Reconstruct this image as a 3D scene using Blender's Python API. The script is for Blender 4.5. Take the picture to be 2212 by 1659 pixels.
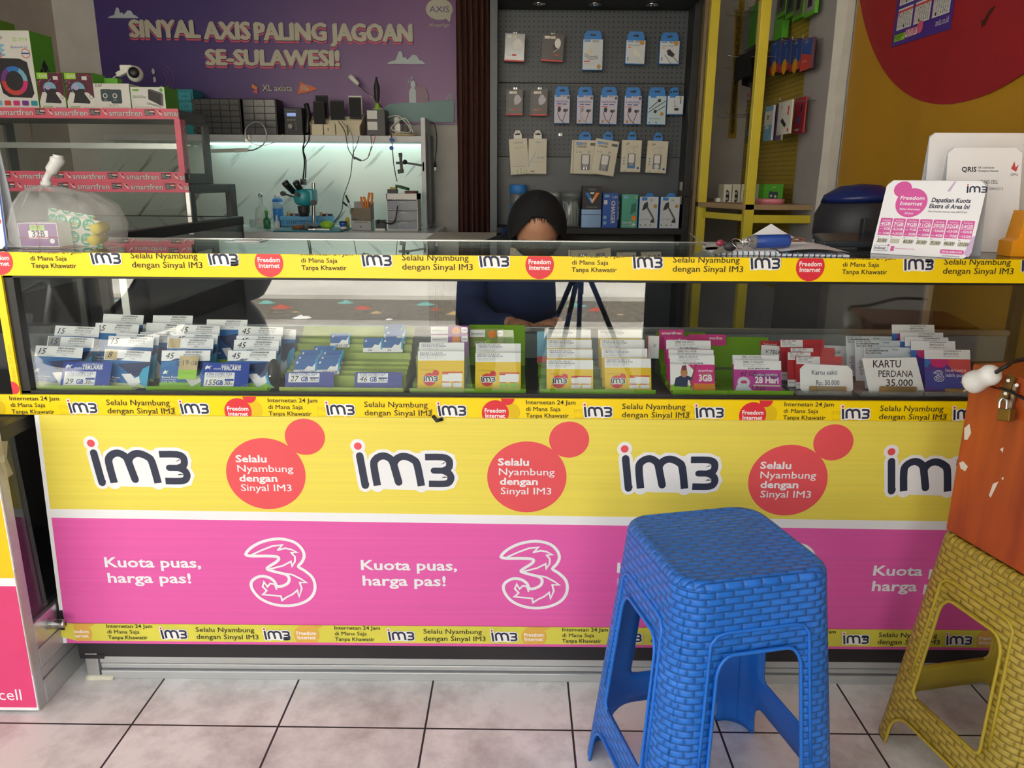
import bpy, math, random
from mathutils import Vector as V, Matrix, geometry
random.seed(7)
for o in list(bpy.data.objects): bpy.data.objects.remove(o)
S=bpy.context.scene; COL=S.collection
PI=math.pi; rad=math.radians
# ---------------------------------------------------------------- camera
FPX=1660.0; PITCH=rad(14.9); ROLL=rad(0.44); CAM=V((0,-1.494,1.0855))
cd=bpy.data.cameras.new('camera'); cam=bpy.data.objects.new('camera',cd); COL.objects.link(cam)
cd.sensor_fit='HORIZONTAL'; cd.sensor_width=36.0; cd.lens=36.0*FPX/2212; cd.clip_start=.02; cd.clip_end=200
CM=Matrix.Rotation(PI/2-PITCH,3,'X')@Matrix.Rotation(ROLL,3,'Z')
cam.matrix_world=Matrix.Translation(CAM)@CM.to_4x4(); S.camera=cam
# ---------------------------------------------------------------- light
S.view_settings.view_transform='Standard'; S.view_settings.look='None'
S.view_settings.gamma=1; S.view_settings.use_curve_mapping=False
S.view_settings.exposure=1.72
w=bpy.data.worlds.new('sky'); S.world=w; w.use_nodes=True
bg=w.node_tree.nodes['Background']
tc=w.node_tree.nodes.new('ShaderNodeTexCoord'); gr=w.node_tree.nodes.new('ShaderNodeSeparateXYZ')
rp=w.node_tree.nodes.new('ShaderNodeValToRGB')
w.node_tree.links.new(tc.outputs['Generated'],gr.inputs[0]); w.node_tree.links.new(gr.outputs[2],rp.inputs[0])
w.node_tree.links.new(rp.outputs[0],bg.inputs[0])
rp.color_ramp.elements[0].color=(.95,.95,.93,1); rp.color_ramp.elements[1].color=(.62,.72,.85,1)
bg.inputs[1].default_value=.62
def light(name,kind,loc,rot,energy,color=(1,1,1),**k):
    l=bpy.data.lights.new(name,kind); l.energy=energy; l.color=color
    for a,b in k.items(): setattr(l,a,b)
    o=bpy.data.objects.new(name,l); COL.objects.link(o); o.location=loc; o.rotation_euler=rot; return o
light('sun','SUN',(0,0,8),(rad(-34),0,rad(12)),9,(1,.96,.9),angle=rad(1.2))   # from above and behind the shop: street in sun, front in shade
# ---------------------------------------------------------------- pixel rays -> points of the place
def ray(x,y): return CM@V(((x-1106)/FPX,(829.5-y)/FPX,-1))
def WY(x,y,Y): d=ray(x,y); return CAM+d*((Y-CAM.y)/d.y)
def WX(x,y,X): d=ray(x,y); return CAM+d*((X-CAM.x)/d.x)
def WZ(x,y,Z): d=ray(x,y); return CAM+d*((Z-CAM.z)/d.z)
# ---------------------------------------------------------------- materials
MATS={}
def lin(h):
    h=h.lstrip('#'); c=[int(h[i:i+2],16)/255 for i in (0,2,4)]
    return tuple(x/12.92 if x<=.04045 else ((x+.055)/1.055)**2.4 for x in c)+(1,)
def N(t,kind,**k):
    n=t.nodes.new(kind)
    for a,b in k.items():
        if a.startswith('i_'):
            n.inputs[int(a[2:])].default_value=b
        else: setattr(n,a,b)
    return n
def mat(name,col,rough=.55,metal=0,var=.06,scale=9,bump=0,alpha=1,emit=0,trans=0,stretch=None,spec=.5):
    if name in MATS: return MATS[name]
    m=bpy.data.materials.new(name); m.use_nodes=True; t=m.node_tree; p=t.nodes['Principled BSDF']; L=t.links.new
    c=lin(col); p.inputs['Base Color'].default_value=c; p.inputs['Roughness'].default_value=rough
    p.inputs['Metallic'].default_value=metal; p.inputs['Specular IOR Level'].default_value=spec
    if var or bump:
        co=N(t,'ShaderNodeTexCoord'); mp=N(t,'ShaderNodeMapping'); L(co.outputs['Object'],mp.inputs[0])
        if stretch: mp.inputs['Scale'].default_value=stretch
        n=N(t,'ShaderNodeTexNoise'); n.inputs['Scale'].default_value=scale; n.inputs['Detail'].default_value=5; L(mp.outputs[0],n.inputs['Vector'])
        r=N(t,'ShaderNodeValToRGB'); r.color_ramp.elements[0].position=.3; r.color_ramp.elements[1].position=.7
        r.color_ramp.elements[0].color=tuple(x*(1-var) for x in c[:3])+(1,)
        r.color_ramp.elements[1].color=tuple(min(1,x*(1+var)) for x in c[:3])+(1,)
        L(n.outputs['Fac'],r.inputs[0]); L(r.outputs[0],p.inputs['Base Color'])
        if bump:
            b=N(t,'ShaderNodeBump'); b.inputs['Strength'].default_value=bump; b.inputs['Distance'].default_value=.004
            L(n.outputs['Fac'],b.inputs['Height']); L(b.outputs[0],p.inputs['Normal'])
    if alpha<1: p.inputs['Alpha'].default_value=alpha
    if trans: p.inputs['Transmission Weight'].default_value=trans
    if emit:
        p.inputs['Emission Color'].default_value=c; p.inputs['Emission Strength'].default_value=emit
    MATS[name]=m; return m
def glassmat(name,tint='#f4faf8',dirt=.0,refl=1.0):
    # clear pane: what lies behind it plus a Fresnel (Schlick) mirror on each face
    if name in MATS: return MATS[name]
    m=bpy.data.materials.new(name); m.use_nodes=True; t=m.node_tree; t.nodes.clear(); L=t.links.new
    g=N(t,'ShaderNodeNewGeometry'); d=N(t,'ShaderNodeVectorMath',operation='DOT_PRODUCT'); L(g.outputs['Normal'],d.inputs[0]); L(g.outputs['Incoming'],d.inputs[1])
    a=N(t,'ShaderNodeMath',operation='ABSOLUTE'); L(d.outputs['Value'],a.inputs[0])
    s=N(t,'ShaderNodeMath',operation='SUBTRACT'); s.inputs[0].default_value=1; L(a.outputs[0],s.inputs[1])
    p=N(t,'ShaderNodeMath',operation='POWER'); L(s.outputs[0],p.inputs[0]); p.inputs[1].default_value=5
    q=N(t,'ShaderNodeMath',operation='MULTIPLY_ADD'); L(p.outputs[0],q.inputs[0]); q.inputs[1].default_value=.96*refl; q.inputs[2].default_value=.042*refl
    tr=N(t,'ShaderNodeBsdfTransparent'); tr.inputs[0].default_value=lin(tint)
    gl=N(t,'ShaderNodeBsdfGlossy'); gl.inputs['Roughness'].default_value=.0
    mx=N(t,'ShaderNodeMixShader'); L(q.outputs[0],mx.inputs[0]); L(tr.outputs[0],mx.inputs[1]); L(gl.outputs[0],mx.inputs[2])
    out=N(t,'ShaderNodeOutputMaterial'); last=mx
    if dirt:
        df=N(t,'ShaderNodeBsdfDiffuse'); df.inputs[0].default_value=(.7,.7,.68,1)
        co=N(t,'ShaderNodeTexCoord'); n=N(t,'ShaderNodeTexNoise'); n.inputs['Scale'].default_value=6; n.inputs['Detail'].default_value=8; L(co.outputs['Object'],n.inputs['Vector'])
        mm=N(t,'ShaderNodeMath',operation='MULTIPLY'); L(n.outputs['Fac'],mm.inputs[0]); mm.inputs[1].default_value=dirt
        m2=N(t,'ShaderNodeMixShader'); L(mm.outputs[0],m2.inputs[0]); L(mx.outputs[0],m2.inputs[1]); L(df.outputs[0],m2.inputs[2]); last=m2
    L(last.outputs[0],out.inputs[0]); MATS[name]=m; return m
# ---------------------------------------------------------------- text
TC={}
def tmesh(s,bold):
    k=(s,bold)
    if k in TC: return TC[k]
    cu=bpy.data.curves.new('t','FONT'); cu.body=s; cu.size=1; cu.offset=bold; cu.resolution_u=2
    ob=bpy.data.objects.new('t',cu); me=bpy.data.meshes.new_from_object(ob)
    vs=[(v.co.x,v.co.y) for v in me.vertices]; fs=[tuple(p.vertices) for p in me.polygons]
    bpy.data.objects.remove(ob); bpy.data.curves.remove(cu); bpy.data.meshes.remove(me)
    TC[k]=(vs,fs); return TC[k]
CAPH=.682
# ---------------------------------------------------------------- mesh builder
def frame_of(n):
    n=n.normalized(); a=V((0,0,1)) if abs(n.z)<.9 else V((1,0,0)); r=a.cross(n).normalized(); return r,n.cross(r)
class MB:
    def __init__(s): s.v=[];s.f=[];s.m=[];s.mats=[];s.sm=[]
    def add(s,vs,fs,mt,smooth=False):
        b=len(s.v); s.v+=[V(x) for x in vs]
        if mt not in s.mats: s.mats.append(mt)
        i=s.mats.index(mt)
        for f in fs: s.f.append([b+j for j in f]); s.m.append(i); s.sm.append(smooth)
        return s
    def box(s,a,b,mt):
        x0,y0,z0=[min(p,q) for p,q in zip(a,b)]; x1,y1,z1=[max(p,q) for p,q in zip(a,b)]
        return s.add([(x0,y0,z0),(x1,y0,z0),(x1,y1,z0),(x0,y1,z0),(x0,y0,z1),(x1,y0,z1),(x1,y1,z1),(x0,y1,z1)],
            [(3,2,1,0),(4,5,6,7),(0,1,5,4),(1,2,6,5),(2,3,7,6),(3,0,4,7)],mt)
    def obox(s,o,r,u,n,mt):     # corner o, full edge vectors
        o,r,u,n=V(o),V(r),V(u),V(n)
        if r.cross(u).dot(n)<0: o=o+n; n=-n
        return s.add([o,o+r,o+r+u,o+u,o+n,o+r+n,o+r+u+n,o+u+n],[(3,2,1,0),(4,5,6,7),(0,1,5,4),(1,2,6,5),(2,3,7,6),(3,0,4,7)],mt)
    def bar(s,p,q,w,h,mt,up=(0,0,1)):
        p,q=V(p),V(q); d=q-p; r=d.cross(V(up)).normalized(); u=r.cross(d).normalized()
        return s.obox(p-r*w/2-u*h/2,r*w,u*h,d,mt)
    def cyl(s,p,q,r0,r1,mt,n=16,cap=True):
        p,q=V(p),V(q); a,b=frame_of(q-p); vs=[]
        for c,r in ((p,r0),(q,r1)): vs+=[c+(a*math.cos(2*PI*i/n)+b*math.sin(2*PI*i/n))*r for i in range(n)]
        s.add(vs,[(i,(i+1)%n,n+(i+1)%n,n+i) for i in range(n)],mt,True)
        if cap: s.add(vs[:n],[tuple(range(n))[::-1]],mt); s.add(vs[n:],[tuple(range(n))],mt)
        return s
    def tube(s,pts,r,mt,n=7,sm=0):
        pts=[V(p) for p in pts]
        if sm: pts=crv(pts,sm)
        vs=[];a=None
        for i,p in enumerate(pts):
            d=(pts[min(i+1,len(pts)-1)]-pts[max(i-1,0)]).normalized()
            if a is None: a,b=frame_of(d)
            else: a=(a-d*a.dot(d)).normalized(); b=d.cross(a)
            rr=r[i*len(r)//len(pts)] if isinstance(r,(list,tuple)) else r
            vs+=[p+(a*math.cos(2*PI*k/n)+b*math.sin(2*PI*k/n))*rr for k in range(n)]
        L=len(pts)
        s.add(vs,[(i*n+k,i*n+(k+1)%n,(i+1)*n+(k+1)%n,(i+1)*n+k) for i in range(L-1) for k in range(n)]+[tuple(range(n))[::-1],tuple(range((L-1)*n,L*n))],mt,True)
        return s
    def lathe(s,prof,mt,o=(0,0,0),ax=(0,0,1),n=24,sm=True):   # prof: (radius, height)
        o=V(o); ax=V(ax).normalized(); a,b=frame_of(ax); vs=[]
        for r,h in prof: vs+=[o+ax*h+(a*math.cos(2*PI*k/n)+b*math.sin(2*PI*k/n))*max(r,1e-5) for k in range(n)]
        s.add(vs,[(i*n+k,i*n+(k+1)%n,(i+1)*n+(k+1)%n,(i+1)*n+k) for i in range(len(prof)-1) for k in range(n)]+[tuple(range(n))[::-1],tuple(range((len(prof)-1)*n,len(prof)*n))],mt,sm)
        return s
    def ball(s,c,r,mt,n=16,sc=(1,1,1)):
        c=V(c); vs=[];m=n//2
        for i in range(m+1):
            t=PI*i/m
            for k in range(n):
                p=2*PI*k/n; vs.append(c+V((r*sc[0]*math.sin(t)*math.cos(p),r*sc[1]*math.sin(t)*math.sin(p),r*sc[2]*math.cos(t))))
        return s.add(vs,[(i*n+k,(i+1)*n+k,(i+1)*n+(k+1)%n,i*n+(k+1)%n) for i in range(m) for k in range(n)],mt,True)
    def prism(s,pts,o,r,u,d,mt):   # outline in (r,u) at o, thickness back along -n
        o,r,u=V(o),V(r).normalized(),V(u).normalized(); n=r.cross(u)
        A=[o+r*x+u*y for x,y in pts]; B=[p-n*d for p in A]; k=len(pts)
        ar=sum(pts[i][0]*pts[(i+1)%k][1]-pts[(i+1)%k][0]*pts[i][1] for i in range(k))
        if ar<0: A.reverse();B.reverse()
        return s.add(A+B,[tuple(range(k)),tuple(range(k,2*k))[::-1]]+[(i,i+k,(i+1)%k+k,(i+1)%k) for i in range(k)],mt)
    def grid(s,P,mt,smooth=True,closed=False):   # P[i][j] points
        h=len(P);w_=len(P[0]); vs=[p for row in P for p in row]; W=w_ if closed else w_-1
        return s.add(vs,[(i*w_+j,i*w_+(j+1)%w_,(i+1)*w_+(j+1)%w_,(i+1)*w_+j) for i in range(h-1) for j in range(W)],mt,smooth)
    def build(s,name,parent=None,org=None,bevel=0,label=None,cat=None,group=None,kind=None,seg=2):
        if org is None: org=V(parent['o3']) if parent and 'o3' in parent else V((0,0,0))
        org=V(org)
        me=bpy.data.meshes.new(name); me.from_pydata([tuple(v-org) for v in s.v],[],s.f)
        for m in s.mats: me.materials.append(m)
        me.polygons.foreach_set('material_index',s.m); me.polygons.foreach_set('use_smooth',s.sm); me.update()
        o=bpy.data.objects.new(name,me); COL.objects.link(o)
        if parent: o.parent=parent
        else: o.location=org
        o['o3']=tuple(org)
        if bevel:
            b=o.modifiers.new('b','BEVEL'); b.width=bevel; b.segments=seg; b.limit_method='ANGLE'; b.angle_limit=rad(40)
        return tag(o,label,cat,group,kind)
def tag(o,label=None,cat=None,group=None,kind=None):
    for k,x in (('label',label),('category',cat),('group',group),('kind',kind)):
        if x: o[k]=x
    return o
def thing(name,label,cat,loc=(0,0,0),group=None):
    o=bpy.data.objects.new(name,None); COL.objects.link(o); o.location=loc; o.empty_display_size=.05; o['o3']=tuple(loc)
    return tag(o,label,cat,group)
def crv(pts,k=6,closed=False):      # Catmull-Rom
    out=[];n=len(pts)
    for i in range(n if closed else n-1):
        g=(lambda j: pts[j%n]) if closed else (lambda j: pts[max(0,min(n-1,j))])
        p0,p1,p2,p3=[V(g(i+a)) for a in (-1,0,1,2)]
        for q in range(k):
            t=q/k; out.append(.5*((2*p1)+(p2-p0)*t+(2*p0-5*p1+4*p2-p3)*t*t+(3*p1-p0-3*p2+p3)*t**3))
    if not closed: out.append(V(pts[-1]))
    return out
EPS=.0003
class Lay:      # flat print on a face: layers of a few tenths of a millimetre in the same mesh
    def __init__(s,mb,o,r,u,eps=EPS): s.mb=mb;s.o=V(o);s.r=V(r).normalized();s.u=V(u).normalized();s.n=s.r.cross(s.u);s.clip=None;s.e=eps;s.sh=0
    def P(s,x,y,h): return s.o+s.r*(x+s.sh*y)+s.u*y+s.n*(h*s.e)
    def raw(s,pts,mt,h):
        if s.clip:
            x0,y0,x1,y1=s.clip
            for ax,lo,sg in ((0,x0,1),(1,y0,1),(0,x1,-1),(1,y1,-1)):
                o=[]
                for i in range(len(pts)):
                    a,b=pts[i-1],pts[i]; da=(a[ax]-lo)*sg; db=(b[ax]-lo)*sg
                    if (da<0)!=(db<0):
                        t=da/(da-db); o.append((a[0]+(b[0]-a[0])*t,a[1]+(b[1]-a[1])*t))
                    if db>=0: o.append(b)
                pts=o
                if len(pts)<3: return
        s.mb.add([s.P(x,y,h) for x,y in pts],[tuple(range(len(pts)))],mt)
    def poly(s,pts,mt,h=1):
        pts=[(p[0],p[1]) for p in pts]; n=len(pts)
        if sum(pts[i-1][0]*pts[i][1]-pts[i][0]*pts[i-1][1] for i in range(n))<0: pts=pts[::-1]
        if n>4:
            for t in geometry.tessellate_polygon([[V((x,y,0)) for x,y in pts]]):
                q=[pts[i] for i in t]
                if (q[1][0]-q[0][0])*(q[2][1]-q[0][1])-(q[2][0]-q[0][0])*(q[1][1]-q[0][1])<0: q=q[::-1]
                s.raw(q,mt,h)
        else: s.raw(pts,mt,h)
    def rect(s,x0,y0,x1,y1,mt,h=1): s.raw([(x0,y0),(x1,y0),(x1,y1),(x0,y1)],mt,h)
    def disc(s,x,y,r,mt,h=1,ry=None,n=28):
        ry=ry or r; s.k=(getattr(s,'k',0)+1)%25; h=h+s.k*.03; s.raw([(x+r*math.cos(2*PI*i/n),y+ry*math.sin(2*PI*i/n)) for i in range(n)],mt,h)
    def rrect(s,x0,y0,x1,y1,r,mt,h=1):
        p=[]
        for cx,cy,a in ((x1-r,y0+r,-90),(x1-r,y1-r,0),(x0+r,y1-r,90),(x0+r,y0+r,180)):
            p+=[(cx+r*math.cos(rad(a+q*22.5)),cy+r*math.sin(rad(a+q*22.5))) for q in range(5)]
        s.raw(p,mt,h)
    def stroke(s,pts,w,mt,h=1,sm=0,closed=False,butt=False):
        s.k=(getattr(s,'k',0)+1)%25; h=h+s.k*.03        # strokes that cross lie a hair above each other
        pts=[V((p[0],p[1],0)) for p in pts]
        if sm: pts=crv(pts,sm,closed)
        q=[pts[0]]
        for p in pts[1:]:
            if (p-q[-1]).length>1e-7: q.append(p)
        pts=q; n=len(pts); E=[]
        for i,p in enumerate(pts):
            a=pts[(i-1)%n] if (closed or i>0) else None; b=pts[(i+1)%n] if (closed or i<n-1) else None
            d0=(p-a).normalized() if a is not None else None; d1=(b-p).normalized() if b is not None else None
            if d0 is None: d0=d1
            if d1 is None: d1=d0
            n0=V((-d0.y,d0.x,0)); n1=V((-d1.y,d1.x,0)); m=n0+n1
            if m.length<.3: m=n0
            m.normalize(); E.append((p,m*(w/2/max(.45,m.dot(n0)))))
        for i in range(n if closed else n-1):
            (p,e),(q,g)=E[i],E[(i+1)%n]; s.raw([(p-e)[:2],(q-g)[:2],(q+g)[:2],(p+e)[:2]],mt,h)
        if not closed and not butt:
            for (p,e),sg,o in ((E[0],1,pts[1]),(E[-1],-1,pts[-2])):
                d=(p-o).normalized(); e=V((-d.y,d.x,0))*w/2
                s.raw([(p+e*math.cos(t*PI/6)*-1+d*(w/2)*math.sin(t*PI/6))[:2] for t in range(7)],mt,h+.01)
    def text(s,t,x,y,ch,mt,h=2,w=None,bold=.0,al='l',shear=0,maxw=None):
        if bold>.006 and any(q in t for q in 'MWNV'):       # these letters are thickened by a second, shifted pass
            s.text(t,x+bold*ch*.9,y,ch,mt,h+.35,w,0,al,shear,maxw); s.text(t,x,y+bold*ch*.5,ch,mt,h+.2,w,0,al,shear,maxw); bold=0
        vs,fs=tmesh(t,bold); k=ch/CAPH
        if not vs: return
        X0=min(v[0] for v in vs); X1=max(v[0] for v in vs); kx=k
        if w: kx=w/(X1-X0)
        elif maxw and (X1-X0)*k>maxw: kx=maxw/(X1-X0)
        W=(X1-X0)*kx; ox={'l':x,'c':x-W/2,'r':x-W}[al]
        q=[(ox+(a-X0)*kx+shear*b*k,y+b*k) for a,b in vs]
        for f in fs:
            p=[q[i] for i in f]
            if len(p)>2: s.raw(p,mt,h)
    def bars(s,x0,y0,x1,y1,mt,h=2,n=24,seed=1):
        rr=random.Random(seed); x=x0; st=(x1-x0)/n
        while x<x1-st:
            ww=st*rr.choice((.35,.5,.8,1.1)); s.rect(x,y0,min(x+ww,x1),y1,mt,h); x+=ww+st*rr.choice((.35,.5,.7))
# ================================================================ materials in common
WHITE=mat('white_paint','#d9d6d0',.7,bump=.05); WALLG=mat('grey_wall_paint','#c9c6c4',.75,bump=.06)
BLACK=mat('black_plastic','#17171a',.45); DARK=mat('dark_grey_metal','#3a3d42',.5); INK=mat('black_ink','#1b1a22',.6,var=0); NAVY=mat('navy_ink','#242a44',.55,var=0)
TAPEY=mat('tape_yellow','#fbd800',.32,var=.03); TAPEYW=mat('tape_yellow_worn','#d9d24e',.4,var=.08,scale=14); TRED=mat('tape_red','#dd2f3c',.35,var=.03); TWHITE=mat('print_white','#f1f1f1',.5,var=.02)
GHOST=mat('tape_ghost_print','#e2bf00',.4,var=0); ORW=mat('worn_orange_print','#dfae4c',.4,var=0)
ALU=mat('aluminium','#c9cbcd',.32,.85,var=.04,scale=3,stretch=(1,30,30)); ALUW=mat('aluminium_profile','#b9bcbe',.4,.35,var=.05,scale=2,stretch=(.6,20,40)); STEEL=mat('steel_wire','#a9a9a9',.3,1); CHROME=mat('chrome','#d8d8d8',.15,1)
GLASS=glassmat('clear_glass','#fafdfc'); GLASSF=glassmat('case_front_glass','#fbfdfc',.004,1.9); GLASST=glassmat('counter_top_glass','#f2f8f5',.008)
GREYP=mat('grey_card','#8f8f90',.6); PLW=mat('white_plastic','#e4e4e0',.4,var=.03); PLG=mat('grey_plastic','#77797c',.5)
def brick_floor():
    m=bpy.data.materials.new('floor_tiles'); m.use_nodes=True; t=m.node_tree; L=t.links.new; p=t.nodes['Principled BSDF']
    co=N(t,'ShaderNodeTexCoord'); mp=N(t,'ShaderNodeMapping'); L(co.outputs['Object'],mp.inputs[0])
    mp.vector_type='TEXTURE'; mp.inputs['Location'].default_value=(-.1722,-.1576,0); mp.inputs['Rotation'].default_value=(0,0,rad(-.43))
    b=N(t,'ShaderNodeTexBrick',offset=0,squash=1); L(mp.outputs[0],b.inputs['Vector'])
    b.inputs['Color1'].default_value=(1,1,1,1); b.inputs['Color2'].default_value=(.93,.93,.93,1); b.inputs['Mortar'].default_value=(0,0,0,1)
    b.inputs['Scale'].default_value=1; b.inputs['Mortar Size'].default_value=.0022; b.inputs['Mortar Smooth'].default_value=.1; b.inputs['Brick Width'].default_value=.301; b.inputs['Row Height'].default_value=.301
    n=N(t,'ShaderNodeTexNoise'); n.inputs['Scale'].default_value=5; n.inputs['Detail'].default_value=9; n.inputs['Roughness'].default_value=.68; L(co.outputs['Object'],n.inputs['Vector'])
    r=N(t,'ShaderNodeValToRGB'); e=r.color_ramp.elements; e[0].position=.34; e[0].color=lin('#bdb9b6'); e[1].position=.56; e[1].color=lin('#efeeec'); L(n.outputs['Fac'],r.inputs[0])
    x=N(t,'ShaderNodeMix',data_type='RGBA',blend_type='MULTIPLY'); x.inputs[0].default_value=1; L(r.outputs[0],x.inputs[6]); L(b.outputs['Color'],x.inputs[7])
    y=N(t,'ShaderNodeMix',data_type='RGBA'); L(b.outputs['Fac'],y.inputs[0]); L(x.outputs[2],y.inputs[6]); y.inputs[7].default_value=lin('#2a2726'); L(y.outputs[2],p.inputs['Base Color'])
    bp=N(t,'ShaderNodeBump'); bp.inputs['Strength'].default_value=.5; bp.inputs['Distance'].default_value=.002; bp.invert=True; L(b.outputs['Fac'],bp.inputs['Height'])
    b2=N(t,'ShaderNodeBump'); b2.inputs['Strength'].default_value=.12; b2.inputs['Distance'].default_value=.003; L(n.outputs['Fac'],b2.inputs['Height']); L(bp.outputs[0],b2.inputs['Normal']); L(b2.outputs[0],p.inputs['Normal'])
    p.inputs['Roughness'].default_value=.42; return m
def ground_mat(name,c0,c1,scale,bump):
    m=mat(name,c0,.9,var=.12,scale=scale,bump=bump); r=[n for n in m.node_tree.nodes if n.type=='VALTORGB'][0]; r.color_ramp.elements[1].color=lin(c1); r.color_ramp.elements[0].color=lin(c0); return m
CONC=ground_mat('concrete','#8f897f','#b9b3a8',2.5,.3); DIRT=ground_mat('gravel_dirt','#4d4639','#80776a',22,1); ROAD=ground_mat('road_concrete','#b9b4a9','#d8d3c8',1.4,.2)
# ================================================================ the room
def struct(name,a,b,m): return MB().box(a,b,m).build(name,kind='structure')
WLX,WRX,WBY=-2.37,1.245,2.8
struct('floor',(-3.4,-1.3,-.06),(2.6,WBY+.1,0),brick_floor())
struct('wall_back',(WLX-.1,WBY,0),(WRX+.1,WBY+.1,3),WALLG)
struct('wall_left',(WLX-.1,-.9,0),(WLX,WBY,3),mat('beige_wall_paint','#c9c0b6',.75,bump=.05))
struct('wall_right',(WRX,-1.5,0),(WRX+.1,WBY,3),WALLG)
struct('ceiling',(WLX-.6,-1.9,3),(WRX+.6,WBY+.1,3.1),mat('ceiling_white','#dedcd8',.8))
struct('light_cut_header',(WLX-.1,-.42,2.02),(WRX+.1,-.3,3),WHITE)  # unseen header, added to cut the daylight reaching the interior
mb=MB(); Z=[3.0-.12*i for i in range(26)]; rr=random.Random(3)     # chipped concrete column on the right wall
G=[]
for z in Z[::-1]:
    j=rr.uniform(-.004,.004); c=.024+rr.uniform(-.005,.006)
    G.append([(1.18,1.85,z),(1.18+j*.3,1.56+c,z),(1.18+c+j,1.56,z),(1.236+j*.5,1.56,z),(1.2447,1.57,z)])
mb.grid(G[:],mat('bare_plaster','#c7c5bf',.85,bump=.3,scale=14),False)
for k,(fa) in enumerate(mb.f): mb.m[k]=0
mb.mats.append(mat('column_left_grey','#a9a6a8',.7))  # left face of the column in a darker grey
for k in range(len(mb.f)):
    if k%4==0: mb.m[k]=1
mb.build('trim_1',kind='structure',org=(0,0,0))
b=MB(); b.bar((WLX+.004,1.75,1.9),(WLX+.004,2.75,1.52),.012,.003,mat('wall_crack_filler','#9c8a70',.9)); b.bar((WLX+.004,2.45,1.25),(WLX+.004,2.45,1.62),.008,.003,MATS['wall_crack_filler'],(0,1,0)); b.build('trim_2',kind='structure')
# ================================================================ the street (seen mirrored in the case glass)
struct('street_apron',(-9,-4.6,-.1),(9,-1.3,-.02),CONC); struct('street_verge',(-14,-5.9,-.12),(14,-4.6,-.05),DIRT); struct('street_road',(-20,-13,-.1),(20,-5.9,-.01),ROAD)
struct('street_facade',(-20,-13.5,0),(20,-13,4.2),mat('facade_paint','#d6d0c2',.8,var=.15,scale=.7))
rr=random.Random(11)
LIT=[mat('litter_'+n,c,.7) for n,c in (('white','#e8e6e0'),('teal','#6fa79d'),('red','#b5533c'),('tan','#b79a6a'))]
for i in range(34):
    x=-3.9+.18*i+rr.uniform(-.03,.03); y=-4.8-.28*(i*7%4)+rr.uniform(-.06,.06); s=rr.uniform(.03,.11); k=i%4; m=MB(); n=7
    P=[[V((x+s*math.cos(2*PI*j/n+rr.random()*.3)*q,y+s*.7*math.sin(2*PI*j/n)*q,-.052+s*.35*(1-q)*rr.uniform(.5,1.2))) for j in range(n)] for q in (1,.7,.3,.02)]
    m.grid(P,LIT[k],True,True).build('litter_scrap',org=(x,y,-.05),label=('crumpled white plastic scrap','teal plastic scrap','rust red brick scrap','tan cardboard scrap')[k]+' on the gravel verge mirrored in the case glass',cat='litter',group=('white litter scraps on the verge','teal litter scraps on the verge','red litter scraps on the verge','tan litter scraps on the verge')[k])
# ================================================================ printing helpers
def im3(L,x,y,h,h0=2,dark=NAVY,plate=True,dot=TRED,clipdot=True,white=TWHITE):
    # logo: x,y = lower-left of lettering, h = height of the m
    k=h/250; T=lambda ps:[(x+(a-135)*k,y+(620-b)*k) for a,b in ps]
    i_=[(170,622),(136,368)]; m1=[(268,622),(246,450),(262,398),(303,371),(345,371),(388,400),(404,440)]; m2=[(404,440),(425,398),(465,373),(510,373),(560,397),(592,440),(622,622)]
    mid=[(404,440),(440,592)]; t1=[(657,375),(795,375),(842,395),(852,430),(842,468),(800,490),(725,490)]; t2=[(800,490),(845,512),(862,550),(845,590),(800,603),(683,603)]
    if plate:
        for s in (m1,m2,t1,t2): L.stroke(T(s),114*k,white,h0)
        L.stroke(T(i_),114*k,white,h0); L.poly(T([(113,612),(128,650),(800,662),(880,640),(900,500),(800,360),(560,340),(300,340),(240,420),(110,400)]),white,h0)
        if clipdot: L.disc(*T([(125,287)])[0],60*k,white,h0)
    L.stroke(T(i_),60*k,dark,h0+1,butt=False)
    L.rect(*T([(140,622)])[0],*T([(202,598)])[0],dark,h0+1.9)
    L.stroke(T(m1),60*k,dark,h0+1,sm=3,butt=True); L.stroke(T(m2),60*k,dark,h0+1,sm=3,butt=True); L.stroke(T(mid),60*k,dark,h0+1)
    L.stroke(T(t1)[:-1],56*k,dark,h0+1,sm=3,butt=True); L.stroke(T(t1)[-2:],52*k,dark,h0+1); L.stroke(T(t2),56*k,dark,h0+1,sm=3,butt=True)
    if clipdot: L.disc(*T([(125,287)])[0],31*k,dot,h0+1)
def three(L,x,y,h,w,mt,h0=2):
    k=h/440; T=lambda ps:[(x+(a-310)*k,y-(b-287)*k) for a,b in ps]
    out=[(115,178),(150,135),(220,97),(310,80),(390,98),(432,138),(445,182),(430,222),(408,252),(442,277),(482,318),(495,368),(485,420),(450,463),(390,492),(315,502),(240,490),(175,455),(138,405),(130,362),(150,332),(190,314),(235,322),(265,347),(277,377),(310,375),(342,355),(350,325),(332,302),(280,287),(230,270),(245,250),(282,225),(300,203),(285,190),(220,187),(150,188)]
    L.stroke(T(out),w,mt,h0,closed=True,sm=3)
    L.stroke(T([(150,180),(210,150),(270,125),(325,118),(298,150)]),w*.6,mt,h0); L.stroke(T([(298,150),(340,138),(372,145),(405,163),(372,165)]),w*.6,mt,h0)
    L.stroke(T([(372,165),(392,190),(390,220),(372,250),(368,220),(320,247),(240,270)]),w*.6,mt,h0)
    L.stroke(T([(300,290),(370,303),(415,328),(447,352),(408,352)]),w*.6,mt,h0); L.stroke(T([(408,352),(418,390),(400,442),(392,402),(360,430),(330,445),(300,467),(296,440)]),w*.6,mt,h0)
    L.stroke(T([(296,440),(240,435),(193,430),(217,405),(195,380),(205,350),(222,380),(240,360),(265,365),(273,395)]),w*.6,mt,h0)
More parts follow.
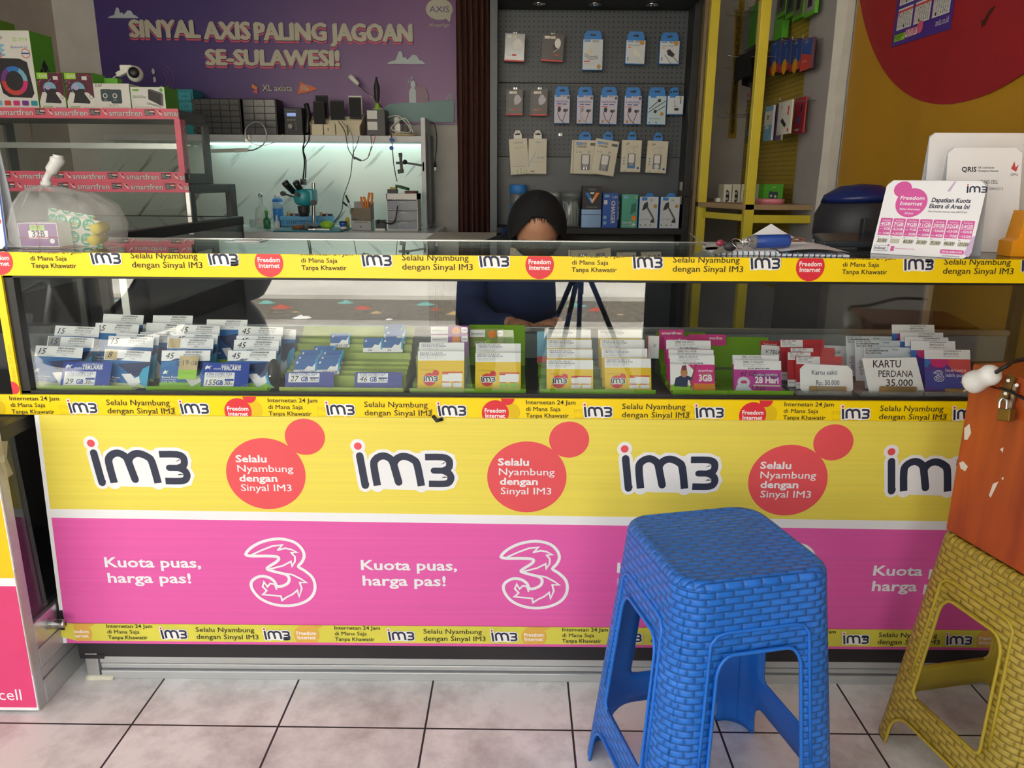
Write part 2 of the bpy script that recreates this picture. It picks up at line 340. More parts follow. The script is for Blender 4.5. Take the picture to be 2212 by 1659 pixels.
PERIOD=.5215
def tape(L,x0,x1,y0,y1,cx,ty,worn=False,ghost=False,dc=-.0015,di=-.005):
    # one strip of printed packing tape; cx = centre of one red disc, ty = baseline of the middle row of words
    ye=TAPEYW if worn else TAPEY; red=ORW if worn else TRED; dk=INK
    L.rect(x0,y0,x1,y1,ye,1); L.clip=(x0,y0,x1,y1); n0=math.floor((x0-cx)/PERIOD)-1
    for i in range(n0,n0+8):
        c=cx+i*PERIOD
        if c>x1+.2 or c<x0-.6: continue
        if ghost:
            for q in (.16,.34): L.text('IM3 Era Baru',c+q,ty-.004,.0085,GHOST,2,bold=.0); L.text('Jaringan Baru',c+q,ty-.018,.0085,GHOST,2)
            L.disc(c+.03,ty-.004,.02,GHOST,2); L.stroke([(c+.385+.02*math.cos(a*.4),ty-.006+.02*math.sin(a*.4)) for a in range(16)],.0012,GHOST,2)
            for q in range(4): L.rect(c+.376+q*.005,ty-.014,c+.379+q*.005,ty-.010+q*.004,GHOST,2)
        L.disc(c,ty+dc,.0275,red,3); L.disc(c+.025,ty+dc+.031,.0135,red,3)
        L.text('Freedom',c,ty+dc+.0015,.0085,TWHITE,4,w=.043,bold=.02,al='c'); L.text('Internet',c,ty+dc-.0095,.0085,TWHITE,4,w=.04,bold=.02,al='c')
        L.text('Internetan 24 Jam',c+.062,ty+.0135,.0087,dk,4,w=.1,bold=.008); L.text('di Mana Saja',c+.062,ty-.0005,.0087,dk,4,w=.07,bold=.008); L.text('Tanpa Khawatir',c+.062,ty-.0145,.0087,dk,4,w=.087,bold=.008)
        im3(L,c+.181,ty+di,.0185,4); L.text('Selalu Nyambung',c+.2565,ty+.005,.0115,dk,4,w=.128,bold=.01); L.text('dengan Sinyal IM3',c+.2565,ty-.0125,.0115,dk,4,w=.136,bold=.01); im3(L,c+.407,ty+di,.0185,4)
    L.clip=None
# ================================================================ display counter
CT,CB=.943,.66   # glass top height, case floor height
ctr=thing('display_counter','long glass display counter with yellow printed tape edges and yellow and pink banner','counter',(.1,.2,0))
XL,XR=-.995,1.235; YB=.372
f=MB(); f.box((XL,.003,CB-.035),(XR,YB,CB),BLACK)
for x in (XL,XR-.022): f.box((x,.003,CB),(x+.022,.025,CT-.012),BLACK); f.box((x,YB-.022,CB),(x+.022,YB,CT-.012),BLACK)
f.box((XL,.003,CT-.05),(XR,.012,CT-.008),BLACK); f.box((XL,.003,CB),(XR,.012,CB+.006),BLACK); f.box((XL,YB-.02,CB+.066),(XR,YB-.006,CB+.078),ALU)
f.build('frame',ctr,bevel=.001)
for px in (272,2003): a=WY(px,640,YB-.012); MB().box((a.x-.009,YB-.018,CB+.078),(a.x+.009,YB-.008,CT-.012),ALU).build('rear_door_rail',ctr)
MB().box((XL+.002,.0125,CB+.002),(XR-.002,.0175,CT-.012),GLASSF).build('front_glass',ctr)
MB().box((XL,.0,CT-.008),(XR,YB,CT),GLASST).build('top_glass',ctr)
MB().box((XL+.001,.03,CB),(XL+.006,YB-.03,CT-.012),GLASS).build('side_glass',ctr); MB().box((XL+.02,YB-.014,CB),(XR-.02,YB-.009,CB+.066),mat('back_panel','#9da3a2',.5)).build('back_panel',ctr)
m=MB(); m.box((XL,YB-.0,CT-.009),(XR,YB+.004,CT+.0015),ALU); m.build('rear_edge_trim',ctr)
m=MB(); m.box((-.965,.004,.09),(XR,.34,CB-.036),mat('cabinet_board','#33343a',.6)); m.build('cabinet_body',ctr)
# aluminium plinth with its ribs
m=MB(); m.box((-.915,.008,.0),(XR,.34,.062),ALUW)
for z0,z1,y in ((.0,.0205,-.004),(.024,.036,.0),(.039,.0625,-.003)): m.box((-.912,y,z0),(XR,.009,z1),ALUW)
m.box((-.943,-.005,0),(-.915,.3,.064),ALU); m.build('plinth',ctr,bevel=.002)
rr=random.Random(5); m=MB(); m.tube([(-.945+.012*i,-.006+rr.uniform(-.003,.003),.003) for i in range(6)],.0065,mat('sealant','#d9d6c4',.8),8); m.build('sealant_bead',ctr)
m=MB(); m.box((-.955,-.004,.0565),(XR,.006,.108),mat('black_vinyl','#232327',.4,bump=.1)); m.box((-.953,-.006,.062),(-.9,.006,.052),MATS['black_vinyl']); m.build('black_skirting',ctr)
m=MB(); m.tube([(-.16,-.004,.621),(-.152,-.008,.612),(-.14,-.006,.615)],.004,BLACK,6); m.build('tape_scrap',ctr)
# front banner
m=MB(); BY=-.0045; L=Lay(m,(0,BY,0),(1,0,0),(0,0,1)); YEL=mat('banner_yellow','#ead957',.5,var=.04,scale=3,stretch=(.5,1,60)); PNK=mat('banner_pink','#e35cae',.5,var=.04,scale=3,stretch=(.5,1,60)); BRED=mat('banner_red','#e6525a',.5,var=.03); BNAVY=mat('banner_navy','#2a3148',.5,var=.02); BW=mat('banner_white','#ecedf2',.5,var=.02)
zw=lambda x: -.0068*(x+.02)    # the print droops a little to the right
bx=[(-.965,.63),(XR,.63),(XR,.095),(-.985,.095)]
m.box((-.955,BY+.001,.1),(XR,.003,.6165),BW)
def Q(x0,x1,za,zb,mt,h): L.poly([(x0,za+zw(x0)),(x1,za+zw(x1)),(x1,zb+zw(x1)),(x0,zb+zw(x0))],mt,h)
L.poly([(-.962,.6168),(XR,.6168),(XR,.404+zw(XR)),(-.969,.404+zw(-.969))],YEL,1); L.poly([(-.969,.404+zw(-.969)),(XR,.404+zw(XR)),(XR,.384+zw(XR)),(-.9695,.384+zw(-.97))],BW,1); L.poly([(-.9695,.384+zw(-.97)),(XR,.384+zw(XR)),(XR,.09),(-.978,.09)],PNK,1)
L.poly([(-.969,.6168),(-.96,.6168),(-.977,.09),(-.985,.09)],BW,2)
for p in ((160,600,'x'),): pass
for n in range(4):
    x0=WY(215+566*n,1048+5*n,0); im3(L,x0.x,WY(215+566*n,1040+6*n,0).z,.0645*1.0,2,BNAVY,True,BRED,True,BW)
for n in range(3):
    c=WY(576+562*n,1022+7*n,0); d=WY(660+569*n,942+6*n,0)
    L.disc(c.x,c.z,.0822,BRED,2,ry=.0785,n=48); L.disc(d.x,d.z,.041,BRED,2,ry=.039,n=40)
    for i,(s,wd) in enumerate((('Selalu',.064),('Nyambung',.115),('dengan',.079),('Sinyal IM3',.105))): L.text(s,c.x-.06+.002*i,c.z+.026-.0213*i,.0148,BW,3,w=wd,bold=.025)
for n in range(4):
    a=WY(230+551*n,1222+6*n,0); k=.206
    L.text('Kuota puas,',a.x,a.z,.0225,BW,3,w=k,bold=.022); L.text('harga pas!',a.x+.002,a.z-.037,.0225,BW,3,w=k*.87,bold=.022)
for n in range(4):
    c=WY(610+546*n,1233+5*n,0); three(L,c.x,c.z,.166,.0066,BW,3)
m.build('banner',ctr)
m=MB(); m.box((XL-.004,-.003,.8985),(XR,.003,CT+.0005),TAPEY); L=Lay(m,(0,-.003,0),(1,0,0),(0,0,1)); tape(L,XL-.004,XR,.8985,CT+.0005,WY(583,575,0).x,.9285); m.build('top_edge_tape',ctr)
m=MB(); m.box((XL-.045,-.003,.617),(XR,.003,.6585),TAPEY); L=Lay(m,(0,-.0032,0),(1,0,0),(0,0,1)); tape(L,XL-.045,XR,.617,.6585,WY(515,880,0).x,.6335,ghost=True,dc=-.006,di=-.011); m.build('lower_edge_tape',ctr)
m=MB(); m.box((XL-.012,-.0025,.64),(XL+.003,.004,.9),TAPEY); L=Lay(m,(XL-.005,-.0025,.66),(0,0,1),(-1,0,0)); L.text('Internetan 24 Jam',.0,-.004,.008,GHOST,2,w=.1); L=Lay(m,(XL-.005,-.0025,.66),(1,0,0),(0,0,1)); L.clip=(-.007,0,.008,.05); L.disc(-.006,.012,.014,TRED,2); m.build('corner_tape',ctr)
m=MB(); L=Lay(m,(0,-.0068,0),(1,0,0),(0,0,1)); m.box((-.955,-.0066,.098),(XR,-.006,.1405),TAPEYW); m.add([L.P(x,z,0) for x,z in ((-.99,.108),(-.955,.098),(-.955,.1405),(-.983,.143))],[(0,1,2,3)],TAPEYW)
PERIOD=.4985; tape(L,-.955,XR,.098,.1405,WY(664,1366,0).x,.1175,worn=True,di=-.011); PERIOD=.5215; m.build('bottom_edge_tape',ctr)
m=MB(); m.box((-.984,-.009,.125),(-.975,-.005,.172),BLACK); m.build('corner_clip',ctr)
# ================================================================ helpers for packs
def pack(name,label,cat,x0,x1,z0,z1,y,dep,front,side=None,draw=None,yaw=0,roll=0,group=None,pitch=0,bevel=.0015,parent=None):
    m=MB(); sd=side or front; m.box((x0,y,z0),(x1,y+dep,z1),sd); L=Lay(m,(x0,y,z0),(1,0,0),(0,0,1)); W,H=x1-x0,z1-z0
    if front is not sd: L.rect(.001,.001,W-.001,H-.001,front,.6)
    if draw: draw(L,W,H)
    o=m.build(name,parent,org=((x0+x1)/2,y+dep/2,z0) if not parent else None,label=label,cat=cat,group=group)
    if yaw or roll or pitch: o.rotation_euler=(rad(pitch),rad(roll),rad(yaw))
    return o
C=lambda n,h,r=.5,me=0,**k: mat(n,h,r,me,**k)
GREEN=C('pack_green','#62b22f'); LIME=C('lime','#9ad23a'); PBLUE=C('pack_blue','#2f7fd0'); PNAVY=C('pack_navy','#27345c'); PWHITE=C('pack_white','#dfdfdc'); PCREAM=C('pack_cream','#cfcbb9'); PBLACK=C('pack_black','#2d2c31'); RED=C('pack_red','#cf4a45'); ORANGE=C('pack_orange','#ef8a2e'); TEAL=C('teal_plastic','#2d97a5'); CYAN=C('light_blue','#7fb9d8'); PURP=C('pack_purple','#7a3a92'); GREYT=C('print_grey','#9a9aa0',var=0); MIDG=C('print_midgrey','#5d5f66',var=0); PINKT=C('tape_pink','#e2647c',.4); MAG=C('pack_magenta','#d6327e'); BLUEINK=C('blue_ink','#2d4f9e',var=0); GOLD=C('seal_gold','#b98a3a')
# ================================================================ left showcase standing forward of the counter
c=thing('side_showcase','low glass showcase with yellow and pink banner at the left edge','showcase',(-1.3,.0,0))
m=MB(); YF=-.118; m.box((-1.75,YF,.005),(-.985,YF+.004,.614),BW); L=Lay(m,(-1.75,YF,0),(1,0,0),(0,0,1)); L.rect(.0,.312,.763,.614,C('banner_deep_yellow','#f2c400'),1); L.rect(0,.012,.763,.294,C('banner_rose','#dc3f78'),1); L.text('agung cell',.735,.03,.026,BW,2,al='r',bold=.0); m.build('banner',c)
m=MB()
for y in (YF+.006,.36): m.box((-1.012,y,.0),(-.985,y+.024,.614),ALUW)
m.box((-1.012,YF+.03,.586),(-.985,.36,.614),C('case_top','#2c2d30')); m.box((-1.75,YF+.006,.586),(-1.012,.384,.614),C('case_top','#44474a')); m.box((-1.75,.36,0),(-1.7,.384,.586),ALUW); m.build('frame',c,bevel=.002)
m=MB(); m.box((-1.0,YF+.03,.19),(-.994,.36,.586),GLASS); m.build('side_glass',c)
m=MB()
for z0,z1,x in ((.0,.055,-.984),(.057,.083,-.988),(.085,.128,-.985)): m.box((-1.0,YF+.03,z0),(x,.36,z1),ALUW)
m.box((-1.0,YF+.03,.13),(-.986,.36,.19),ALU); m.build('plinth',c,bevel=.002)
m=MB(); m.cyl((-.986,-.038,.16),(-.981,-.038,.16),.013,.013,STEEL,20); m.cyl((-.981,-.038,.16),(-.955,-.038,.16),.0085,.0085,CHROME,20); m.cyl((-.955,-.038,.16),(-.952,-.038,.16),.010,.009,STEEL,20); m.box((-.9522,-.0392,.156),(-.9515,-.0368,.164),BLACK); m.build('lock',c)
m=MB(); m.box((-1.7,.36-.01,.05),(-1.0,.36,.586),C('case_back','#3a3b3e')); m.box((-1.7,YF+.03,.19),(-1.0,.36,.2),MATS['case_back']); m.build('back_board',c)
CLEART=C('clear_tape','#cfc8b4',.25,alpha=.45)
m=MB(); m.grid([[(-.983+.004*math.sin(3*i+j),YF-.003+.02*j,.59-.035*i+.004*math.sin(j*2+i)) for j in range(3)] for i in range(3)],CLEART,False);
m.build('loose_tape',c); m=MB(); m.grid([[(-.9835,YF-.004+.012*j,.09+.12*i) for j in range(2)] for i in range(3)],CLEART,False); m.build('edge_tape',c)
# ================================================================ left wing of the counter
c=thing('side_counter','dark framed low glass counter behind the plastic bag, running back into the shop','counter',(-1.35,1.0,0))
m=MB(); X1=-1.07
m.box((-1.66,.42,.0),(X1-.012,1.6,.7),C('side_counter_board','#45474b')); m.box((X1-.03,.42,.905),(X1,1.62,.937),BLACK); m.box((-1.66,1.59,.905),(X1-.03,1.62,.937),BLACK); m.box((-1.66,.42,.905),(X1-.03,.45,.937),BLACK); m.box((-1.66,.45,.905),(-1.63,1.59,.937),BLACK)
for x,y in ((X1-.02,.42),(X1-.02,1.6),(-1.66,.42),(-1.66,1.6)): m.box((x,y,.7),(x+.018,y+.018,.905),BLACK)
m.build('frame',c,bevel=.002); MB().box((-1.63,.45,.93),(X1-.03,1.59,.936),GLASST).build('top_glass',c); MB().box((X1-.008,.44,.7),(X1-.003,1.6,.905),GLASS).build('side_glass',c)
# ================================================================ pink taped showcase
c=thing('tiered_showcase','stepped glass showcase with pink printed tape edges and grey side','showcase',(-1.7,1.9,0))
SG=C('showcase_grey','#55575a',.5); m=MB(); XL2,XR2=-2.15,-1.305
m.box((XL2,1.67,1.30),(XR2,1.94,1.338),SG)
# side panels with windows
def winpanel(x0,x1,y0,y1,z0,z1,wy0,wy1,wz0,wz1):
    m.box((x0,y0,z0),(x1,wy0,z1),SG); m.box((x0,wy1,z0),(x1,y1,z1),SG); m.box((x0,wy0,z0),(x1,wy1,wz0),SG); m.box((x0,wy0,wz1),(x1,wy1,z1),SG)
winpanel(XR2-.012,XR2,1.67,1.96,1.058,1.30,1.70,1.9,1.1,1.29); winpanel(XR2-.012,XR2+.012,1.67,2.195,.0,1.056,1.72,2.12,.905,1.02)
winpanel(XL2,XL2+.012,1.67,1.96,1.058,1.30,1.70,1.9,1.1,1.29); m.box((XL2,1.67,1.03),(XR2,2.195,1.056),SG); m.box((XL2,1.67,0),(XR2,2.195,.86),SG); m.box((XR2-.006,1.662,.86),(XR2+.012,1.68,1.03),ALU)
m.build('frame',c,bevel=.002)
MB().box((XL2+.01,1.69,1.206),(XR2-.014,1.93,1.212),GLASS).build('shelf',c); m=MB(); m.box((XL2+.01,1.68,1.192),(XR2-.014,1.695,1.213),ALU); m.build('shelf_rail',c)
MB().box((XL2,1.665,1.06),(XR2-.02,1.669,1.305),GLASS).build('front_glass',c); MB().box((XL2,1.665,.86),(XR2-.02,1.669,1.03),GLASS).build('lower_glass',c)
def fren(x0,x1,z0,z1,y,ph,nm,vertical=False):
    m=MB()
    if vertical:
        m.box((x0,y,z0),(x1,y+.005,z1),PINKT); L=Lay(m,(x1+.003,y,z1-.02),(0,0,-1),(0,1,0)); m.box((x1,y,z0),(x1+.003,y+.05,z1),PINKT); L.o=V((x1+.003,y+.014,z1-.02)); n=1; H=.05; W=z1-z0; off=.03
        L=Lay(m,L.o,(0,0,-1),(0,1,0))
    else:
        m.box((x0,y,z0),(x1,y+.006,z1),PINKT); L=Lay(m,(x0,y,z0),(1,0,0),(0,0,1)); n=int((x1-x0)/.2125)+2; H=z1-z0; W=x1-x0; L.clip=(0,0,W,H)
    for i in range(n):
        q=(ph+.2125*i) if not vertical else .03; b=H*.36 if not vertical else .01
        for t,h,dx,mt_ in (('smartfren',2,.0,MIDG),('smartfren',3,.0,PWHITE)): L.text(t,q,b-.003,.0205,mt_,h,w=.127,bold=.035 if h==2 else .008)
        L.poly([(q+.138,b-.002),(q+.176,b),(q+.177,b+.022),(q+.137,b+.02)],PBLACK,2); L.rect(q+.157,b+.010,q+.175,b+.0145,PWHITE,3); L.rect(q+.157,b+.0145,q+.175,b+.019,RED,3); L.text('100%',q+.139,b+.012,.005,PWHITE,3,w=.016); L.text('UNTUK',q+.139,b+.0065,.0042,PWHITE,3,w=.016); L.text('INDONESIA',q+.139,b+.001,.0045,PWHITE,3,w=.034)
        L.poly([(q-.028,b+.02),(q-.018,b+.004),(q-.012,b-.001),(q-.006,b+.003),(q-.016,b+.009)],PWHITE,2); L.disc(q-.015,b+.015,.003,PBLACK,3)
    L.clip=None; return m.build(nm,c)
fren(XL2,XR2,1.303,1.3415,1.66,.072-.2125+.08,'top_tape'); fren(XL2,XR2+.0,1.064,1.104,1.66,.115-.2125+.075,'middle_tape'); fren(XL2,XR2+.014,1.026,1.0635,1.655,.13-.2125+.075,'lower_tape'); fren(XR2-.02,XR2,1.1,1.303,1.661,0,'upright_tape',True)
# ---------------- packs on the showcase
TOPZ=1.342
def d_tower(L,W,H):
    L.text('D-VY9',W*.62,H*.86,.014,LIME,2); L.text('DAP',W*.13,H*.87,.016,MIDG,2,bold=.01); L.text('Bluetooth 5.0',W*.55,H*.775,.008,BLUEINK,2); L.text('BLIE',W*.02,H*.68,.04,CYAN,2,w=W*.38,bold=.03); L.text('RGB',W*.02,H*.655,.02,RED,3,w=W*.3,bold=.02)
    L.disc(W*.86,H*.71,W*.10,RED,2); L.disc(W*.86,H*.71,W*.085,PWHITE,3); L.rect(W*.77,H*.70,W*.94,H*.72,BLUEINK,4)
    L.poly([(W*.12,H*.62),(W*.2,H*.65),(W*.7,H*.645),(W*.86,H*.6),(W*.93,H*.2),(W*.86,H*.14),(W*.35,H*.15),(W*.22,H*.2)],PBLACK,2)
    for i,cc in enumerate((CYAN,PBLUE,PURP,RED,RED,MAG)):
        a=i*PI/3; L.poly([(W*.52+W*.3*math.cos(t),H*.36+W*.31*math.sin(t)) for t in (a,a+.35,a+.7,a+1.06)]+[(W*.52+W*.2*math.cos(t),H*.36+W*.21*math.sin(t)) for t in (a+1.06,a+.7,a+.35,a)],cc,3)
    for i,cc in enumerate((CYAN,RED,MAG,PURP,TEAL)): L.rrect(W*(.02+.2*i),H*.04,W*(.17+.2*i),H*.105,.004,cc,2)
tb=thing('speaker_box','tall white and green speaker box, largest on the pink showcase','box',(-1.96,1.8,TOPZ))
pack('carton',None,None,-2.05,-1.876,TOPZ,1.628,1.72,.15,PWHITE,GREEN,d_tower,parent=tb)
m=MB(); L=Lay(m,(-1.8758,1.72,TOPZ),(0,1,0),(0,0,1)); [L.poly([(.075+a+.022*p,.13+b+.028*q) for p,q in ((0,-1),(1,0),(0,1),(-1,0))],PBLACK if (a+b) else PWHITE,1) for a,b in ((0,.034),(.024,0),(-.024,0),(0,-.034))]; m.build('side_emblem',tb)
for i,(x0,x1) in enumerate(((-1.872,-1.768),(-1.764,-1.653))):
    def d_disco(L,W,H,i=i):
        L.rect(.001,.001,W-.001,H-.001,C('disco_dark','#5b2438'),1); rr=random.Random(i)
        for k in range(16):
            px,py=rr.uniform(0,W*.9),rr.uniform(H*.5,H*.95); L.stroke([(px,py),(px+rr.uniform(-.012,.012),py+rr.uniform(.004,.012))],.0015,(MAG,RED,CYAN)[k%3],2)
        L.poly([(.001,.001),(W-.001,.001),(W-.001,H*.3),(W*.78,H*.46),(W*.15,H*.46),(.001,H*.2)],PWHITE,2); L.rect(.002,H*.82,W*.42,H-.002,LIME,3); L.text('DAP',W*.12,H*.86,.011,PWHITE,4,bold=.02)
        L.disc(W*.45,H*.57,W*.24,CYAN,3,ry=H*.17); L.disc(W*.38,H*.6,W*.1,C('disco_pale','#b9a9d8'),4); L.poly([(W*.22,H*.56),(W*.68,H*.56),(W*.66,H*.42),(W*.84,H*.2),(W*.8,H*.15),(W*.22,H*.17),(W*.32,H*.4)],PBLACK,4)
        L.disc(W*.88,H*.33,W*.07,GREYT,3); L.disc(W*.88,H*.33,W*.045,PWHITE,4); L.text('SPEAKER',W*.1,H*.03,.007,GREEN,3,bold=.02); L.text('Bluetooth 5.0',W*.6,H*.02,.005,BLUEINK,3); L.rect(W*.62,H*.8,W*.8,H*.9,PWHITE,3)
    pack('speaker_box',('left','right')[i]+' of two small disco light speaker boxes on the pink showcase','box',x0,x1,TOPZ,1.477,1.72,.1,PWHITE,GREEN,d_disco,group='disco speaker boxes')
def d_pair(L,W,H):
    L.text('DAP',W*.06,H*.86,.01,MIDG,2,bold=.01); L.text('D-VY2',W*.4,H*.1,.009,MIDG,2); L.text('MULTIMEDIA DIGITAL SPEAKER',W*.2,H*.02,.005,GREYT,2)
    SL=C('slate','#34484f')
    for a in (.19,.46): L.rrect(W*a,H*(.3-(a-.19)*.3),W*(a+.31),H*(.78-(a-.19)*.05),.006,SL,2+a); L.disc(W*(a+.12),H*.52,.009,PWHITE,4); L.disc(W*(a+.12),H*.52,.006,SL,5); L.text('DAP',W*(a+.08),H*.33,.004,PWHITE,5)
pack('speaker_box','white box picturing two square slate speakers, on the pink showcase','box',-1.649,-1.509,TOPZ,1.437,1.71,.09,PWHITE,None,d_pair)
def d_blt(L,W,H):
    L.rrect(W*.06,H*.82,W*.25,H*.9,.003,GREEN,2); L.text('BLUETOOTH SPEAKER',W*.06,H*.5,.006,MIDG,2,w=W*.38,bold=.01); L.text('Bluetooth 5.0',W*.06,H*.58,.005,GREEN,2); L.disc(W*.9,H*.86,.007,GREEN,2); L.text('portable',W*.1,H*.08,.005,GREYT,2,w=W*.5)
    L.poly([(W*.5,H*.45),(W*.52,H*.88),(W*.58,H*.91),(W*.92,H*.74),(W*.95,H*.64),(W*.93,H*.2),(W*.86,H*.17)],MIDG,2); L.poly([(W*.5,H*.45),(W*.52,H*.88),(W*.88,H*.68),(W*.86,H*.18)],PBLACK,3); L.stroke([(W*.45,H*.25),(W*.6,H*.2),(W*.85,H*.1),(W*.92,H*.18),(W*.7,H*.2),(W*.45,H*.3)],.002,MIDG,3)
sb=thing('speaker_box','white box picturing a portable speaker, torn green flap, right end of pink showcase','box',(-1.44,1.75,TOPZ))
pack('carton',None,None,-1.505,-1.371,TOPZ,1.4255,1.71,.12,PWHITE,GREEN,d_blt,parent=sb)
m=MB(); m.grid([[(-1.37,1.712+.03*j,1.342+.028*i+(.012*math.sin(j*2.1) if i==3 else 0)) for j in range(5)] for i in range(4)],GREEN,False); m.grid([[(-1.376-.012*j,1.722,1.425+.006*math.sin(j*1.7)*i) for j in range(4)] for i in range(2)],C('flap_inside','#8f9a78'),False); m.build('torn_flap',sb)
pack('carton_box','plain green carton behind the speaker boxes on the pink showcase','box',-1.66,-1.6,TOPZ,1.468,1.81,.04,GREEN)
# security camera standing on the packs' row
c=thing('security_camera','white round indoor security camera with black lens above the speaker boxes','camera',(-1.48,1.88,TOPZ))
p=WY(292,160,1.88); m=MB(); m.lathe([(.034,0),(.034,.05),(.03,.09),(.024,.1)],PLW,(p.x,1.88,TOPZ)); m.build('base',c)
m=MB(); m.ball((p.x,1.88,p.z),.032,PLW,20); m.box((p.x-.06,1.875,p.z+.015),(p.x-.01,1.9,p.z+.035),PLW); m.bar((p.x-.02,1.885,p.z+.02),(p.x-.075,1.885,p.z-.004),.028,.02,PLW); m.build('head',c,bevel=.004)
m=MB(); m.lathe([(.02,0),(.021,.006),(.012,.012)],BLACK,(p.x+.008,1.853,p.z+.002),(.3,-1,.05)); m.build('lens',c)
m=MB(); m.tube([(p.x-.075,1.885,p.z-.004),(p.x-.1,1.885,p.z-.02),(p.x-.115,1.885,p.z-.06),(p.x-.11,1.885,TOPZ+.004)],.002,PLW,6,4); m.build('cable',c)
# ================================================================ purple wall banner
m=MB(); BAN=C('banner_purple','#5a3f86',.4,var=.08,scale=1.2); BANL=C('banner_violet','#8a5a93',.4,var=.06,scale=1.2); OFFW=C('banner_offwhite','#bfbbac'); CORAL=C('banner_coral','#d8567a'); CLOUD=C('banner_cloud','#b9c6cf'); SAGE=C('banner_sage','#6f9397'); ODK=C('banner_shadow','#2c1f45')
bmn=bpy.data.materials.new('banner_print'); bmn.use_nodes=True; t=bmn.node_tree; pb=t.nodes['Principled BSDF']; co=N(t,'ShaderNodeTexCoord'); sx=N(t,'ShaderNodeSeparateXYZ'); t.links.new(co.outputs['Object'],sx.inputs[0])
ma=N(t,'ShaderNodeMath',operation='MULTIPLY_ADD'); t.links.new(sx.outputs[2],ma.inputs[0]); ma.inputs[1].default_value=-.25; ma.inputs[2].default_value=.1; mb2=N(t,'ShaderNodeMath',operation='ADD'); t.links.new(ma.outputs[0],mb2.inputs[0]); t.links.new(sx.outputs[0],mb2.inputs[1])
rp=N(t,'ShaderNodeValToRGB'); e=rp.color_ramp.elements; e[0].position=.0; e[0].color=lin('#43337a'); e[1].position=.85; e[1].color=lin('#80568c'); mr=N(t,'ShaderNodeMapRange'); mr.inputs[1].default_value=-.4; mr.inputs[2].default_value=.95; t.links.new(mb2.outputs[0],mr.inputs[0]); t.links.new(mr.outputs[0],rp.inputs[0]); t.links.new(rp.outputs[0],pb.inputs['Base Color']); pb.inputs['Roughness'].default_value=.42
BX0,BX1,BZ0,BZ1,BYY=-2.14,-.3,1.364,2.15,2.772
G=[[(BX0+(BX1-BX0)*j/40,BYY+.006*math.sin(j*.55+i*.3)*max(0,(j-14)/26)*(1-i/11),BZ0+(BZ1-BZ0)*i/10) for j in range(41)] for i in range(11)]
m.grid(G,bmn); L=Lay(m,(0,BYY-.0085,0),(1,0,0),(0,0,1))
PX=lambda x,y: (lambda q:(q.x,q.z))(WY(x,y,BYY-.0085))
def bword(s,x0,x1,yb,ch):
    a=PX(x0,yb); b=PX(x1,yb)
    for dz,mt_,h,bo in ((-.012,CORAL,1,.06),(-.004,ODK,2,.065),(0,OFFW,3,.05)): [L.text(s,a[0]+ox*(1+8*bo),a[1]+dz+oy,ch,mt_,h+.25*q,w=b[0]-a[0]) for q,(ox,oy) in enumerate(((0,0),(.005,.002),(-.005,-.002),(0,.004),(.003,-.003)))]
for s,x0,x1,yb in (('SINYAL',283,432,80),('AXIS',443,540,84),('PALING',552,704,86),('JAGOAN',716,889,88)): bword(s,x0,x1,yb,.079)
bword('SE-SULAWESI!',447,732,140,.072)
def cloud(x,y,k):
    a=PX(x,y); T=lambda p:[(a[0]+u*k,a[1]+v*k) for u,v in p]
    L.poly(T([(0,0),(.012,.008),(.028,.014),(.042,.017),(.048,.03),(.058,.055),(.068,.06),(.076,.05),(.079,.028),(.09,.033),(.1,.02),(.11,.028),(.128,.044),(.146,.04),(.16,.018),(.172,.016),(.185,.004),(.188,0)]),CLOUD,1)
cloud(232,39,.85); cloud(836,138,1.05)
a=PX(949,20); L.disc(a[0],a[1],.069,OFFW,2,ry=.05); L.poly([(a[0]+.03,a[1]-.04),(a[0]+.062,a[1]-.02),(a[0]+.052,a[1]-.062)],OFFW,2); L.text('AXIS',a[0],a[1]-.014,.028,BAN,4,w=.1,al='c'); L.text('#KenapaNggak',a[0],a[1]-.081,.016,OFFW,3,w=.108,al='c',shear=.2)
a=PX(567,196); L.text('XL axiata',a[0],a[1],.029,OFFW,2,w=.155,bold=.01); b=PX(545,196); L.poly([(b[0],b[1]-.012),(b[0]+.028,b[1]-.002),(b[0]+.022,b[1]+.01)],CORAL,2); L.poly([(b[0],b[1]+.034),(b[0],b[1]+.014),(b[0]+.024,b[1]+.004),(b[0]+.03,b[1]+.016)],ORANGE,2); L.poly([(b[0],b[1]-.004),(b[0]+.028,b[1]+.012),(b[0]+.026,b[1]-.016)],CORAL,3)
a=PX(643,203); L.poly([(a[0],a[1]),(a[0]+.018,a[1]+.062),(a[0]+.062,a[1]+.034),(a[0]+.062,a[1]+.046),(a[0]+.105,a[1]+.024),(a[0]+.05,a[1]+.008)],C('flag_orange','#d9683c'),2); L.text('5G',a[0]+.016,a[1]+.018,.024,OFFW,3,bold=.02,shear=.15)
for r in (.03,.045,.06): a=PX(345,170); L.stroke([(a[0]+r*1.2*math.cos(q*.2-1),a[1]+r*1.2*math.sin(q*.2-1)) for q in range(11)],.002,BANL,1)
for x,y in ((331,154),(334,172)): a=PX(x,y); L.disc(a[0],a[1],.008,CLOUD,2,ry=.014)
for x,y in ((895,180),(980,215)):
    a=PX(x,y)
    for r in (.014,.023,.032): L.stroke([(a[0]-r*math.cos(q*.22),a[1]+r*math.sin(q*.22)) for q in range(7)],.003,CLOUD,1)
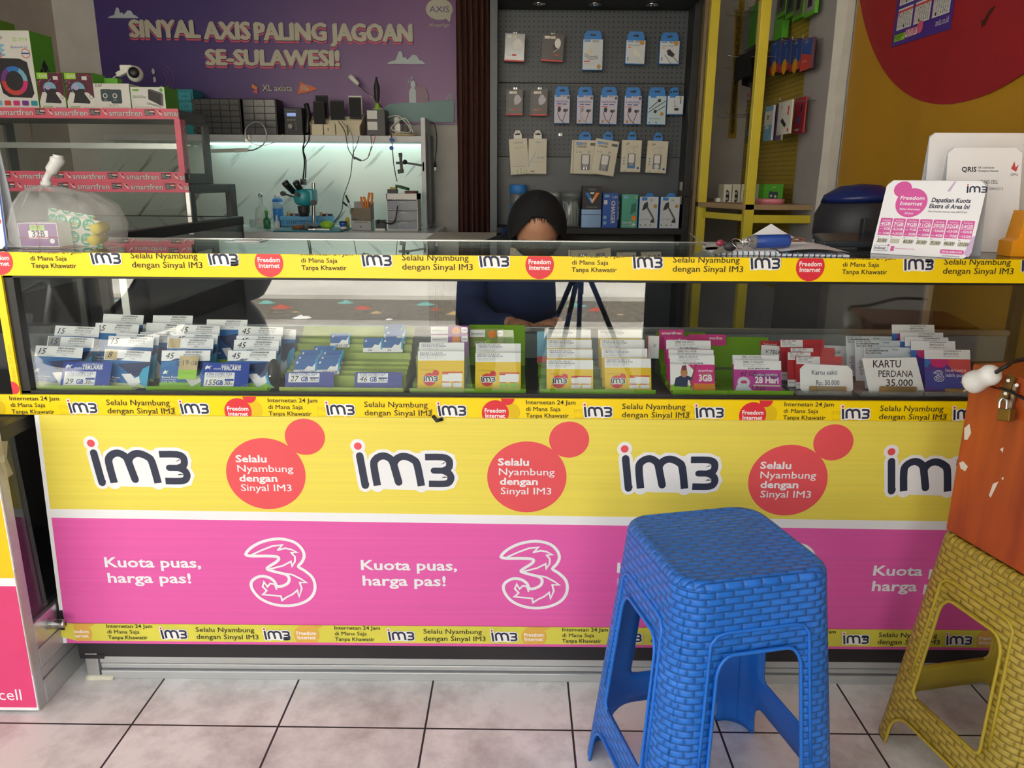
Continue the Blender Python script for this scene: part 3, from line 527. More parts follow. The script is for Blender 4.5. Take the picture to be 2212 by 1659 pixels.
a=PX(884,222); L.poly([(a[0],a[1]),(a[0],a[1]+.055),(a[0]+.018,a[1]+.085),(a[0]+.036,a[1]+.06),(a[0]+.036,a[1])],CLOUD,1); L.poly([(a[0]+.036,a[1]),(a[0]+.036,a[1]+.06),(a[0]+.018,a[1]+.085),(a[0]+.085,a[1]+.075),(a[0]+.1,a[1]+.04),(a[0]+.1,a[1])],C('banner_mauve','#8f7488'),1); L.disc(a[0]+.022,a[1]+.09,.013,CLOUD,2,ry=.018)
a=PX(985,216); b=PX(806,262); L.poly([(b[0],BZ0+.01),(b[0]+.0,b[1]),(b[0]+.08,b[1]+.085),(b[0]+.2,b[1]+.095),(a[0]-.01,a[1]),(a[0]-.01,BZ0+.01)],SAGE,.5)
m.build('wall_banner',org=(-1.2,BYY,BZ0),label='wide purple promotional banner with white headline on the back wall',cat='banner')
# ================================================================ repair workbench with marble back and shelf
c=thing('repair_workbench','white repair workbench with marble backboard and upper shelf below purple banner','workbench',(-1.0,2.4,0))
mar=bpy.data.materials.new('marble'); mar.use_nodes=True; t=mar.node_tree; L_=t.links.new; p=t.nodes['Principled BSDF']; co=N(t,'ShaderNodeTexCoord'); mp=N(t,'ShaderNodeMapping'); L_(co.outputs['Object'],mp.inputs[0]); mp.inputs['Rotation'].default_value=(0,rad(46),0); mp2=N(t,'ShaderNodeMapping'); L_(mp.outputs[0],mp2.inputs[0]); mp2.inputs['Scale'].default_value=(.8,1,7); mp=mp2
n=N(t,'ShaderNodeTexNoise'); n.inputs['Scale'].default_value=3.2; n.inputs['Detail'].default_value=6; n.inputs['Distortion'].default_value=.35; L_(mp.outputs[0],n.inputs['Vector']); r=N(t,'ShaderNodeValToRGB'); e=r.color_ramp.elements; e[0].position=.30; e[0].color=lin('#7d8585'); e[1].position=.40; e[1].color=lin('#c6d2cc'); L_(n.outputs['Fac'],r.inputs[0]); L_(r.outputs[0],p.inputs['Base Color']); p.inputs['Roughness'].default_value=.25
MB().box((-2.2,2.765,.82),(-.47,2.775,1.268),mar).build('backboard',c)
WB=C('bench_white','#c9ccd2',.4); m=MB(); m.box((-2.05,2.53,1.2605),(-.463,2.765,1.2925),WB); m.build('upper_shelf',c,bevel=.002)
DESKZ=.838
m=MB(); m.box((-1.62,2.2,DESKZ-.03),(-.37,2.765,DESKZ),C('bench_top','#d5dad9',.2)); m.build('bench_top',c,bevel=.002)
m=MB(); m.box((-1.6,2.22,0),(-.39,2.76,DESKZ-.03),C('bench_body','#b5b9be',.5)); m.build('bench_body',c)
m=MB(); m.box((-.465,2.53,DESKZ),(-.442,2.765,1.38),WB); m.build('end_board',c,bevel=.002)
m=MB(); m.box((-1.6,2.735,1.2515),(-.475,2.755,1.259),mat('led_strip','#dffff2',emit=1.2,var=0)); m.build('led_strip',c)
light('bench_led','AREA',(-1.03,2.68,1.248),(0,0,0),.22,(.8,1,.92),shape='RECTANGLE',size=1.1,size_y=.02)
MB().box((-.442,2.6,.86),(-.425,2.75,1.3),C('end_board_back','#5c5e62')).build('end_panel',c)
SZ=1.2935
# drawer organisers
def organiser(x0,x1,z1,nx,nz,label):
    c=thing('drawer_organiser',label,'organiser',((x0+x1)/2,2.65,SZ)); m=MB(); m.box((x0,2.585,SZ),(x1,2.7,z1),BLACK); m.build('case',c,bevel=.002)
    w_=(x1-x0-.008)/nx; h_=(z1-SZ-.008)/nz
    for i in range(nx):
        for j in range(nz):
            q=MB(); a,b=x0+.004+w_*i,SZ+.004+h_*j; q.box((a+.002,2.578,b+.002),(a+w_-.002,2.586,b+h_-.002),C('drawer_smoke','#5a5b60',.2)); qd=q.build('drawer',c); q=MB(); q.box((a+w_*.35,2.574,b+h_*.2),(a+w_*.65,2.579,b+h_*.32),MATS['drawer_smoke']); q.build('handle',qd)
organiser(-1.622,-1.372,1.467,5,6,'wider black drawer organiser left on the workbench shelf'); organiser(-1.362,-1.192,1.467,3,5,'narrower black drawer organiser right on the workbench shelf')
# teal drawers
c=thing('mini_drawers','small teal drawer tower left of the black organisers','drawers',(-1.68,2.64,SZ)); p0=WY(378,192,2.58); p1=WY(428,250,2.58)
m=MB(); m.box((p0.x,2.58,SZ),(p1.x-.016,2.72,p0.z),TEAL); m.build('case',c,bevel=.003)
for i in range(3): q=MB(); z=p0.z-.055-.048*i; q.box((p0.x+.008,2.572,z),(p1.x-.024,2.582,z+.038),C('teal_clear','#4fb0c4',.2)); qd=q.build('drawer',c); q=MB(); q.box((p0.x+.04,2.566,z+.016),(p1.x-.045,2.574,z+.024),TEAL); q.build('handle',qd)
# power supply
c=thing('bench_power_supply','dark bench power supply with blue display and round knob on the shelf','power supply',(-.93,2.63,SZ)); a=WY(612,232,2.57); b=WY(655,292,2.57)
m=MB(); m.box((a.x,2.57,SZ),(b.x,2.7,a.z),C('psu_dark','#2b2d33')); m.build('case',c,bevel=.003); MB().box((a.x+.016,2.567,a.z-.042),(a.x+.06,2.571,a.z-.026),C('lcd_blue','#7d93c8',emit=.25,var=0)).build('display',c)
m=MB(); m.lathe([(.013,0),(.0125,.012),(.009,.014)],C('knob_grey','#a5a5a0'),(a.x+.032,2.57,a.z-.09),(0,-1,0)); m.build('knob',c)
m=MB(); L=Lay(m,(a.x,2.5695,SZ),(1,0,0),(0,0,1)); [L.disc(.02+.016*i,.073,.0045,C('button_olive','#8f906e'),1) for i in range(3)]; [L.disc(.058,.03+.013*i,.0028,GREYT,1) for i in range(3)]; L.text('POWER SUPPLY',.012,.115,.005,GREYT,1); m.build('controls',c)
# phone rack (beige) with phones in it
c=thing('phone_rack','cream wooden phone rack with slanted top on the workbench shelf','rack',(-.72,2.63,SZ)); m=MB(); CR=C('cream_board','#d9cfb4',.6)
A=WY(668,262,2.55).x; B=WY(780,262,2.55).x
for i in range(3): m.box((A,2.55+.045*i,SZ),(B,2.553+.045*i,SZ+.052+.022*i),CR)
for i in range(5): m.box((A+.005+(B-A-.014)*i/4,2.55,SZ),(A+.009+(B-A-.014)*i/4,2.66,SZ+.05),CR)
m.prism([(0,0),(.115,0),(.115,.115),(0,.055)],(B,2.55,SZ),(0,1,0),(0,0,1),.004,CR); m.prism([(0,0),(.115,0),(.115,.115),(0,.055)],(A+.004,2.55,SZ),(0,1,0),(0,0,1),.004,CR); m.build('frame',c)
m=MB(); L=Lay(m,(A,2.549,SZ),(1,0,0),(0,0,1)); L.rrect(.09,.02,.094,.035,.002,INK,1); m.build('slot',c)
for i,(xa,ya,xb,yb,Y) in enumerate(((681,206,710,247,2.6),(676,219,703,262,2.56),(713,217,744,252,2.6),(753,210,781,248,2.6))):
    a=WY(xa,ya,Y); b=WY(xb,yb,Y); d=[0,.0,0,0][i]
    o=thing('mobile_phone',('black phone standing rearmost in cream rack','black phone at the left front of cream rack','dark phone in the middle of cream rack','black phone in white case at right of cream rack')[i],'phone',((a.x+b.x)/2,Y,b.z),'phones in the cream rack')
    if i==3: MB().box((a.x-.003,Y+.003,b.z),(b.x+.004,Y+.012,a.z+.008),PLW).build('phone_case',o,bevel=.004)
    MB().box((a.x,Y-.004,b.z-.02),(b.x,Y+.004,a.z),PBLACK).build('body',o,bevel=.003); MB().box((a.x+.003,Y-.0048,b.z-.014),(b.x-.003,Y-.004,a.z-.005),C('phone_screen','#0c0c0f',.5,spec=.2)).build('screen',o)
m=MB(); a=WY(662,238,2.58); m.tube([(a.x,2.58,a.z+.03),(a.x+.01,2.575,a.z-.02),(a.x+.006,2.57,a.z-.06),(a.x+.001,2.57,SZ+.008)],.013,BLACK,8,4); m.build('cable_bundle',org=(a.x,2.57,SZ),label='bundle of black cable between power supply and phone rack',cat='cable')
# tester box
c=thing('tester_box','grey tester box with two pale displays beside the cream rack','tester',(-.59,2.63,SZ)); a=WY(790,236,2.56); b=WY(833,292,2.56)
m=MB(); m.box((a.x,2.56,SZ),(b.x,2.68,a.z),C('tester_grey','#4a4a4e')); m.build('case',c,bevel=.003)
for i in range(2): MB().box((a.x+.006,2.557,a.z-.045-.053*i),(a.x+.056,2.561,a.z-.006-.053*i),C('display_pale','#b9bdbb',.3)).build('display',c)
m=MB(); a2=WY(813,170,2.6); m.box((a2.x-.02,2.59,a.z),(a2.x+.024,2.61,a.z+.006),LIME); m.lathe([(.012,0),(.007,.03),(.014,.055),(.016,.1),(.008,.13),(.004,.15)],PBLACK,(a2.x,2.6,a.z+.006)); m.lathe([(.0125,.0),(.0075,.028)],LIME,(a2.x,2.6,a.z+.0065)); m.build('glue_tube',org=(a2.x,2.6,a.z),label='black and lime glue tube standing on the grey tester box',cat='tube')
# white wand lamp leaning behind
m=MB(); a=WY(755,164,2.7); b=WY(826,232,2.7); m.tube([a,a*.72+b*.28],[.014,.014,.012,.01],PLW,10,3); m.tube([a*.72+b*.28,b],.0028,STEEL,6); m.build('wand_lamp',org=(b.x,2.7,b.z),label='white wand lamp on thin rod leaning against the purple banner',cat='lamp')
# adapters and white cord in the corner of the shelf, tape ring
m=MB(); a=WY(870,283,2.62)
m.lathe([(.07,0),(.071,.012),(.055,.012),(.054,.0)],C('masking_tape','#bfae86'),(a.x,2.63,SZ+.0),n=28); m.build('tape_roll',org=(a.x,2.63,SZ),label='flat beige masking tape roll on shelf end under white cords',cat='tape')
m=MB(); m.tube([(a.x-.09,2.64,SZ+.09),(a.x-.02,2.64,SZ+.1),(a.x+.04,2.63,SZ+.03),(a.x,2.6,SZ+.02),(a.x-.06,2.62,SZ+.04),(a.x+.01,2.64,SZ+.09),(a.x+.05,2.64,SZ+.02)],.003,PLW,6,5); m.box((a.x-.03,2.62,SZ+.014),(a.x-.012,2.64,SZ+.06),PLW); m.build('white_cord',org=(a.x,2.63,SZ+.012),label='tangled white charging cord on shelf end above tape roll',cat='cord')
m=MB(); m.box((a.x+.0,2.655,SZ+.012),(a.x+.018,2.675,SZ+.06),BLACK); m.lathe([(.016,0),(.016,.035),(.008,.045)],PLW,(a.x-.035,2.66,SZ+.055)); m.box((a.x-.045,2.65,SZ+.012),(a.x-.025,2.67,SZ+.055),PLW); m.build('plug_adapter',org=(a.x,2.66,SZ),label='white and black plug adapters standing at the right end of the shelf',cat='adapter')
# gooseneck tube lamp clamped to the shelf
c=thing('clip_lamp','white tube work lamp on bent gooseneck clipped to the shelf edge','lamp',(-1.2,2.5,1.27)); Y=2.49; w=lambda x,y: WY(x,y,Y)
m=MB(); a=w(532,299); m.box((a.x-.014,2.5,a.z-.016),(a.x+.014,2.545,a.z+.02),CHROME); m.build('clip',c,bevel=.002)
m=MB(); m.tube([a,w(530,280),w(545,265),w(563,265),w(575,285),w(570,310),w(550,323),w(536,325)],.0035,STEEL,7,6); m.build('gooseneck',c)
m=MB(); m.cyl(w(536,324),w(508,325),.0085,.011,PLW,14); m.build('socket',c); m=MB(); m.cyl(w(508,325),w(457,326),.009,.009,C('lamp_tube','#cfd2cf',.3),14); m.build('tube',c)
m=MB(); m.tube([w(532,300),w(550,312),w(580,312),w(605,300),w(611,290)],.002,PLW,6,5); m.build('cord',c)
# ================================================================ things on the bench
a=WY(694,480,2.35); DZ=DESKZ+.001
m=MB(); q0=WY(590,500,2.2); q1=WY(735,505,2.2); m.box((q0.x,2.19,DZ),(q1.x,2.5,DZ+.006),C('mat_teal','#2f7f93')); m.build('work_mat',org=(q0.x,2.3,DZ),label='teal silicone work mat under the microscope',cat='mat',bevel=.002)
c=thing('microscope','turquoise stereo microscope with black eyepieces on the bench','microscope',(-.93,2.4,DZ+.006)); Y=2.4; w=lambda x,y: WY(x,y,Y); TQ=C('turquoise','#2f9aa6',.35)
b0=w(658,480); zb=DZ+.0065
m=MB(); m.box((b0.x-.05,Y-.06,zb),(b0.x+.07,Y+.09,zb+.012),C('microscope_base','#3a3b40')); m.build('base',c,bevel=.003)
m=MB(); m.cyl((w(672,480).x,Y+.05,zb+.012),(w(672,400).x,Y+.05,w(672,395).z),.009,.009,CHROME,14); m.build('pillar',c)
h0=w(655,428); m=MB(); m.lathe([(.03,0),(.045,.01),(.05,.03),(.046,.07),(.03,.078)],TQ,(h0.x,Y,h0.z-.035),(.1,0,1),n=22); m.box((h0.x-.02,Y-.03,h0.z-.02),(h0.x+.06,Y+.05,h0.z+.045),TQ); m.build('head',c,bevel=.008)
m=MB(); m.cyl((h0.x,Y,h0.z-.07),(h0.x,Y,h0.z-.037),.028,.03,PBLACK,20); m.cyl((h0.x,Y,h0.z-.088),(h0.x,Y,h0.z-.07),.022,.026,BLACK,20); m.build('objective',c)
for xa,ya,xb,yb in ((621,393,634,414),(645,393,652,415)): m=MB(); A,B=w(xa,ya),w(xb,yb); m.tube([A+V((0,-.05,.0)),A*.7+B*.3+V((0,-.04,0)),B+V((0,.0,0))],[.017,.017,.015,.016],BLACK,12); m.build('eyepiece',c)
for x,y,r,d in ((614,418,.012,-.03),(682,437,.014,-.05),(648,420,.011,-.06)): m=MB(); A=w(x,y); m.cyl((A.x,Y+d,A.z),(A.x,Y+d+.025,A.z),r,r,BLACK,14); m.cyl((A.x,Y+d+.02,A.z),(h0.x,Y,h0.z-.01),.004,.004,BLACK,8); m.build('knob',c)
m=MB(); A=w(655,390); m.box((A.x-.012,Y-.01,A.z-.02),(A.x+.012,Y+.015,A.z+.008),BLACK); m.build('camera_port',c)
m=MB(); m.tube([A+V((0,0,.008)),w(652,350)+V((0,.05,0)),w(645,320)+V((0,.08,0)),(w(643,300).x,2.522,1.262),(w(643,294).x,2.522,1.3)],.0038,BLACK,6,5); m.build('cable',c)
m=MB(); m.tube([w(660,388)+V((0,0,.008)),w(655,345)+V((0,.05,0)),w(646,322)+V((0,.08,0)),(w(652,300).x,2.518,1.262),(w(655,294).x,2.518,1.3)],.003,BLACK,6,5); m.build('cable',c)
# basket
c=thing('basket','light blue slotted plastic basket behind the microscope base','basket',(-.9,2.6,DZ)); A=WY(606,467,2.56); B=WY(713,495,2.56); m=MB(); BB=C('basket_blue','#5fa3cf')
z0,z1=DZ,A.z
m.box((A.x,2.56,z0),(B.x,2.564,z0+.014),BB); m.box((A.x-.002,2.556,z1-.02),(B.x+.002,2.566,z1),BB)
n=22
for i in range(n+1): x=A.x+(B.x-A.x-.006)*i/n; m.box((x,2.56,z0+.014),(x+.0055,2.563,z1-.02),BB)
m.box((A.x,2.56,z0+.03),(B.x,2.5635,z0+.036),BB); m.box((A.x,2.66,z0),(B.x,2.664,z1),BB); m.box((A.x,2.564,z0),(A.x+.004,2.66,z1),BB); m.box((B.x-.004,2.564,z0),(B.x,2.66,z1),BB); m.box((A.x,2.56,z0),(B.x,2.664,z0+.003),BB); m.build('body',c)
for x,lb in ((.03,'left'),(.2,'right')):
    m=MB(); WOOD=C('light_wood','#b98f5c'); m.tube([(A.x+x,2.6,z0+.008),(A.x+x,2.6,z1+.02)],.008,WOOD,8); m.tube([(A.x+x+.03,2.6,z0+.008),(A.x+x+.03,2.6,z1+.016)],.006,WOOD,8); m.box((A.x+x-.008,2.598,z1),(A.x+x+.06,2.602,z1+.012),PNAVY); m.build('hand_tool',org=(A.x+x,2.6,z0),label=f'wooden handled hand tool at the {lb} end of the blue basket',cat='tool',group='hand tools in the blue basket')
# bottles
def bottle(px,pyb,pyt,Y,r,prof,mt,label,cap=None,capm=None,name='bottle',band=None):
    a=WY(px,pyt,Y); H=a.z-DZ; c=thing(name,label,'bottle' if name=='bottle' else 'can',(a.x,Y,DZ)); m=MB(); m.lathe([(r*p,H*q) for p,q in prof],mt,(a.x,Y,DZ),n=20); m.build('body',c)
    if cap: m=MB(); m.lathe([(r*cap[0],H*cap[1]),(r*cap[0],H*cap[2]),(r*cap[0]*.6,H*cap[2]+.001)],capm,(a.x,Y,DZ)); m.build('cap',c)
    if band: m=MB(); m.lathe([(r*1.01,H*band[0]),(r*1.01,H*band[1])],band[2],(a.x,Y,DZ)); m.build('label_band',c)
BG=C('bottle_clear','#cfe0d8',.1,alpha=.45,var=0); P1=[(.6,0),(1,.03),(1,.42),(.85,.55),(.35,.64),(.3,.82),(.3,.9)]
bottle(562,497,418,2.5,.033,P1,BG,'clear swing-top glass bottle left on the bench',(.34,.9,1),CHROME,band=(.08,.28,C('label_white','#c9d0cc')))
bottle(575,497,455,2.42,.018,P1,C('bottle_green','#2f7f4f',.2),'small green and white bottle beside the clear glass bottle',(.5,.86,1),GREEN)
bottle(598,494,418,2.6,.026,[(.95,0),(1,.02),(1,.8),(.75,.86)],PBLUE,'tall blue and white spray can on the bench behind the basket',(.5,.86,.96),PLW,'spray_can',band=(.55,.75,C('can_band','#a9c6dc')))
bottle(597,497,465,2.38,.014,P1,C('dropper_white','#d5dad8',.3),'white dropper bottle before the blue spray can',(.2,.86,1),PLW)
bottle(741,498,478,2.35,.019,[(1,0),(1,.1),(.8,.5),(1,.6),(1,.95)],C('jar_blue','#2c5fb0',.2),'small blue and white jar right of the microscope',(1.02,.88,1),PNAVY,band=(.1,.4,PLW))
for px in (545,): bottle(px,497,474,2.55,.016,[(1,0),(1,.97),(.9,1)],C('tube_clear','#b5c5c0',.1,alpha=.5,var=0),'little clear pot left of the glass bottle on the bench')
m=MB(); a=WY(707,490,2.3); m.ball((a.x,2.3,DZ+.008+.02),.032,LIME,14,(1.1,.7,.62)); m.build('lime_sponge',org=(a.x,2.3,DZ),label='lime green sponge on the teal work mat',cat='sponge')
m=MB(); a=WY(645,493,2.26); m.tube([(a.x-.03,2.26,DZ+.017),(a.x+.02,2.27,DZ+.017)],.0095,C('cork_brown','#8a5a38'),8); m.lathe([(.014,0),(.014,.028),(.01,.03)],PLG,(a.x+.03,2.29,DZ+.007)); m.build('solder_holder',org=(a.x,2.26,DZ+.007),label='brown handled grinder and grey cup on the teal work mat',cat='tool')
m=MB(); a=WY(692,498,2.24); m.bar((a.x-.05,2.22,DZ+.011),(a.x+.05,2.22,DZ+.011),.012,.006,STEEL); m.bar((a.x-.02,2.2,DZ+.012),(a.x-.02,2.25,DZ+.012),.006,.006,CHROME); m.build('board_clamp',org=(a.x,2.22,DZ+.007),label='small steel board clamp lying on the teal work mat',cat='clamp')
# tool box with pliers
c=thing('tool_organiser','grey and brown tool organiser box with drawer on bench','organiser',(-.78,2.4,DZ)); A=WY(757,450,2.34); B=WY(802,500,2.34); z1=A.z; m=MB(); KB=C('kraft_brown','#6f6250')
zm=WY(780,476,2.34).z
m.box((A.x,2.34,DZ),(B.x,2.44,zm-.002),C('organiser_grey','#a3a5a6')); m.prism([(0,zm-DZ),(B.x-A.x,zm-DZ),(B.x-A.x,z1-DZ),(.01,z1-DZ)],(A.x,2.346,DZ),(1,0,0),(0,0,1),-.004,KB); m.box((A.x,2.43,zm),(B.x,2.436,z1+.03),C('organiser_back','#8f9294')); m.box((A.x,2.35,zm),(A.x+.003,2.43,z1),KB); m.box((B.x-.003,2.35,zm),(B.x,2.43,z1+.02),KB); m.build('case',c)
m=MB(); m.box((A.x+.004,2.336,DZ+.004),(B.x-.004,2.341,DZ+.022),MATS['organiser_grey']); m.prism([(.0,0),(.014,0),(.007,-.007)],(A.x+.04,2.3355,DZ+.02),(1,0,0),(0,0,1),.001,PBLACK); m.build('drawer',c)
m=MB(); L=Lay(m,(A.x,2.3395,DZ),(1,0,0),(0,0,1)); L.rect(.008,.05,.03,.056,PBLACK,1); L.text('EQUIPMENT RACK',.02,.036,.005,INK,1); L=Lay(m,(A.x,2.3415,zm),(1,0,0),(0,0,1)); [(L.disc(.014+.014*i,.012,.004,PLG,1.5),L.disc(.014+.014*i,.012,.002,PBLACK,2.5)) for i in range(4)]; m.build('front_print',c)
for i,(xb,yb,xt,yt,mt_,lb) in enumerate(((789,452,783,425,ORANGE,'orange handled pliers leaning left in the tool organiser'),(797,452,801,416,ORANGE,'orange handled cutters standing right in the tool organiser'),(758,448,747,422,PBLACK,'black probe leaning left in the tool organiser'),(756,450,740,436,PBLACK,'black tweezers leaning furthest left in the tool organiser'))):
    a=WY(xb,yb,2.4); b=WY(xt,yt,2.4); o=thing('pliers' if i<2 else 'probe',lb,'tool',tuple(a-V((0,0,.03)))); k=V((.006,0,0)) if i<2 else V((0,0,0))
    if i<2:
        for s in (-1,1): m=MB(); m.tube([a+k*s*.4,a*.6+b*.4+k*s*1.6,b+k*s*1.1],[.004,.0055,.006],mt_,8,3); m.build('handle',o)
        m=MB(); m.tube([a-V((0,0,.03)),a],.006,PNAVY,8); m.build('jaw',o)
    else: m=MB(); m.tube([a-V((0,0,.03)),a,a*.5+b*.5],.002,STEEL,6); m.build('shaft',o); m=MB(); m.tube([a*.6+b*.4,b],.005,mt_,8); m.build('handle',o)
m=MB(); a=WY(756,487,2.43); m.lathe([(.011,0),(.011,.05),(.004,.06)],C('yellow_bottle','#c9b52c'),(a.x-.012,2.43,DZ)); m.build('yellow_bottle',org=(a.x,2.43,DZ),label='small yellow bottle left of the tool organiser',cat='bottle')
# charger cube with cable loop, parts drawers
m=MB(); a=WY(823,488,2.36); m.box((a.x-.024,2.34,DZ),(a.x+.024,2.38,DZ+.05),PBLACK); m.box((a.x-.024,2.335,DZ+.0),(a.x+.024,2.3395,DZ+.01),PLW); m.tube([(a.x-.01,2.336,DZ+.035),(a.x-.005,2.33,DZ+.05),(a.x+.02,2.33,DZ+.04),(a.x+.05,2.34,DZ+.034),(a.x+.075,2.325,DZ+.05),(a.x+.09,2.325,DZ+.12)],.0035,BLACK,6,5); m.build('heater_block',org=(a.x,2.36,DZ),label='small black block heater with looped cable beside parts drawers',cat='heater')
c=thing('parts_drawers','white parts drawer unit with three clear drawers on bench right end','drawers',(-.56,2.45,DZ)); A=WY(834,418,2.36); B=WY(914,500,2.36); B.x=min(B.x,-.468); H=(A.z-DZ-.03)/3
m=MB(); m.box((A.x,2.36,DZ),(A.x+.004,2.5,A.z),PLW); m.box((B.x-.004,2.36,DZ),(B.x,2.5,A.z),PLW); m.box((A.x,2.36,A.z-.028),(B.x,2.5,A.z),PLW); m.box((A.x,2.36,DZ),(B.x,2.5,DZ+.004),PLW); m.box((A.x,2.495,DZ),(B.x,2.5,A.z),PLW)
for i in (1,2): m.box((A.x,2.36,DZ+H*i),(B.x,2.5,DZ+H*i+.003),PLW)
m.build('frame',c)
for i in range(3):
    q=MB(); z=DZ+.005+H*i; q.box((A.x+.005,2.355,z),(B.x-.005,2.49,z+H-.008),C('drawer_clear','#aeb6c8',.2,alpha=.55,var=0)); qd=q.build('drawer',c); q=MB(); q.tube([(A.x+.06,2.353,z+.012),(A.x+.065,2.349,z+.03),(A.x+.1,2.349,z+.03),(A.x+.105,2.353,z+.012)],.002,PLW,6,3); q.build('handle',qd)
# tape rolls on the drawers
for x,r,zz,mt_,lb in ((.07,.036,0,C('tape_green','#3f6b4c',.3),'dark green tape roll tilted on the parts drawers'),(.115,.034,.0,C('tape_brown','#7a4b3e',.3),'brown cable ring on right of the parts drawers')):
    m=MB(); m.lathe([(r,0),(r,.012),(r*.8,.012),(r*.8,0),(r,0)],mt_,(A.x+x,2.42+.01*(x>.1),A.z+.022*(x<.1)+.001),(.25,0,1) if x<.1 else (0,0,1),n=26); m.build('tape_roll',org=(A.x+x,2.42,A.z),label=lb,cat='tape')
m=MB(); m.box((A.x+.005,2.37,A.z+.0005),(A.x+.05,2.42,A.z+.02),PBLACK); m.box((A.x+.018,2.365,A.z+.02),(A.x+.05,2.4,A.z+.03),C('yellow_dark','#a3a13a')); m.build('test_clip',org=(A.x+.03,2.4,A.z),label='black and yellow test clamp at left on the parts drawers',cat='clamp')
# phone holder arm on the end board
c=thing('phone_holder','black phone holder on a grey arm fixed to the bench end board','holder',(-.5,2.5,1.08)); w=lambda x,y: WY(x,y,2.5)
m=MB(); m.bar(w(878,352),w(911,358)+V((.01,.04,0)),.012,.01,PLG); m.bar(w(911,358)+V((.005,.04,.02)),w(911,366)+V((.005,.04,-.01)),.02,.012,BLACK); m.build('arm',c,bevel=.002)
m=MB(); m.ball(w(875,350),.012,BLACK,12); m.box((w(856,352).x,2.485,w(856,352).z-.006),(w(873,352).x,2.5,w(856,352).z+.006),BLACK); m.bar(w(865,334),w(868,370),.012,.014,BLACK); m.bar(w(859,371),w(872,369),.008,.02,BLACK); m.bar(w(861,335),w(869,334),.007,.02,BLACK); m.build('clamp',c,bevel=.002)
# hanging leads
def lead(pts,Y,label,mt_=BLACK,r=.0022,name='cable',extra=None,group=None):
    P=[WY(x,y,Y) for x,y in pts]; m=MB(); m.tube(P,r,mt_,6,5)
    if extra: extra(m,P)
    m.build(name,org=tuple(P[0]),label=label,cat='cable',group=group)
DG=C('lead_grey','#8f9092')
lead([(731,262),(745,285),(752,320),(762,338),(766,345)],2.5,'pair of dark leads falling from cream rack to an inline plug',BLACK)
lead([(738,262),(760,290),(763,320),(764,340)],2.495,'pale lead hanging from the front of the cream rack',DG)
lead([(776,294),(770,315),(762,335),(757,380),(742,425),(738,455),(720,480),(698,492)],2.48,'long thin black lead hanging from shelf down to the work mat',BLACK,.002)
lead([(765,340),(780,347),(795,340),(802,315),(801,292)],2.47,'looped black lead with inline plug below the grey tester box',BLACK,.002,extra=lambda m,P:m.bar(P[0],P[1],.01,.01,BLACK))
lead([(812,290),(805,315),(796,335)],2.49,'short red lead from the grey tester box',RED,.0018)
lead([(838,291),(845,290),(847,310),(850,350),(855,380),(858,392)],2.49,'black power lead dropping beside two blue hooks',BLACK,.0025)
for y in (302,320): m=MB(); a=WY(846.5,y,2.5); m.cyl((a.x,2.486,a.z),(a.x,2.5,a.z),.0105,.009,C('hook_blue','#1d4fa8'),18); m.build('cable_hook',org=tuple(a),label='round blue cable hook '+('on the shelf edge, above its pair' if y==302 else 'just below the shelf edge'),cat='hook')
def plug(m,P): m.tube([P[-1]+V((0,0,.02)),P[-1]-V((0,0,.008))],[.005,.008,.006],BLACK,8); [m.cyl(P[-1]+V((s*.003,0,-.008)),P[-1]+V((s*.003,0,-.024)),.0014,.0014,CHROME,6) for s in (-1,1)]
lead([(930,263),(938,268),(943,290),(943,320),(940,345),(940,358)],2.6,'black power cord with two-pin plug hanging from the bench end board',BLACK,.003,'cable',plug)
# ================================================================ curtain
def WP(x,y,p,n): d=ray(x,y); n=V(n); return CAM+d*((V(p)-CAM).dot(n)/d.dot(n))
m=MB(); CURT=C('curtain_brown','#4a2a22',.85,var=.15,scale=40); a=WY(984,0,2.4); b=WY(1061,0,2.4)
G=[[(a.x+(b.x-a.x)*j/48,2.43+.022*math.sin(j*.82+.25*math.sin(i*.6))+.008*math.sin(j*2.1+i*.2),2.3-2.25*i/24) for j in range(49)] for i in range(25)]
G2=[[(x,y+.003,z) for x,y,z in r] for r in G]
m.grid(G,CURT); m.build('curtain',org=(a.x,2.43,.05),label='dark brown pleated curtain between purple banner and grey peg cabinet',cat='curtain')
# ================================================================ peg cabinet
def pegmat(name,col,hole,sp,ax):
    m=bpy.data.materials.new(name); m.use_nodes=True; t=m.node_tree; L=t.links.new; p=t.nodes['Principled BSDF']; co=N(t,'ShaderNodeTexCoord'); s=N(t,'ShaderNodeSeparateXYZ'); L(co.outputs['Object'],s.inputs[0]); o=[]
    for k in (ax,2):
        d=N(t,'ShaderNodeMath',operation='DIVIDE'); L(s.outputs[k],d.inputs[0]); d.inputs[1].default_value=sp; f=N(t,'ShaderNodeMath',operation='FRACT'); L(d.outputs[0],f.inputs[0]); g=N(t,'ShaderNodeMath',operation='SUBTRACT'); L(f.outputs[0],g.inputs[0]); g.inputs[1].default_value=.5; q=N(t,'ShaderNodeMath',operation='POWER'); ab=N(t,'ShaderNodeMath',operation='ABSOLUTE'); L(g.outputs[0],ab.inputs[0]); L(ab.outputs[0],q.inputs[0]); q.inputs[1].default_value=2; o.append(q)
    a=N(t,'ShaderNodeMath',operation='ADD'); L(o[0].outputs[0],a.inputs[0]); L(o[1].outputs[0],a.inputs[1]); c=N(t,'ShaderNodeMath',operation='LESS_THAN'); L(a.outputs[0],c.inputs[0]); c.inputs[1].default_value=.03
    mx=N(t,'ShaderNodeMix',data_type='RGBA'); L(c.outputs[0],mx.inputs[0]); mx.inputs[6].default_value=lin(col); mx.inputs[7].default_value=lin(hole); L(mx.outputs[2],p.inputs['Base Color']); p.inputs['Roughness'].default_value=.45; return m
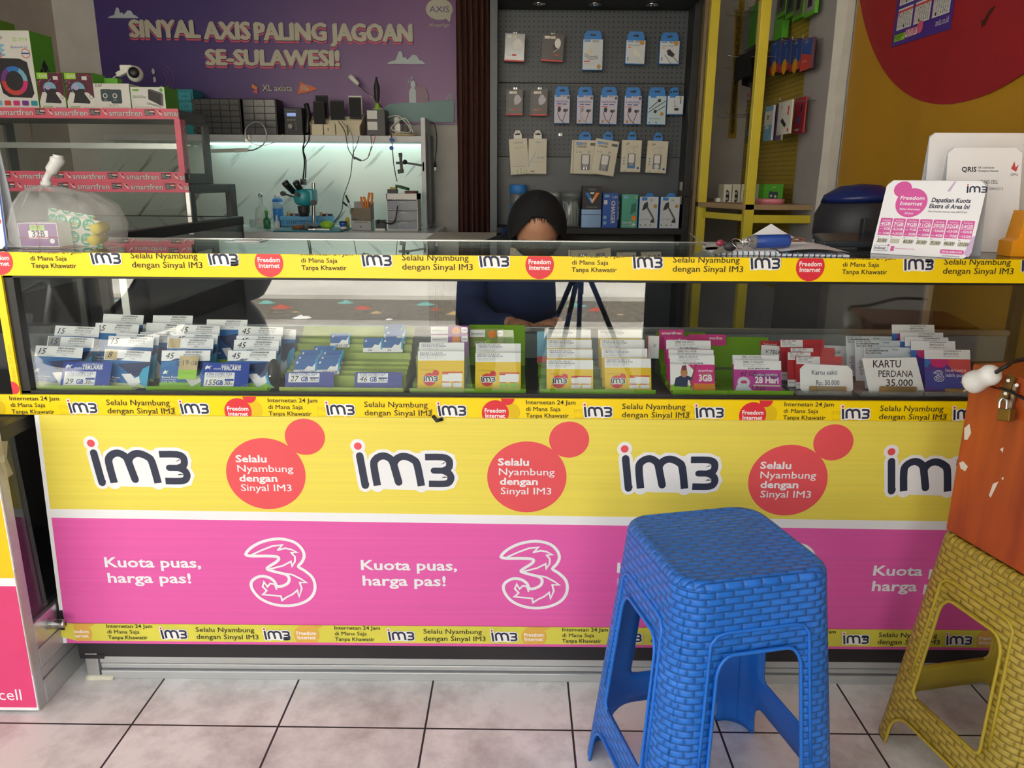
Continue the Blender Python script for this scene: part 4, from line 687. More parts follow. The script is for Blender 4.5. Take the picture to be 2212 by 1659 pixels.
cab=thing('peg_cabinet','tall dark grey display cabinet with pegboard back and ceiling spotlights','cabinet',(.34,2.1,0)); CG=C('cabinet_grey','#4a5159',.4); CGD=C('cabinet_black','#1f2022',.5); PEG=pegmat('pegboard_grey','#474e56','#101114',.0205,0)
m=MB(); m.box((-.105,2.03,0),(-.072,2.3,1.98),CG); m.box((.757,2.03,0),(.787,2.3,1.98),CGD); m.box((-.072,1.93,1.80),(.757,2.3,1.98),CGD); m.box((-.072,2.17,0),(.757,2.19,1.8),C('cabinet_back','#454b52',.45)); m.build('frame',cab,bevel=.002)
m=MB(); m.box((.788,1.98,.0),(.80,2.3,1.85),C('side_board','#7a6b52')); m.build('side_board',cab)
m=MB(); m.box((.73,2.0,1.02),(.784,2.03,1.045),BLACK); m.box((.735,2.005,.985),(.745,2.03,1.08),STEEL); m.build('door_latch',cab)
for z0,z1,mt_ in ((1.5025,1.80,PEG),(1.188,1.4995,PEG),(.882,1.185,MATS['cabinet_grey'])): MB().box((-.072,2.155,z0),(.757,2.17,z1),mt_).build('peg_panel' if mt_ is PEG else 'plain_panel',cab,bevel=.001)
m=MB(); m.box((-.072,2.0,.852),(.757,2.155,.879),CGD); m.build('shelf',cab,bevel=.002)
for x in (.101,.336,.575):
    m=MB(); m.lathe([(.024,0),(.027,-.001),(.027,-.006),(.02,-.008),(.016,-.003),(.0,-.003)],CHROME,(x,2.02,1.80)); sp=m.build('spotlight',cab); m=MB(); [m.ball((x+.009*math.cos(q*2.1),2.02+.009*math.sin(q*2.1),1.795),.004,C('spot_lens','#d8dadd',.1),8) for q in range(3)]; m.build('lens',sp)
YP=2.155
def hook(x,z,L_=.06,par=cab,mt_=STEEL):
    m=MB(); m.tube([(x,YP,z),(x,YP-.008,z),(x,YP-L_,z-.003),(x,YP-L_-.006,z+.006)],.0016,mt_,6,3); m.box((x-.008,YP-.003,z-.004),(x+.008,YP,z+.006),mt_); m.build('hook',par)
def hang(px0,py0,px1,py1,name,label,front,side,draw,Y=2.10,dep=.02,roll=0,tab=None,group=None,behind=0,tabk='round'):
    a=WY(px0,py0,Y); b=WY(px1,py1,Y); W,H=b.x-a.x,a.z-b.z; th=.036 if tab else 0
    for q in range(behind+1):
        m=MB(); ox=-.007*q; y=Y+q*(dep+.003); zt=a.z-(th if tab else 0)
        m.box((a.x+ox,y,b.z),(b.x+ox,y+dep,zt),side); L=Lay(m,(a.x+ox,y,b.z),(1,0,0),(0,0,1))
        if front is not side: L.rect(.0015,.003,W-.0015,zt-b.z-.001,front,.7)
        if tab:
            x0,x1=(W*.06,W*.94) if tabk=='round' else (W*.28,W*.72); m.prism([(x0,0),(x1,0),(x1,th*.5),(x1-W*.12,th),(x0+W*.12,th),(x0,th*.5)],(a.x+ox,y+dep*.5,zt),(1,0,0),(0,0,1),.0012,tab); T=Lay(m,(a.x+ox,y+dep*.5,zt),(1,0,0),(0,0,1)); T.rrect(W/2-.012,th*.42,W/2+.012,th*.62,.003,PBLACK,1.2)
        if draw: draw(L,W,zt-b.z)
        l=label if q==0 else label+', one behind it'
        o=m.build(name,org=((a.x+b.x)/2+ox,y+dep/2,a.z-.01),label=l,cat='box' if dep>.012 else 'pack',group=group)
        o.rotation_euler[1]=rad(roll)+q*.02
    hook((a.x+b.x)/2,a.z-th*.45 if tab else a.z+.008,max(.03,YP-Y+.0))
DKB=C('box_dark','#4b4546',.35); SHINE=C('box_silver','#8d8f94',.2,.3)
def d_dark(L,W,H,s=0):
    L.rect(.0,.0,W,.006,RED,1.5); L.rect(W*.1,H*.83,W*.34,H*.93,PWHITE,2); L.rect(W*.36,H*.83,W*.6,H*.93,PCREAM,2)
    if s==2: L.poly([(W*.5,H*.6),(W*.68,H*.72),(W*.78,H*.5),(W*.6,H*.38)],PBLACK,2); L.disc(W*.72,H*.68,.013,PWHITE,3,ry=.02); L.stroke([(W*.55,H*.35),(W*.7,H*.45),(W*.8,H*.5)],.002,PWHITE,3); L.rect(W*.6,H*.22,W*.78,H*.28,RED,2)
    else: L.poly([(W*.4,H*.62),(W*.55,H*.8),(W*.72,H*.8),(W*.92,H*.62),(W*.8,H*.48),(W*.6,H*.4),(W*.45,H*.42)],PWHITE if s==0 else C('charger_pale','#b9b9c2'),2); L.rect(W*.38,H*.2,W*.6,H*.26,RED,2); L.text('hoco',W*.1,H*.2,.006,PCREAM,2)
hang(1091,72,1134,133,'charger_box','silver sided charger box at the top left of the peg cabinet',SHINE,DKB,lambda L,W,H:d_dark(L,W,H,0),roll=2)
hang(1172,74,1218,133,'charger_box','dark charger box with red foot, second in the top row',DKB,DKB,lambda L,W,H:d_dark(L,W,H,2),roll=3)
ICE=C('pack_ice','#cdd5dc')
def d_ch(L,W,H,k):
    L.rect(W*.08,H*.92,W*.36,H*.985,PBLUE,2); L.text('ROBOT',W*.1,H*.935,.005,PWHITE,3,w=W*.22); L.text('NEW',W*.45,H*.9,.009,INK,2,shear=.3)
    if k==0: L.poly([(W*.2,H*.6),(W*.35,H*.72),(W*.5,H*.64),(W*.42,H*.5),(W*.25,H*.52)],PCREAM,2); [L.stroke([(W*.1,H*(.55-q*.05)),(W*.4,H*(.44-q*.05)),(W*.75,H*(.46-q*.04))],.0022,MIDG,3) for q in range(3)]; L.rect(W*.08,H*.27,W*.36,H*.31,RED,2); L.disc(W*.82,H*.12,.009,GOLD,2); L.text('quick charger set',W*.08,H*.2,.004,GREYT,2)
    else:
        cc=PWHITE if k==1 else PBLACK; L.disc(W*.82,H*.9,.01,GOLD,2); L.text('TRAVEL CHARGER',W*.1,H*.76,.0055,MIDG,2,w=W*.6); L.rect(W*.12,H*.68,W*.26,H*.72,ORANGE,2)
        L.poly([(W*.35,H*.58),(W*.5,H*.66),(W*.78,H*.42),(W*.66,H*.3),(W*.42,H*.4)],cc,2); L.stroke([(W*.68,H*.36),(W*.82,H*.22),(W*.95,H*.08)],.0025,cc,2); L.stroke([(W*.26,H*.4),(W*.45,H*.2),(W*.6,H*.02)],.002,cc,2); [L.disc(W*.13,H*q,.003,MIDG,2) for q in (.18,.26)]
hang(1260,65,1301,152,'cable_box','largest white and blue box of the top row, with charger and cable picture',ICE,PBLUE,lambda L,W,H:d_ch(L,W,H,0),tab=PBLUE)
hang(1354,67,1393,139,'charger_box','white and blue charger box with pale charger picture, top row',ICE,PBLUE,lambda L,W,H:d_ch(L,W,H,1),tab=PBLUE,roll=1)
hang(1427,69,1466,139,'charger_box','white and blue charger box with black charger picture, top row right end',ICE,PBLUE,lambda L,W,H:d_ch(L,W,H,2),tab=PBLUE)
hang(1097,193,1129,249,'charger_box','dark charger box with white plug picture, second row far left',DKB,DKB,lambda L,W,H:d_dark(L,W,H,1),behind=1)
hang(1150,193,1182,250,'charger_box','dark charger box with white plug picture, second row second from left',DKB,DKB,lambda L,W,H:d_dark(L,W,H,1),behind=1)
LAV=C('pack_lavender','#c9c5d6')
def d_ear(L,W,H,k):
    L.rect(W*.08,H*.93,W*.4,H*.99,PBLUE,2); L.text('EARPHONES',W*.1,H*.735,.0085,BLUEINK,2,w=W*.8,bold=.02); L.rect(W*.18,H*.67,W*.45,H*.705,BLUEINK,2); L.rect(W*.52,H*.665,W*.8,H*.70,BLUEINK,2); L.rect(W*.1,H*.60,W*.45,H*.625,RED,2); L.text('NEW',W*.5,H*.93,.006,INK,2)
    L.rect(W*.82,H*.86,W*.96,H*.96,MIDG,2); d=GREYT if k==1 else PBLACK
    L.disc(W*.33,H*.5,.0075,d,3,ry=.011); L.stroke([(W*.26,H*.46),(W*.24,H*.36),(W*.38,H*.16),(W*.62,H*.03)],.0028,d,3,sm=4); L.disc(W*.68,H*.46,.0065,PBLACK,3); L.disc(W*.8,H*.47,.006,MIDG,3); L.stroke([(W*.75,H*.42),(W*.68,H*.28),(W*.56,H*.1)],.0025,PBLACK,3,sm=4); L.disc(W*.2,H*.1,.006,GOLD if k else PCREAM,3)
for i,(x0,x1,y0,y1) in enumerate(((1198,1230,186,267),(1247,1280,187,268),(1298,1333,187,269),(1350,1384,188,269))): hang(x0,y0,x1,y1,'earphone_pack',('white and blue earphone pack with cream seal, leftmost of the four','white and blue earphone pack picturing one grey bud, second of the four','white and blue earphone pack with chipped corner, third of the four','white and blue earphone pack with dark tag, fourth of the four')[i],LAV,PBLUE,lambda L,W,H,i=i:d_ear(L,W,H,i),tab=PBLUE,group='earphone packs in the second row',roll=(0,0,1,0)[i])
def d_ear2(L,W,H):
    L.rect(W*.15,H*.93,W*.45,H*.99,PBLUE,2); [L.stroke([(W*.1,H*(.55-q)),(W*.5,H*(.78-q)),(W*.6,H*(.84-q))],.003,PBLACK,2) for q in (0,)]; L.stroke([(W*.05,H*.43),(W*.95,H*.82)],.0028,PBLACK,2); L.stroke([(W*.45,H*.46),(W*.95,H*.66)],.0028,PBLACK,2); L.disc(W*.62,H*.84,.007,PBLACK,3); L.disc(W*.42,H*.46,.007,PBLACK,3); L.disc(W*.78,H*.38,.008,GOLD,2); L.text('HiFi earphone',W*.12,H*.2,.005,MIDG,2,w=W*.6); [L.disc(W*q,H*.08,.003,MIDG,2) for q in (.14,.5)]
hang(1401,188,1437,270,'earphone_pack','pale blue earphone pack with diagonal black cable picture, second row',C('pack_pale_ice','#b9d0dc'),PBLUE,d_ear2,tab=PBLUE)
def d_sm(L,W,H): L.rect(W*.15,H*.9,W*.5,H*.98,PBLUE,2); L.stroke([(W*.42,H*.75),(W*.5,H*.5),(W*.4,H*.45),(W*.62,H*.42)],.0018,MIDG,2); L.rrect(W*.45,H*.22,W*.72,H*.36,.003,PBLACK,3); [L.disc(W*.82,H*q,.003,MIDG,2) for q in (.62,.7,.78)]; L.disc(W*.8,H*.9,.005,GOLD,2)
hang(1443,188,1475,248,'cable_pack','small white and blue cable pack at right end of second row',ICE,PBLUE,d_sm,tab=PBLUE,behind=1,tabk='narrow')
def d_b1(L,W,H): L.text('CHARGER',W*.25,H*.87,.006,MIDG,2,w=W*.5); L.text('SuperVOOC',W*.32,H*.73,.006,GREEN,2,w=W*.45,shear=.2); L.rrect(W*.36,H*.36,W*.72,H*.68,.003,PCREAM,2.5); [L.rect(W*q,H*.03,W*(q+.03),H*(.08+.05*((i*7)%3)),GREEN,2) for i,q in enumerate((.1,.35,.55,.7,.85))]; L.rect(W*.1,H*.22,W*.8,H*.23,MIDG,2); L.text('Travel charger',W*.08,H*.27,.004,GREYT,2)
def d_b2(L,W,H): L.text('vivo',W*.38,H*.88,.008,PBLUE,2,w=W*.3); [L.stroke([(W*(.02+.1*q),H*(.2+.12*q)),(W*(.2+.07*q),H*(.42+.07*q))],.0025,CYAN,2) for q in range(4)]; L.text('fast cable',W*.48,H*.45,.006,BLUEINK,2); L.bars(W*.1,H*.05,W*.36,H*.1,MIDG,2,12,3); L.rect(W*.1,H*.34,W*.9,H*.345,GREYT,2)
hang(1098,281,1137,377,'charger_box','plain cream charger box with green stripes, third row left end',PCREAM,C('cream_side','#b8b3a0'),d_b1,roll=-4,tab=PWHITE,tabk='narrow')
hang(1142,281,1180,376,'charger_box','plain cream box with blue slashes, third row second from left',PCREAM,MATS['cream_side'],d_b2,tab=PWHITE,tabk='narrow')
hook(WY(1212,290,2.1).x,WY(1212,290,2.1).z,.05)
def d_w(L,W,H,k):
    if k<2: L.rect(W*.1,H*.86,W*.33,H*.93,PBLUE,2); L.rect(W*.34,H*.86,W*.55,H*.93,GREYT,2); L.text('VIVO',W*.12,H*.875,.006,PWHITE,3,w=W*.18); L.text('CHARGER',W*.14,H*.78,.008,INK,2,w=W*.4,bold=.02); L.text('3.1A',W*.12,H*.62,.009,MIDG,2); L.text('EP',W*.6,H*.62,.008,INK,3,shear=.3); L.rect(W*.7,H*.84,W*.95,H*.92,MIDG,2)
    else: L.text('EP',W*.22,H*.84,.01,INK,3,shear=.3); L.stroke([(W*.25,H*.72),(W*.45,H*.82),(W*.7,H*.66),(W*.5,H*.56),(W*.25,H*.72)],.0012,GREYT,2); L.text('QC 3.0',W*.58,H*.78,.005,MIDG,2); L.disc(W*.87,H*.13,.005,BLUEINK,2); [L.disc(W*.15,H*q,.003,PBLUE,2) for q in (.26,.35,.44)]; L.text('2.4A',W*.1,H*.03,.006,PBLUE,2)
    L.rrect(W*.33,H*.12,W*.72,H*.58,.003,C('window_dark','#6d7076',.3),2); L.rrect(W*.38,H*.3,W*.66,H*.56,.003,PWHITE,3)
    if k==2: L.rect(W*.36,H*.14,W*.7,H*.24,PBLUE,3)
    if k==3: [L.disc(W*.52,H*.2,.012-.003*q,(PWHITE,CYAN,PWHITE)[q],3+q*.6) for q in range(3)]
    else: L.rrect(W*.42,H*.2,W*.62,H*.3,.002,GREYT,3.4); [L.rect(W*q,H*.14,W*(q+.03),H*.2,CHROME,3.5) for q in (.45,.56)]
for i,(x0,x1,y0,y1,ro,lb) in enumerate(((1241,1289,284,376,1,'cream charger box with blue tab hanging straight, left of its tilted twin'),(1290,1337,284,379,8,'cream charger box with blue tab, strongly tilted, third row'),(1345,1384,284,372,1,'cream charger box with blue lower window and open hook, third row'),(1401,1441,286,374,2,'cream charger box with coiled cable in its window, third row right end'))): hang(x0,y0,x1,y1,'charger_box',lb,PCREAM,MATS['cream_side'],lambda L,W,H,i=i:d_w(L,W,H,i),roll=ro,tab=PBLUE,tabk='narrow',behind=1 if i==0 else 0,Y=2.10 if i!=1 else 2.095)
# shelf goods
SHZ=.8795; ys=2.02
def sx(x,Y=ys): return WY(x,470,Y).x
def sz(y,Y=ys): return WY(1280,y,Y).z
CLR=glassmat('clear_plastic','#e4eaea',.25)
def jar(x0,x1,y0,label,capm,name):
    xc=(sx(x0)+sx(x1))/2; r=(sx(x1)-sx(x0))/2; H=sz(y0)-SHZ; c=thing(name,label,'jar',(xc,ys+r,SHZ)); m=MB(); m.lathe([(r*.95,0),(r,.006),(r,H*.78),(r*.9,H*.82),(r*.88,H*.82),(r*.98,H*.77),(r*.98,.01),(r*.9,.004)],CLR,(xc,ys+r,SHZ),n=28); m.build('body',c)
    m=MB(); m.lathe([(r*.97,H*.79),(r*1.02,H*.8),(r*1.02,H*.97),(r*.9,H)],capm,(xc,ys+r,SHZ),n=28); m.build('lid',c); return c,xc,r,H
c,xc,r,H=jar(1101,1137,400,'clear jar with bright blue lid behind the seated person',PBLUE,'accessory_jar'); rr=random.Random(4); m=MB()
for k in range(14): a=rr.uniform(0,2*PI); q=r*.55*rr.random(); m.bar((xc+q*math.cos(a),ys+r+q*math.sin(a),SHZ+.006+.008*k),(xc+q*math.cos(a+2),ys+r+q*math.sin(a+2),SHZ+.012+.008*k),.008,.005,PWHITE if k%3 else PNAVY)
m.lathe([(r*.985,H*.2),(r*.985,H*.55)],PBLUE,(xc,ys+r,SHZ),n=28); o=m.build('contents',c); o['kind']='stuff'
for i,(x0,x1) in enumerate(((1196,1211),(1213,1255))):
    c,xc,r,H=jar(x0-(10 if i==0 else 0),x1,414,('clear tub of white cables half hidden by the black head scarf','clear tub of white cables beside the stack of dark boxes')[i],CLR,'cable_tub'); m=MB(); rr=random.Random(i)
    for k in range(13):
        a=rr.uniform(0,6.28); b=r*.62; x=xc+b*math.cos(a); y=ys+r+b*math.sin(a); m.tube([(x,y,SHZ+.008),(x+rr.uniform(-.01,.01),y,SHZ+H*.4),(x+rr.uniform(-.008,.008),y+.003,SHZ+H*.72),(x+.006,y-.003,SHZ+H*.5),(x+.004,y-.004,SHZ+.01)],.0026,PWHITE,6,4)
    o=m.build('cables',c); o['kind']='stuff'
def d_v(L,W,H): L.text('ORIGINAL',W*.3,H*.82,.007,GREYT,2,w=W*.4); L.poly([(W*.12,H*.72),(W*.3,H*.72),(W*.5,H*.4),(W*.46,H*.25)],PBLUE,2); L.poly([(W*.88,H*.72),(W*.7,H*.72),(W*.5,H*.4),(W*.54,H*.25)],ORANGE,2); L.poly([(W*.38,H*.5),(W*.5,H*.25),(W*.62,H*.5),(W*.56,H*.5),(W*.5,H*.38),(W*.44,H*.5)],PWHITE,3); L.rect(W*.4,H*.66,W*.6,H*.74,PWHITE,2); L.text('WIRELESS',W*.18,H*.06,.006,GREYT,2,w=W*.6)
z2=sz(462,2.02); z1=sz(443,2.02)
FOIL=C('box_foil_blue','#7f9cc4',.2,.4)
for i,(za,zb) in enumerate(((SHZ,sz(464)),(sz(463.5),sz(452.5)))): pack('gift_box','silver blue shiny box '+('at the bottom' if i==0 else 'in the middle')+' of the stack on the cabinet shelf','box',sx(1256),sx(1298),za+.0003,zb,2.02,.07,FOIL)
pack('gift_box','black box with blue and orange V on top of the stack','box',sx(1257),sx(1298),sz(452)+.0003,sz(402),2.015,.07,PBLACK,None,d_v)
def d_cb(L,W,H): L.text('CHARGER',0,0,.001,PBLUE,1); l2=Lay(L.mb,L.P(W*.74,H*.86,0),(0,0,-1),(1,0,0)); l2.text('CHARGER',.012,-.012,.017,PWHITE,2,w=H*.66,bold=.02); l2.text('CC DB TRAVEL',.012,.016,.007,PWHITE,2,w=H*.55); L.text('2.4A',W*.6,H*.86,.009,PWHITE,2); L.rrect(W*.1,H*.88,W*.42,H*.95,.003,CYAN,2); L.rect(W*.08,H*.68,W*.3,H*.8,PWHITE,2); [L.disc(W*.17,H*q,.008,CYAN,2) for q in (.14,.3)]
pack('charger_box','royal blue charger box with vertical white lettering on cabinet shelf','box',sx(1301),sx(1334),SHZ+.0003,sz(417),2.02,.06,C('royal_blue','#2757b5'),None,d_cb)
def d_tc(L,W,H): L.rect(W*.1,H*.88,W*.4,H*.96,CYAN,2); L.text('DUAL PORT',W*.08,H*.13,.008,PWHITE,2,w=W*.6,bold=.02); L.text('FAST CHARGE',W*.08,H*.05,.006,PWHITE,2,w=W*.6); L.poly([(W*.55,H*.4),(W*.9,H*.5),(W*.88,H*.75),(W*.6,H*.7)],C('teal_dark','#2e6f66'),2); L.rect(W*.65,H*.22,W*.92,H*.36,ORANGE,3); L.disc(W*.9,H*.9,.005,LIME,2); L.poly([(W*.7,0),(W*.95,H*.12),(W*.8,H*.12),(W*.9,H*.22),(W*.62,H*.08),(W*.76,H*.08)],PWHITE,3)
pack('charger_box','sea green charger box with lightning mark on cabinet shelf','box',sx(1342),sx(1376),SHZ+.0003,sz(419),2.015,.06,C('sea_green','#4fa893'),None,d_tc)
def d_ph(L,W,H): L.rect(W*.12,H*.88,W*.4,H*.98,PBLUE,2); L.text('1M',W*.55,H*.86,.008,INK,2); L.text('car holder',W*.1,H*.27,.006,MIDG,2,w=W*.5); L.poly([(W*.14,H*.56),(W*.24,H*.78),(W*.42,H*.85),(W*.46,H*.7),(W*.32,H*.6)],PBLACK,3); L.stroke([(W*.42,H*.66),(W*.68,H*.4),(W*.78,H*.28)],.008,MIDG,2.5); L.poly([(W*.6,H*.18),(W*.84,H*.18),(W*.8,H*.28),(W*.66,H*.28)],PBLACK,3); L.disc(W*.84,H*.7,.008,GOLD,2); [L.disc(W*q,H*.1,.003,MIDG,2) for q in (.1,.36,.62)]
for i,(x0,x1) in enumerate(((1380,1421),(1425,1467))):
    o=pack('phone_holder_box','white and blue phone holder box, '+('left one of the pair at the shelf end' if i==0 else 'right one of the pair at the shelf end'),'box',sx(x0,2.005),sx(x1,2.005),SHZ+.0003,sz(424,2.005),2.005,.07,ICE,PBLUE,d_ph,group='phone holder boxes')
    me=o.data; 
    m=MB(); xa,xb=sx(x0,2.03),sx(x1,2.03); zt=sz(424,2.005)-.0003; m.prism([(.02,0),(xb-xa-.02,0),(xb-xa-.03,.016),(.034,.016)],(xa,2.03,zt),(1,0,0),(0,0,1),.0012,PBLUE); tb_=m.build('hang_tab',o,org=V(o['o3']))
# ================================================================ yellow rack on the right wall
rk=thing('yellow_rack','yellow steel shop rack with pegboard back and brown shelves on right wall','rack',(1.08,2.1,0)); YP_=C('rack_yellow','#d8c63c',.4); BRN=C('shelf_brown','#a98f6b',.5)
for (x,y) in ((.806,1.95),(.915,1.62)): MB().box((x,y,0),(x+.037,y+.037,2.4),YP_).build('post',rk,bevel=.002)
m=MB(); m.prism([(.806,-1.95),(.915,-1.62),(1.236,-1.62),(1.236,-2.7),(.806,-2.7)],(0,0,.977),(1,0,0),(0,-1,0),-.02 if False else .02,BRN); m.build('shelf_board',rk)
m=MB(); m.box((.952,1.625,.925),(1.18,1.65,.957),YP_); m.bar((.825,1.985,.944),(.93,1.655,.944),.02,.026,YP_); m.build('shelf_beam',rk,bevel=.002)
PEGY=pegmat('pegboard_yellow','#c2aa45','#3d3517',.0208,1)
m=MB(); m.box((1.222,1.86,.6),(1.236,2.78,1.315),PEGY); m.box((1.222,1.86,1.319),(1.236,2.78,2.3),PEGY); m.build('peg_panel',rk)
def WXp(x,y,X): return WX(x,y,X)
def xhook(y,z,X0=1.222,L_=.14):
    m=MB(); m.tube([(X0,y,z),(X0-.01,y,z),(X0-L_,y,z-.004),(X0-L_-.008,y,z+.012)],.002,STEEL,6,3); m.build('hook',rk)
def packx(x0,x1,y0,y1,X,dep,name,label,front,side,draw=None,hk=True,group=None,cat='box'):
    a=WX(x0,(y0+y1)/2,X); b=WX(x1,(y0+y1)/2,X); zc=(x0+x1)/2; t=WX(zc,y0,X).z; bt=WX(zc,y1,X).z; m=MB(); m.box((X,b.y,bt),(X+dep,a.y,t),side); L=Lay(m,(X,a.y,bt),(0,-1,0),(0,0,1)); W,H=a.y-b.y,t-bt
    if front is not side: L.rect(.001,.001,W-.001,H-.001,front,.7)
    if draw: draw(L,W,H)
    o=m.build(name,org=(X,(a.y+b.y)/2,bt),label=label,cat=cat,group=group,bevel=.0015)
    if hk: xhook((a.y+b.y)/2,t+.004,L_=1.222-X+.01)
    return o
def d_mouse(L,W,H,k):
    if k<3: L.rect(0,0,W,H*.26,RED,2); L.disc(W*.5,H*.15,W*.24,C('dot_yellow','#f0b52c'),3); l=Lay(L.mb,L.P(W*.62,H*.32,0),(0,0,1),(0,1,0)); l.text('OPTICAL MOUSE',0,0,.008,PWHITE,2,w=H*.42); L.text('B-100',W*.3,H*.88,.009,PWHITE,2)
    else: L.poly([(0,0),(W,0),(W,H*.42),(0,H*.6)],RED,2); L.text('B-100',W*.3,H*.88,.009,PWHITE,2); L.text('OPTICAL',W*.2,H*.26,.008,PWHITE,3)
for i,(x0,x1,y0,y1) in enumerate(((1664,1684,90,157),(1686,1707,89,153),(1708.5,1730,88,151),(1731,1753,86,150))): packx(x0,x1,y0,y1,1.12,.06 if i<3 else .012,'mouse_box',('blue and red mouse box half behind the front yellow post','blue and red mouse box with yellow dot, middle of the row of three dots','blue and red mouse box with yellow dot, next to the diagonal one','diagonally split blue and red mouse box, right end of row')[i],C('mouse_blue','#3457a4'),C('mouse_side','#5d3a4a'),lambda L,W,H,i=i:d_mouse(L,W,H,i),group='optical mouse boxes')
packx(1626,1640,116,170,1.13,.05,'mouse_box','dark blue mouse box left of front yellow post behind black pouches',MATS['mouse_blue'],MATS['mouse_side'])
packx(1611,1636,176,212,1.14,.03,'memory_pack','small white and red pack under the black pouches',RED,PWHITE,lambda L,W,H:(L.rect(0,0,W*.45,H,PWHITE,2),L.disc(W*.25,H*.25,.01,RED,3)),hk=False,cat='pack')
for i,(x0,x1,y0,y1) in enumerate(((1583,1606,120,180),(1602,1630,110,182))):
    a=WX((x0+x1)/2,y0,1.05 if i else .96); b=WX((x0+x1)/2,y1,1.05 if i else 1.02); m=MB(); W=WX(x0,y0,1.05).y-WX(x1,y0,1.05).y
    m.grid([[(a.x+.03*math.sin(j*1.9+i)+.02,a.y+W*(.5-j/8)*(.8+.35*q/5 if i==0 else .75+.25*math.sin(q)),a.z+(b.z-a.z)*q/5+.01*math.sin(j*2+q)) for j in range(9)] for q in range(6)],C('pouch_black','#19191b',.6,bump=.3),True); m.build('pouch',org=tuple(a),label=('black cloth pouch bundle at left hook','larger black crumpled pouch bundle before the pegboard')[i],cat='pouch',group='black pouches'); xhook(a.y,a.z,L_=1.222-a.x+.02)
def d_gr(L,W,H,k): L.rect(0,0,W*.45,H,GREYT if k==0 else GREEN,2); L.disc(W*.5,H*.62,.018,PWHITE,3); L.disc(W*.5,H*.62,.014,GREEN,4); L.text('DAP',W*.55,H*.9,.01,PWHITE,3)
BGRN=C('bright_green','#58b52c')
packx(1605,1634,18,103,1.12,.05,'headset_box','bright green hanging box with grey side left of the front post',BGRN,GREYT,lambda L,W,H:d_gr(L,W,H,0)); packx(1637,1652,3,90,1.14,.05,'headset_box','green hanging box partly behind front yellow post',BGRN,GREYT,lambda L,W,H:d_gr(L,W,H,1)); packx(1672,1689,40,85,1.17,.03,'headset_box','narrow green box right of the front yellow post',BGRN,BGRN,None)
for i,(x0,x1,y1) in enumerate(((1681,1698,34),(1700,1716,36),(1716,1736,40),(1740,1762,32))): packx(x0,x1,-40,y1,1.14,.015,'blister_pack',('blister pack with green foot above mouse boxes, first from left','blister pack with black plug above mouse boxes, second from left','dark green blister pack above mouse boxes, third from left','silver blister pack above mouse boxes, right end')[i],C('blister_%d'%i,('#4d5a48','#3c4740','#6a7a5a','#9a9a98')[i],.3),GREEN,lambda L,W,H:(L.rrect(W*.3,H*.25,W*.7,H*.6,.004,PBLACK,2),L.rect(0,0,W,H*.12,GREEN,2)),group='blister packs at the top of the pegboard',cat='pack')
packx(1651,1668,230,304,1.1,.01,'adapter_pack','light blue and white pack just right of the front yellow post',CYAN,PWHITE,lambda L,W,H:(L.rect(0,H*.45,W,H*.85,PWHITE,2),L.text('or',W*.3,H*.62,.024,INK,3,bold=.03),L.rect(W*.2,H*.35,W*.6,H*.43,PWHITE,3)),cat='pack')
packx(1680,1708,219,290,1.06,.008,'flash_drive_pack','white and orange pack with black flash drive on long hook',PWHITE,PCREAM,lambda L,W,H:(L.text('JETS',W*.2,H*.8,.008,INK,2),L.disc(W*.8,H*.76,.01,RED,2),L.disc(W*.78,H*.62,.009,RED,2),L.poly([(W*.25,H*.42),(W*.4,H*.5),(W*.72,H*.28),(W*.6,H*.2)],PBLACK,3),L.text('flashdrive',W*.1,H*.04,.007,ORANGE,2),L.disc(W*.85,H*.12,.008,RED,2)),cat='pack')
packx(1673,1690,226,303,1.12,.008,'flash_drive_pack','purple footed pack behind the white flash drive pack',C('pack_mauve','#6b5a86'),PCREAM,None,cat='pack')
packx(1715,1738,212,288,1.15,.006,'memory_pack','pink hanging pack at the right side of the pegboard',C('pack_rose','#c23a5a'),RED,lambda L,W,H:(L.rect(W*.4,H*.3,W*.6,H*.45,PBLUE,2),L.rect(W*.2,H*.08,W*.6,H*.14,PWHITE,2),L.rect(W*.6,H*.6,W*.72,H*.8,PBLACK,2)),cat='pack')
packx(1613,1622,245,307,1.1,.004,'cable_pack','slim dark card with blue tip on the left lower hook',C('card_slate','#565a60'),PBLACK,lambda L,W,H:L.rect(0,H*.25,W*.8,H*.4,PBLUE,2),cat='pack')
for x,y in ((1575,32),(1590,22),(1568,145),(1555,252),(1575,246)): a=WX(x,y,1.02); xhook(a.y,a.z,L_=.2)
# yellow caution tape strips
for i,(p,q) in enumerate((((1603,0),(1578,298)),((1594,20),(1584,298)))):
    a=WY(*p,2.78); b=WY(*q,2.78); m=MB(); d=(b-a); m.bar(a,b,.03,.002,C('caution_yellow','#b99a2e'),(0,1,0)); r=d.normalized(); u=V((0,-1,0)).cross(r); L=Lay(m,a+V((0,-.0018,0)),r,u); L.text('SUPERNATURAL SECRET THEORY  SUPER SECRET EXPERIMENTAL',.01,-.008,.014,INK,2,w=d.length-.03); m.build('caution_tape',org=tuple(b),label='yellow and black lettered tape strip '+('leaning' if i==0 else 'upright')+' beside the yellow pegboard',cat='tape')
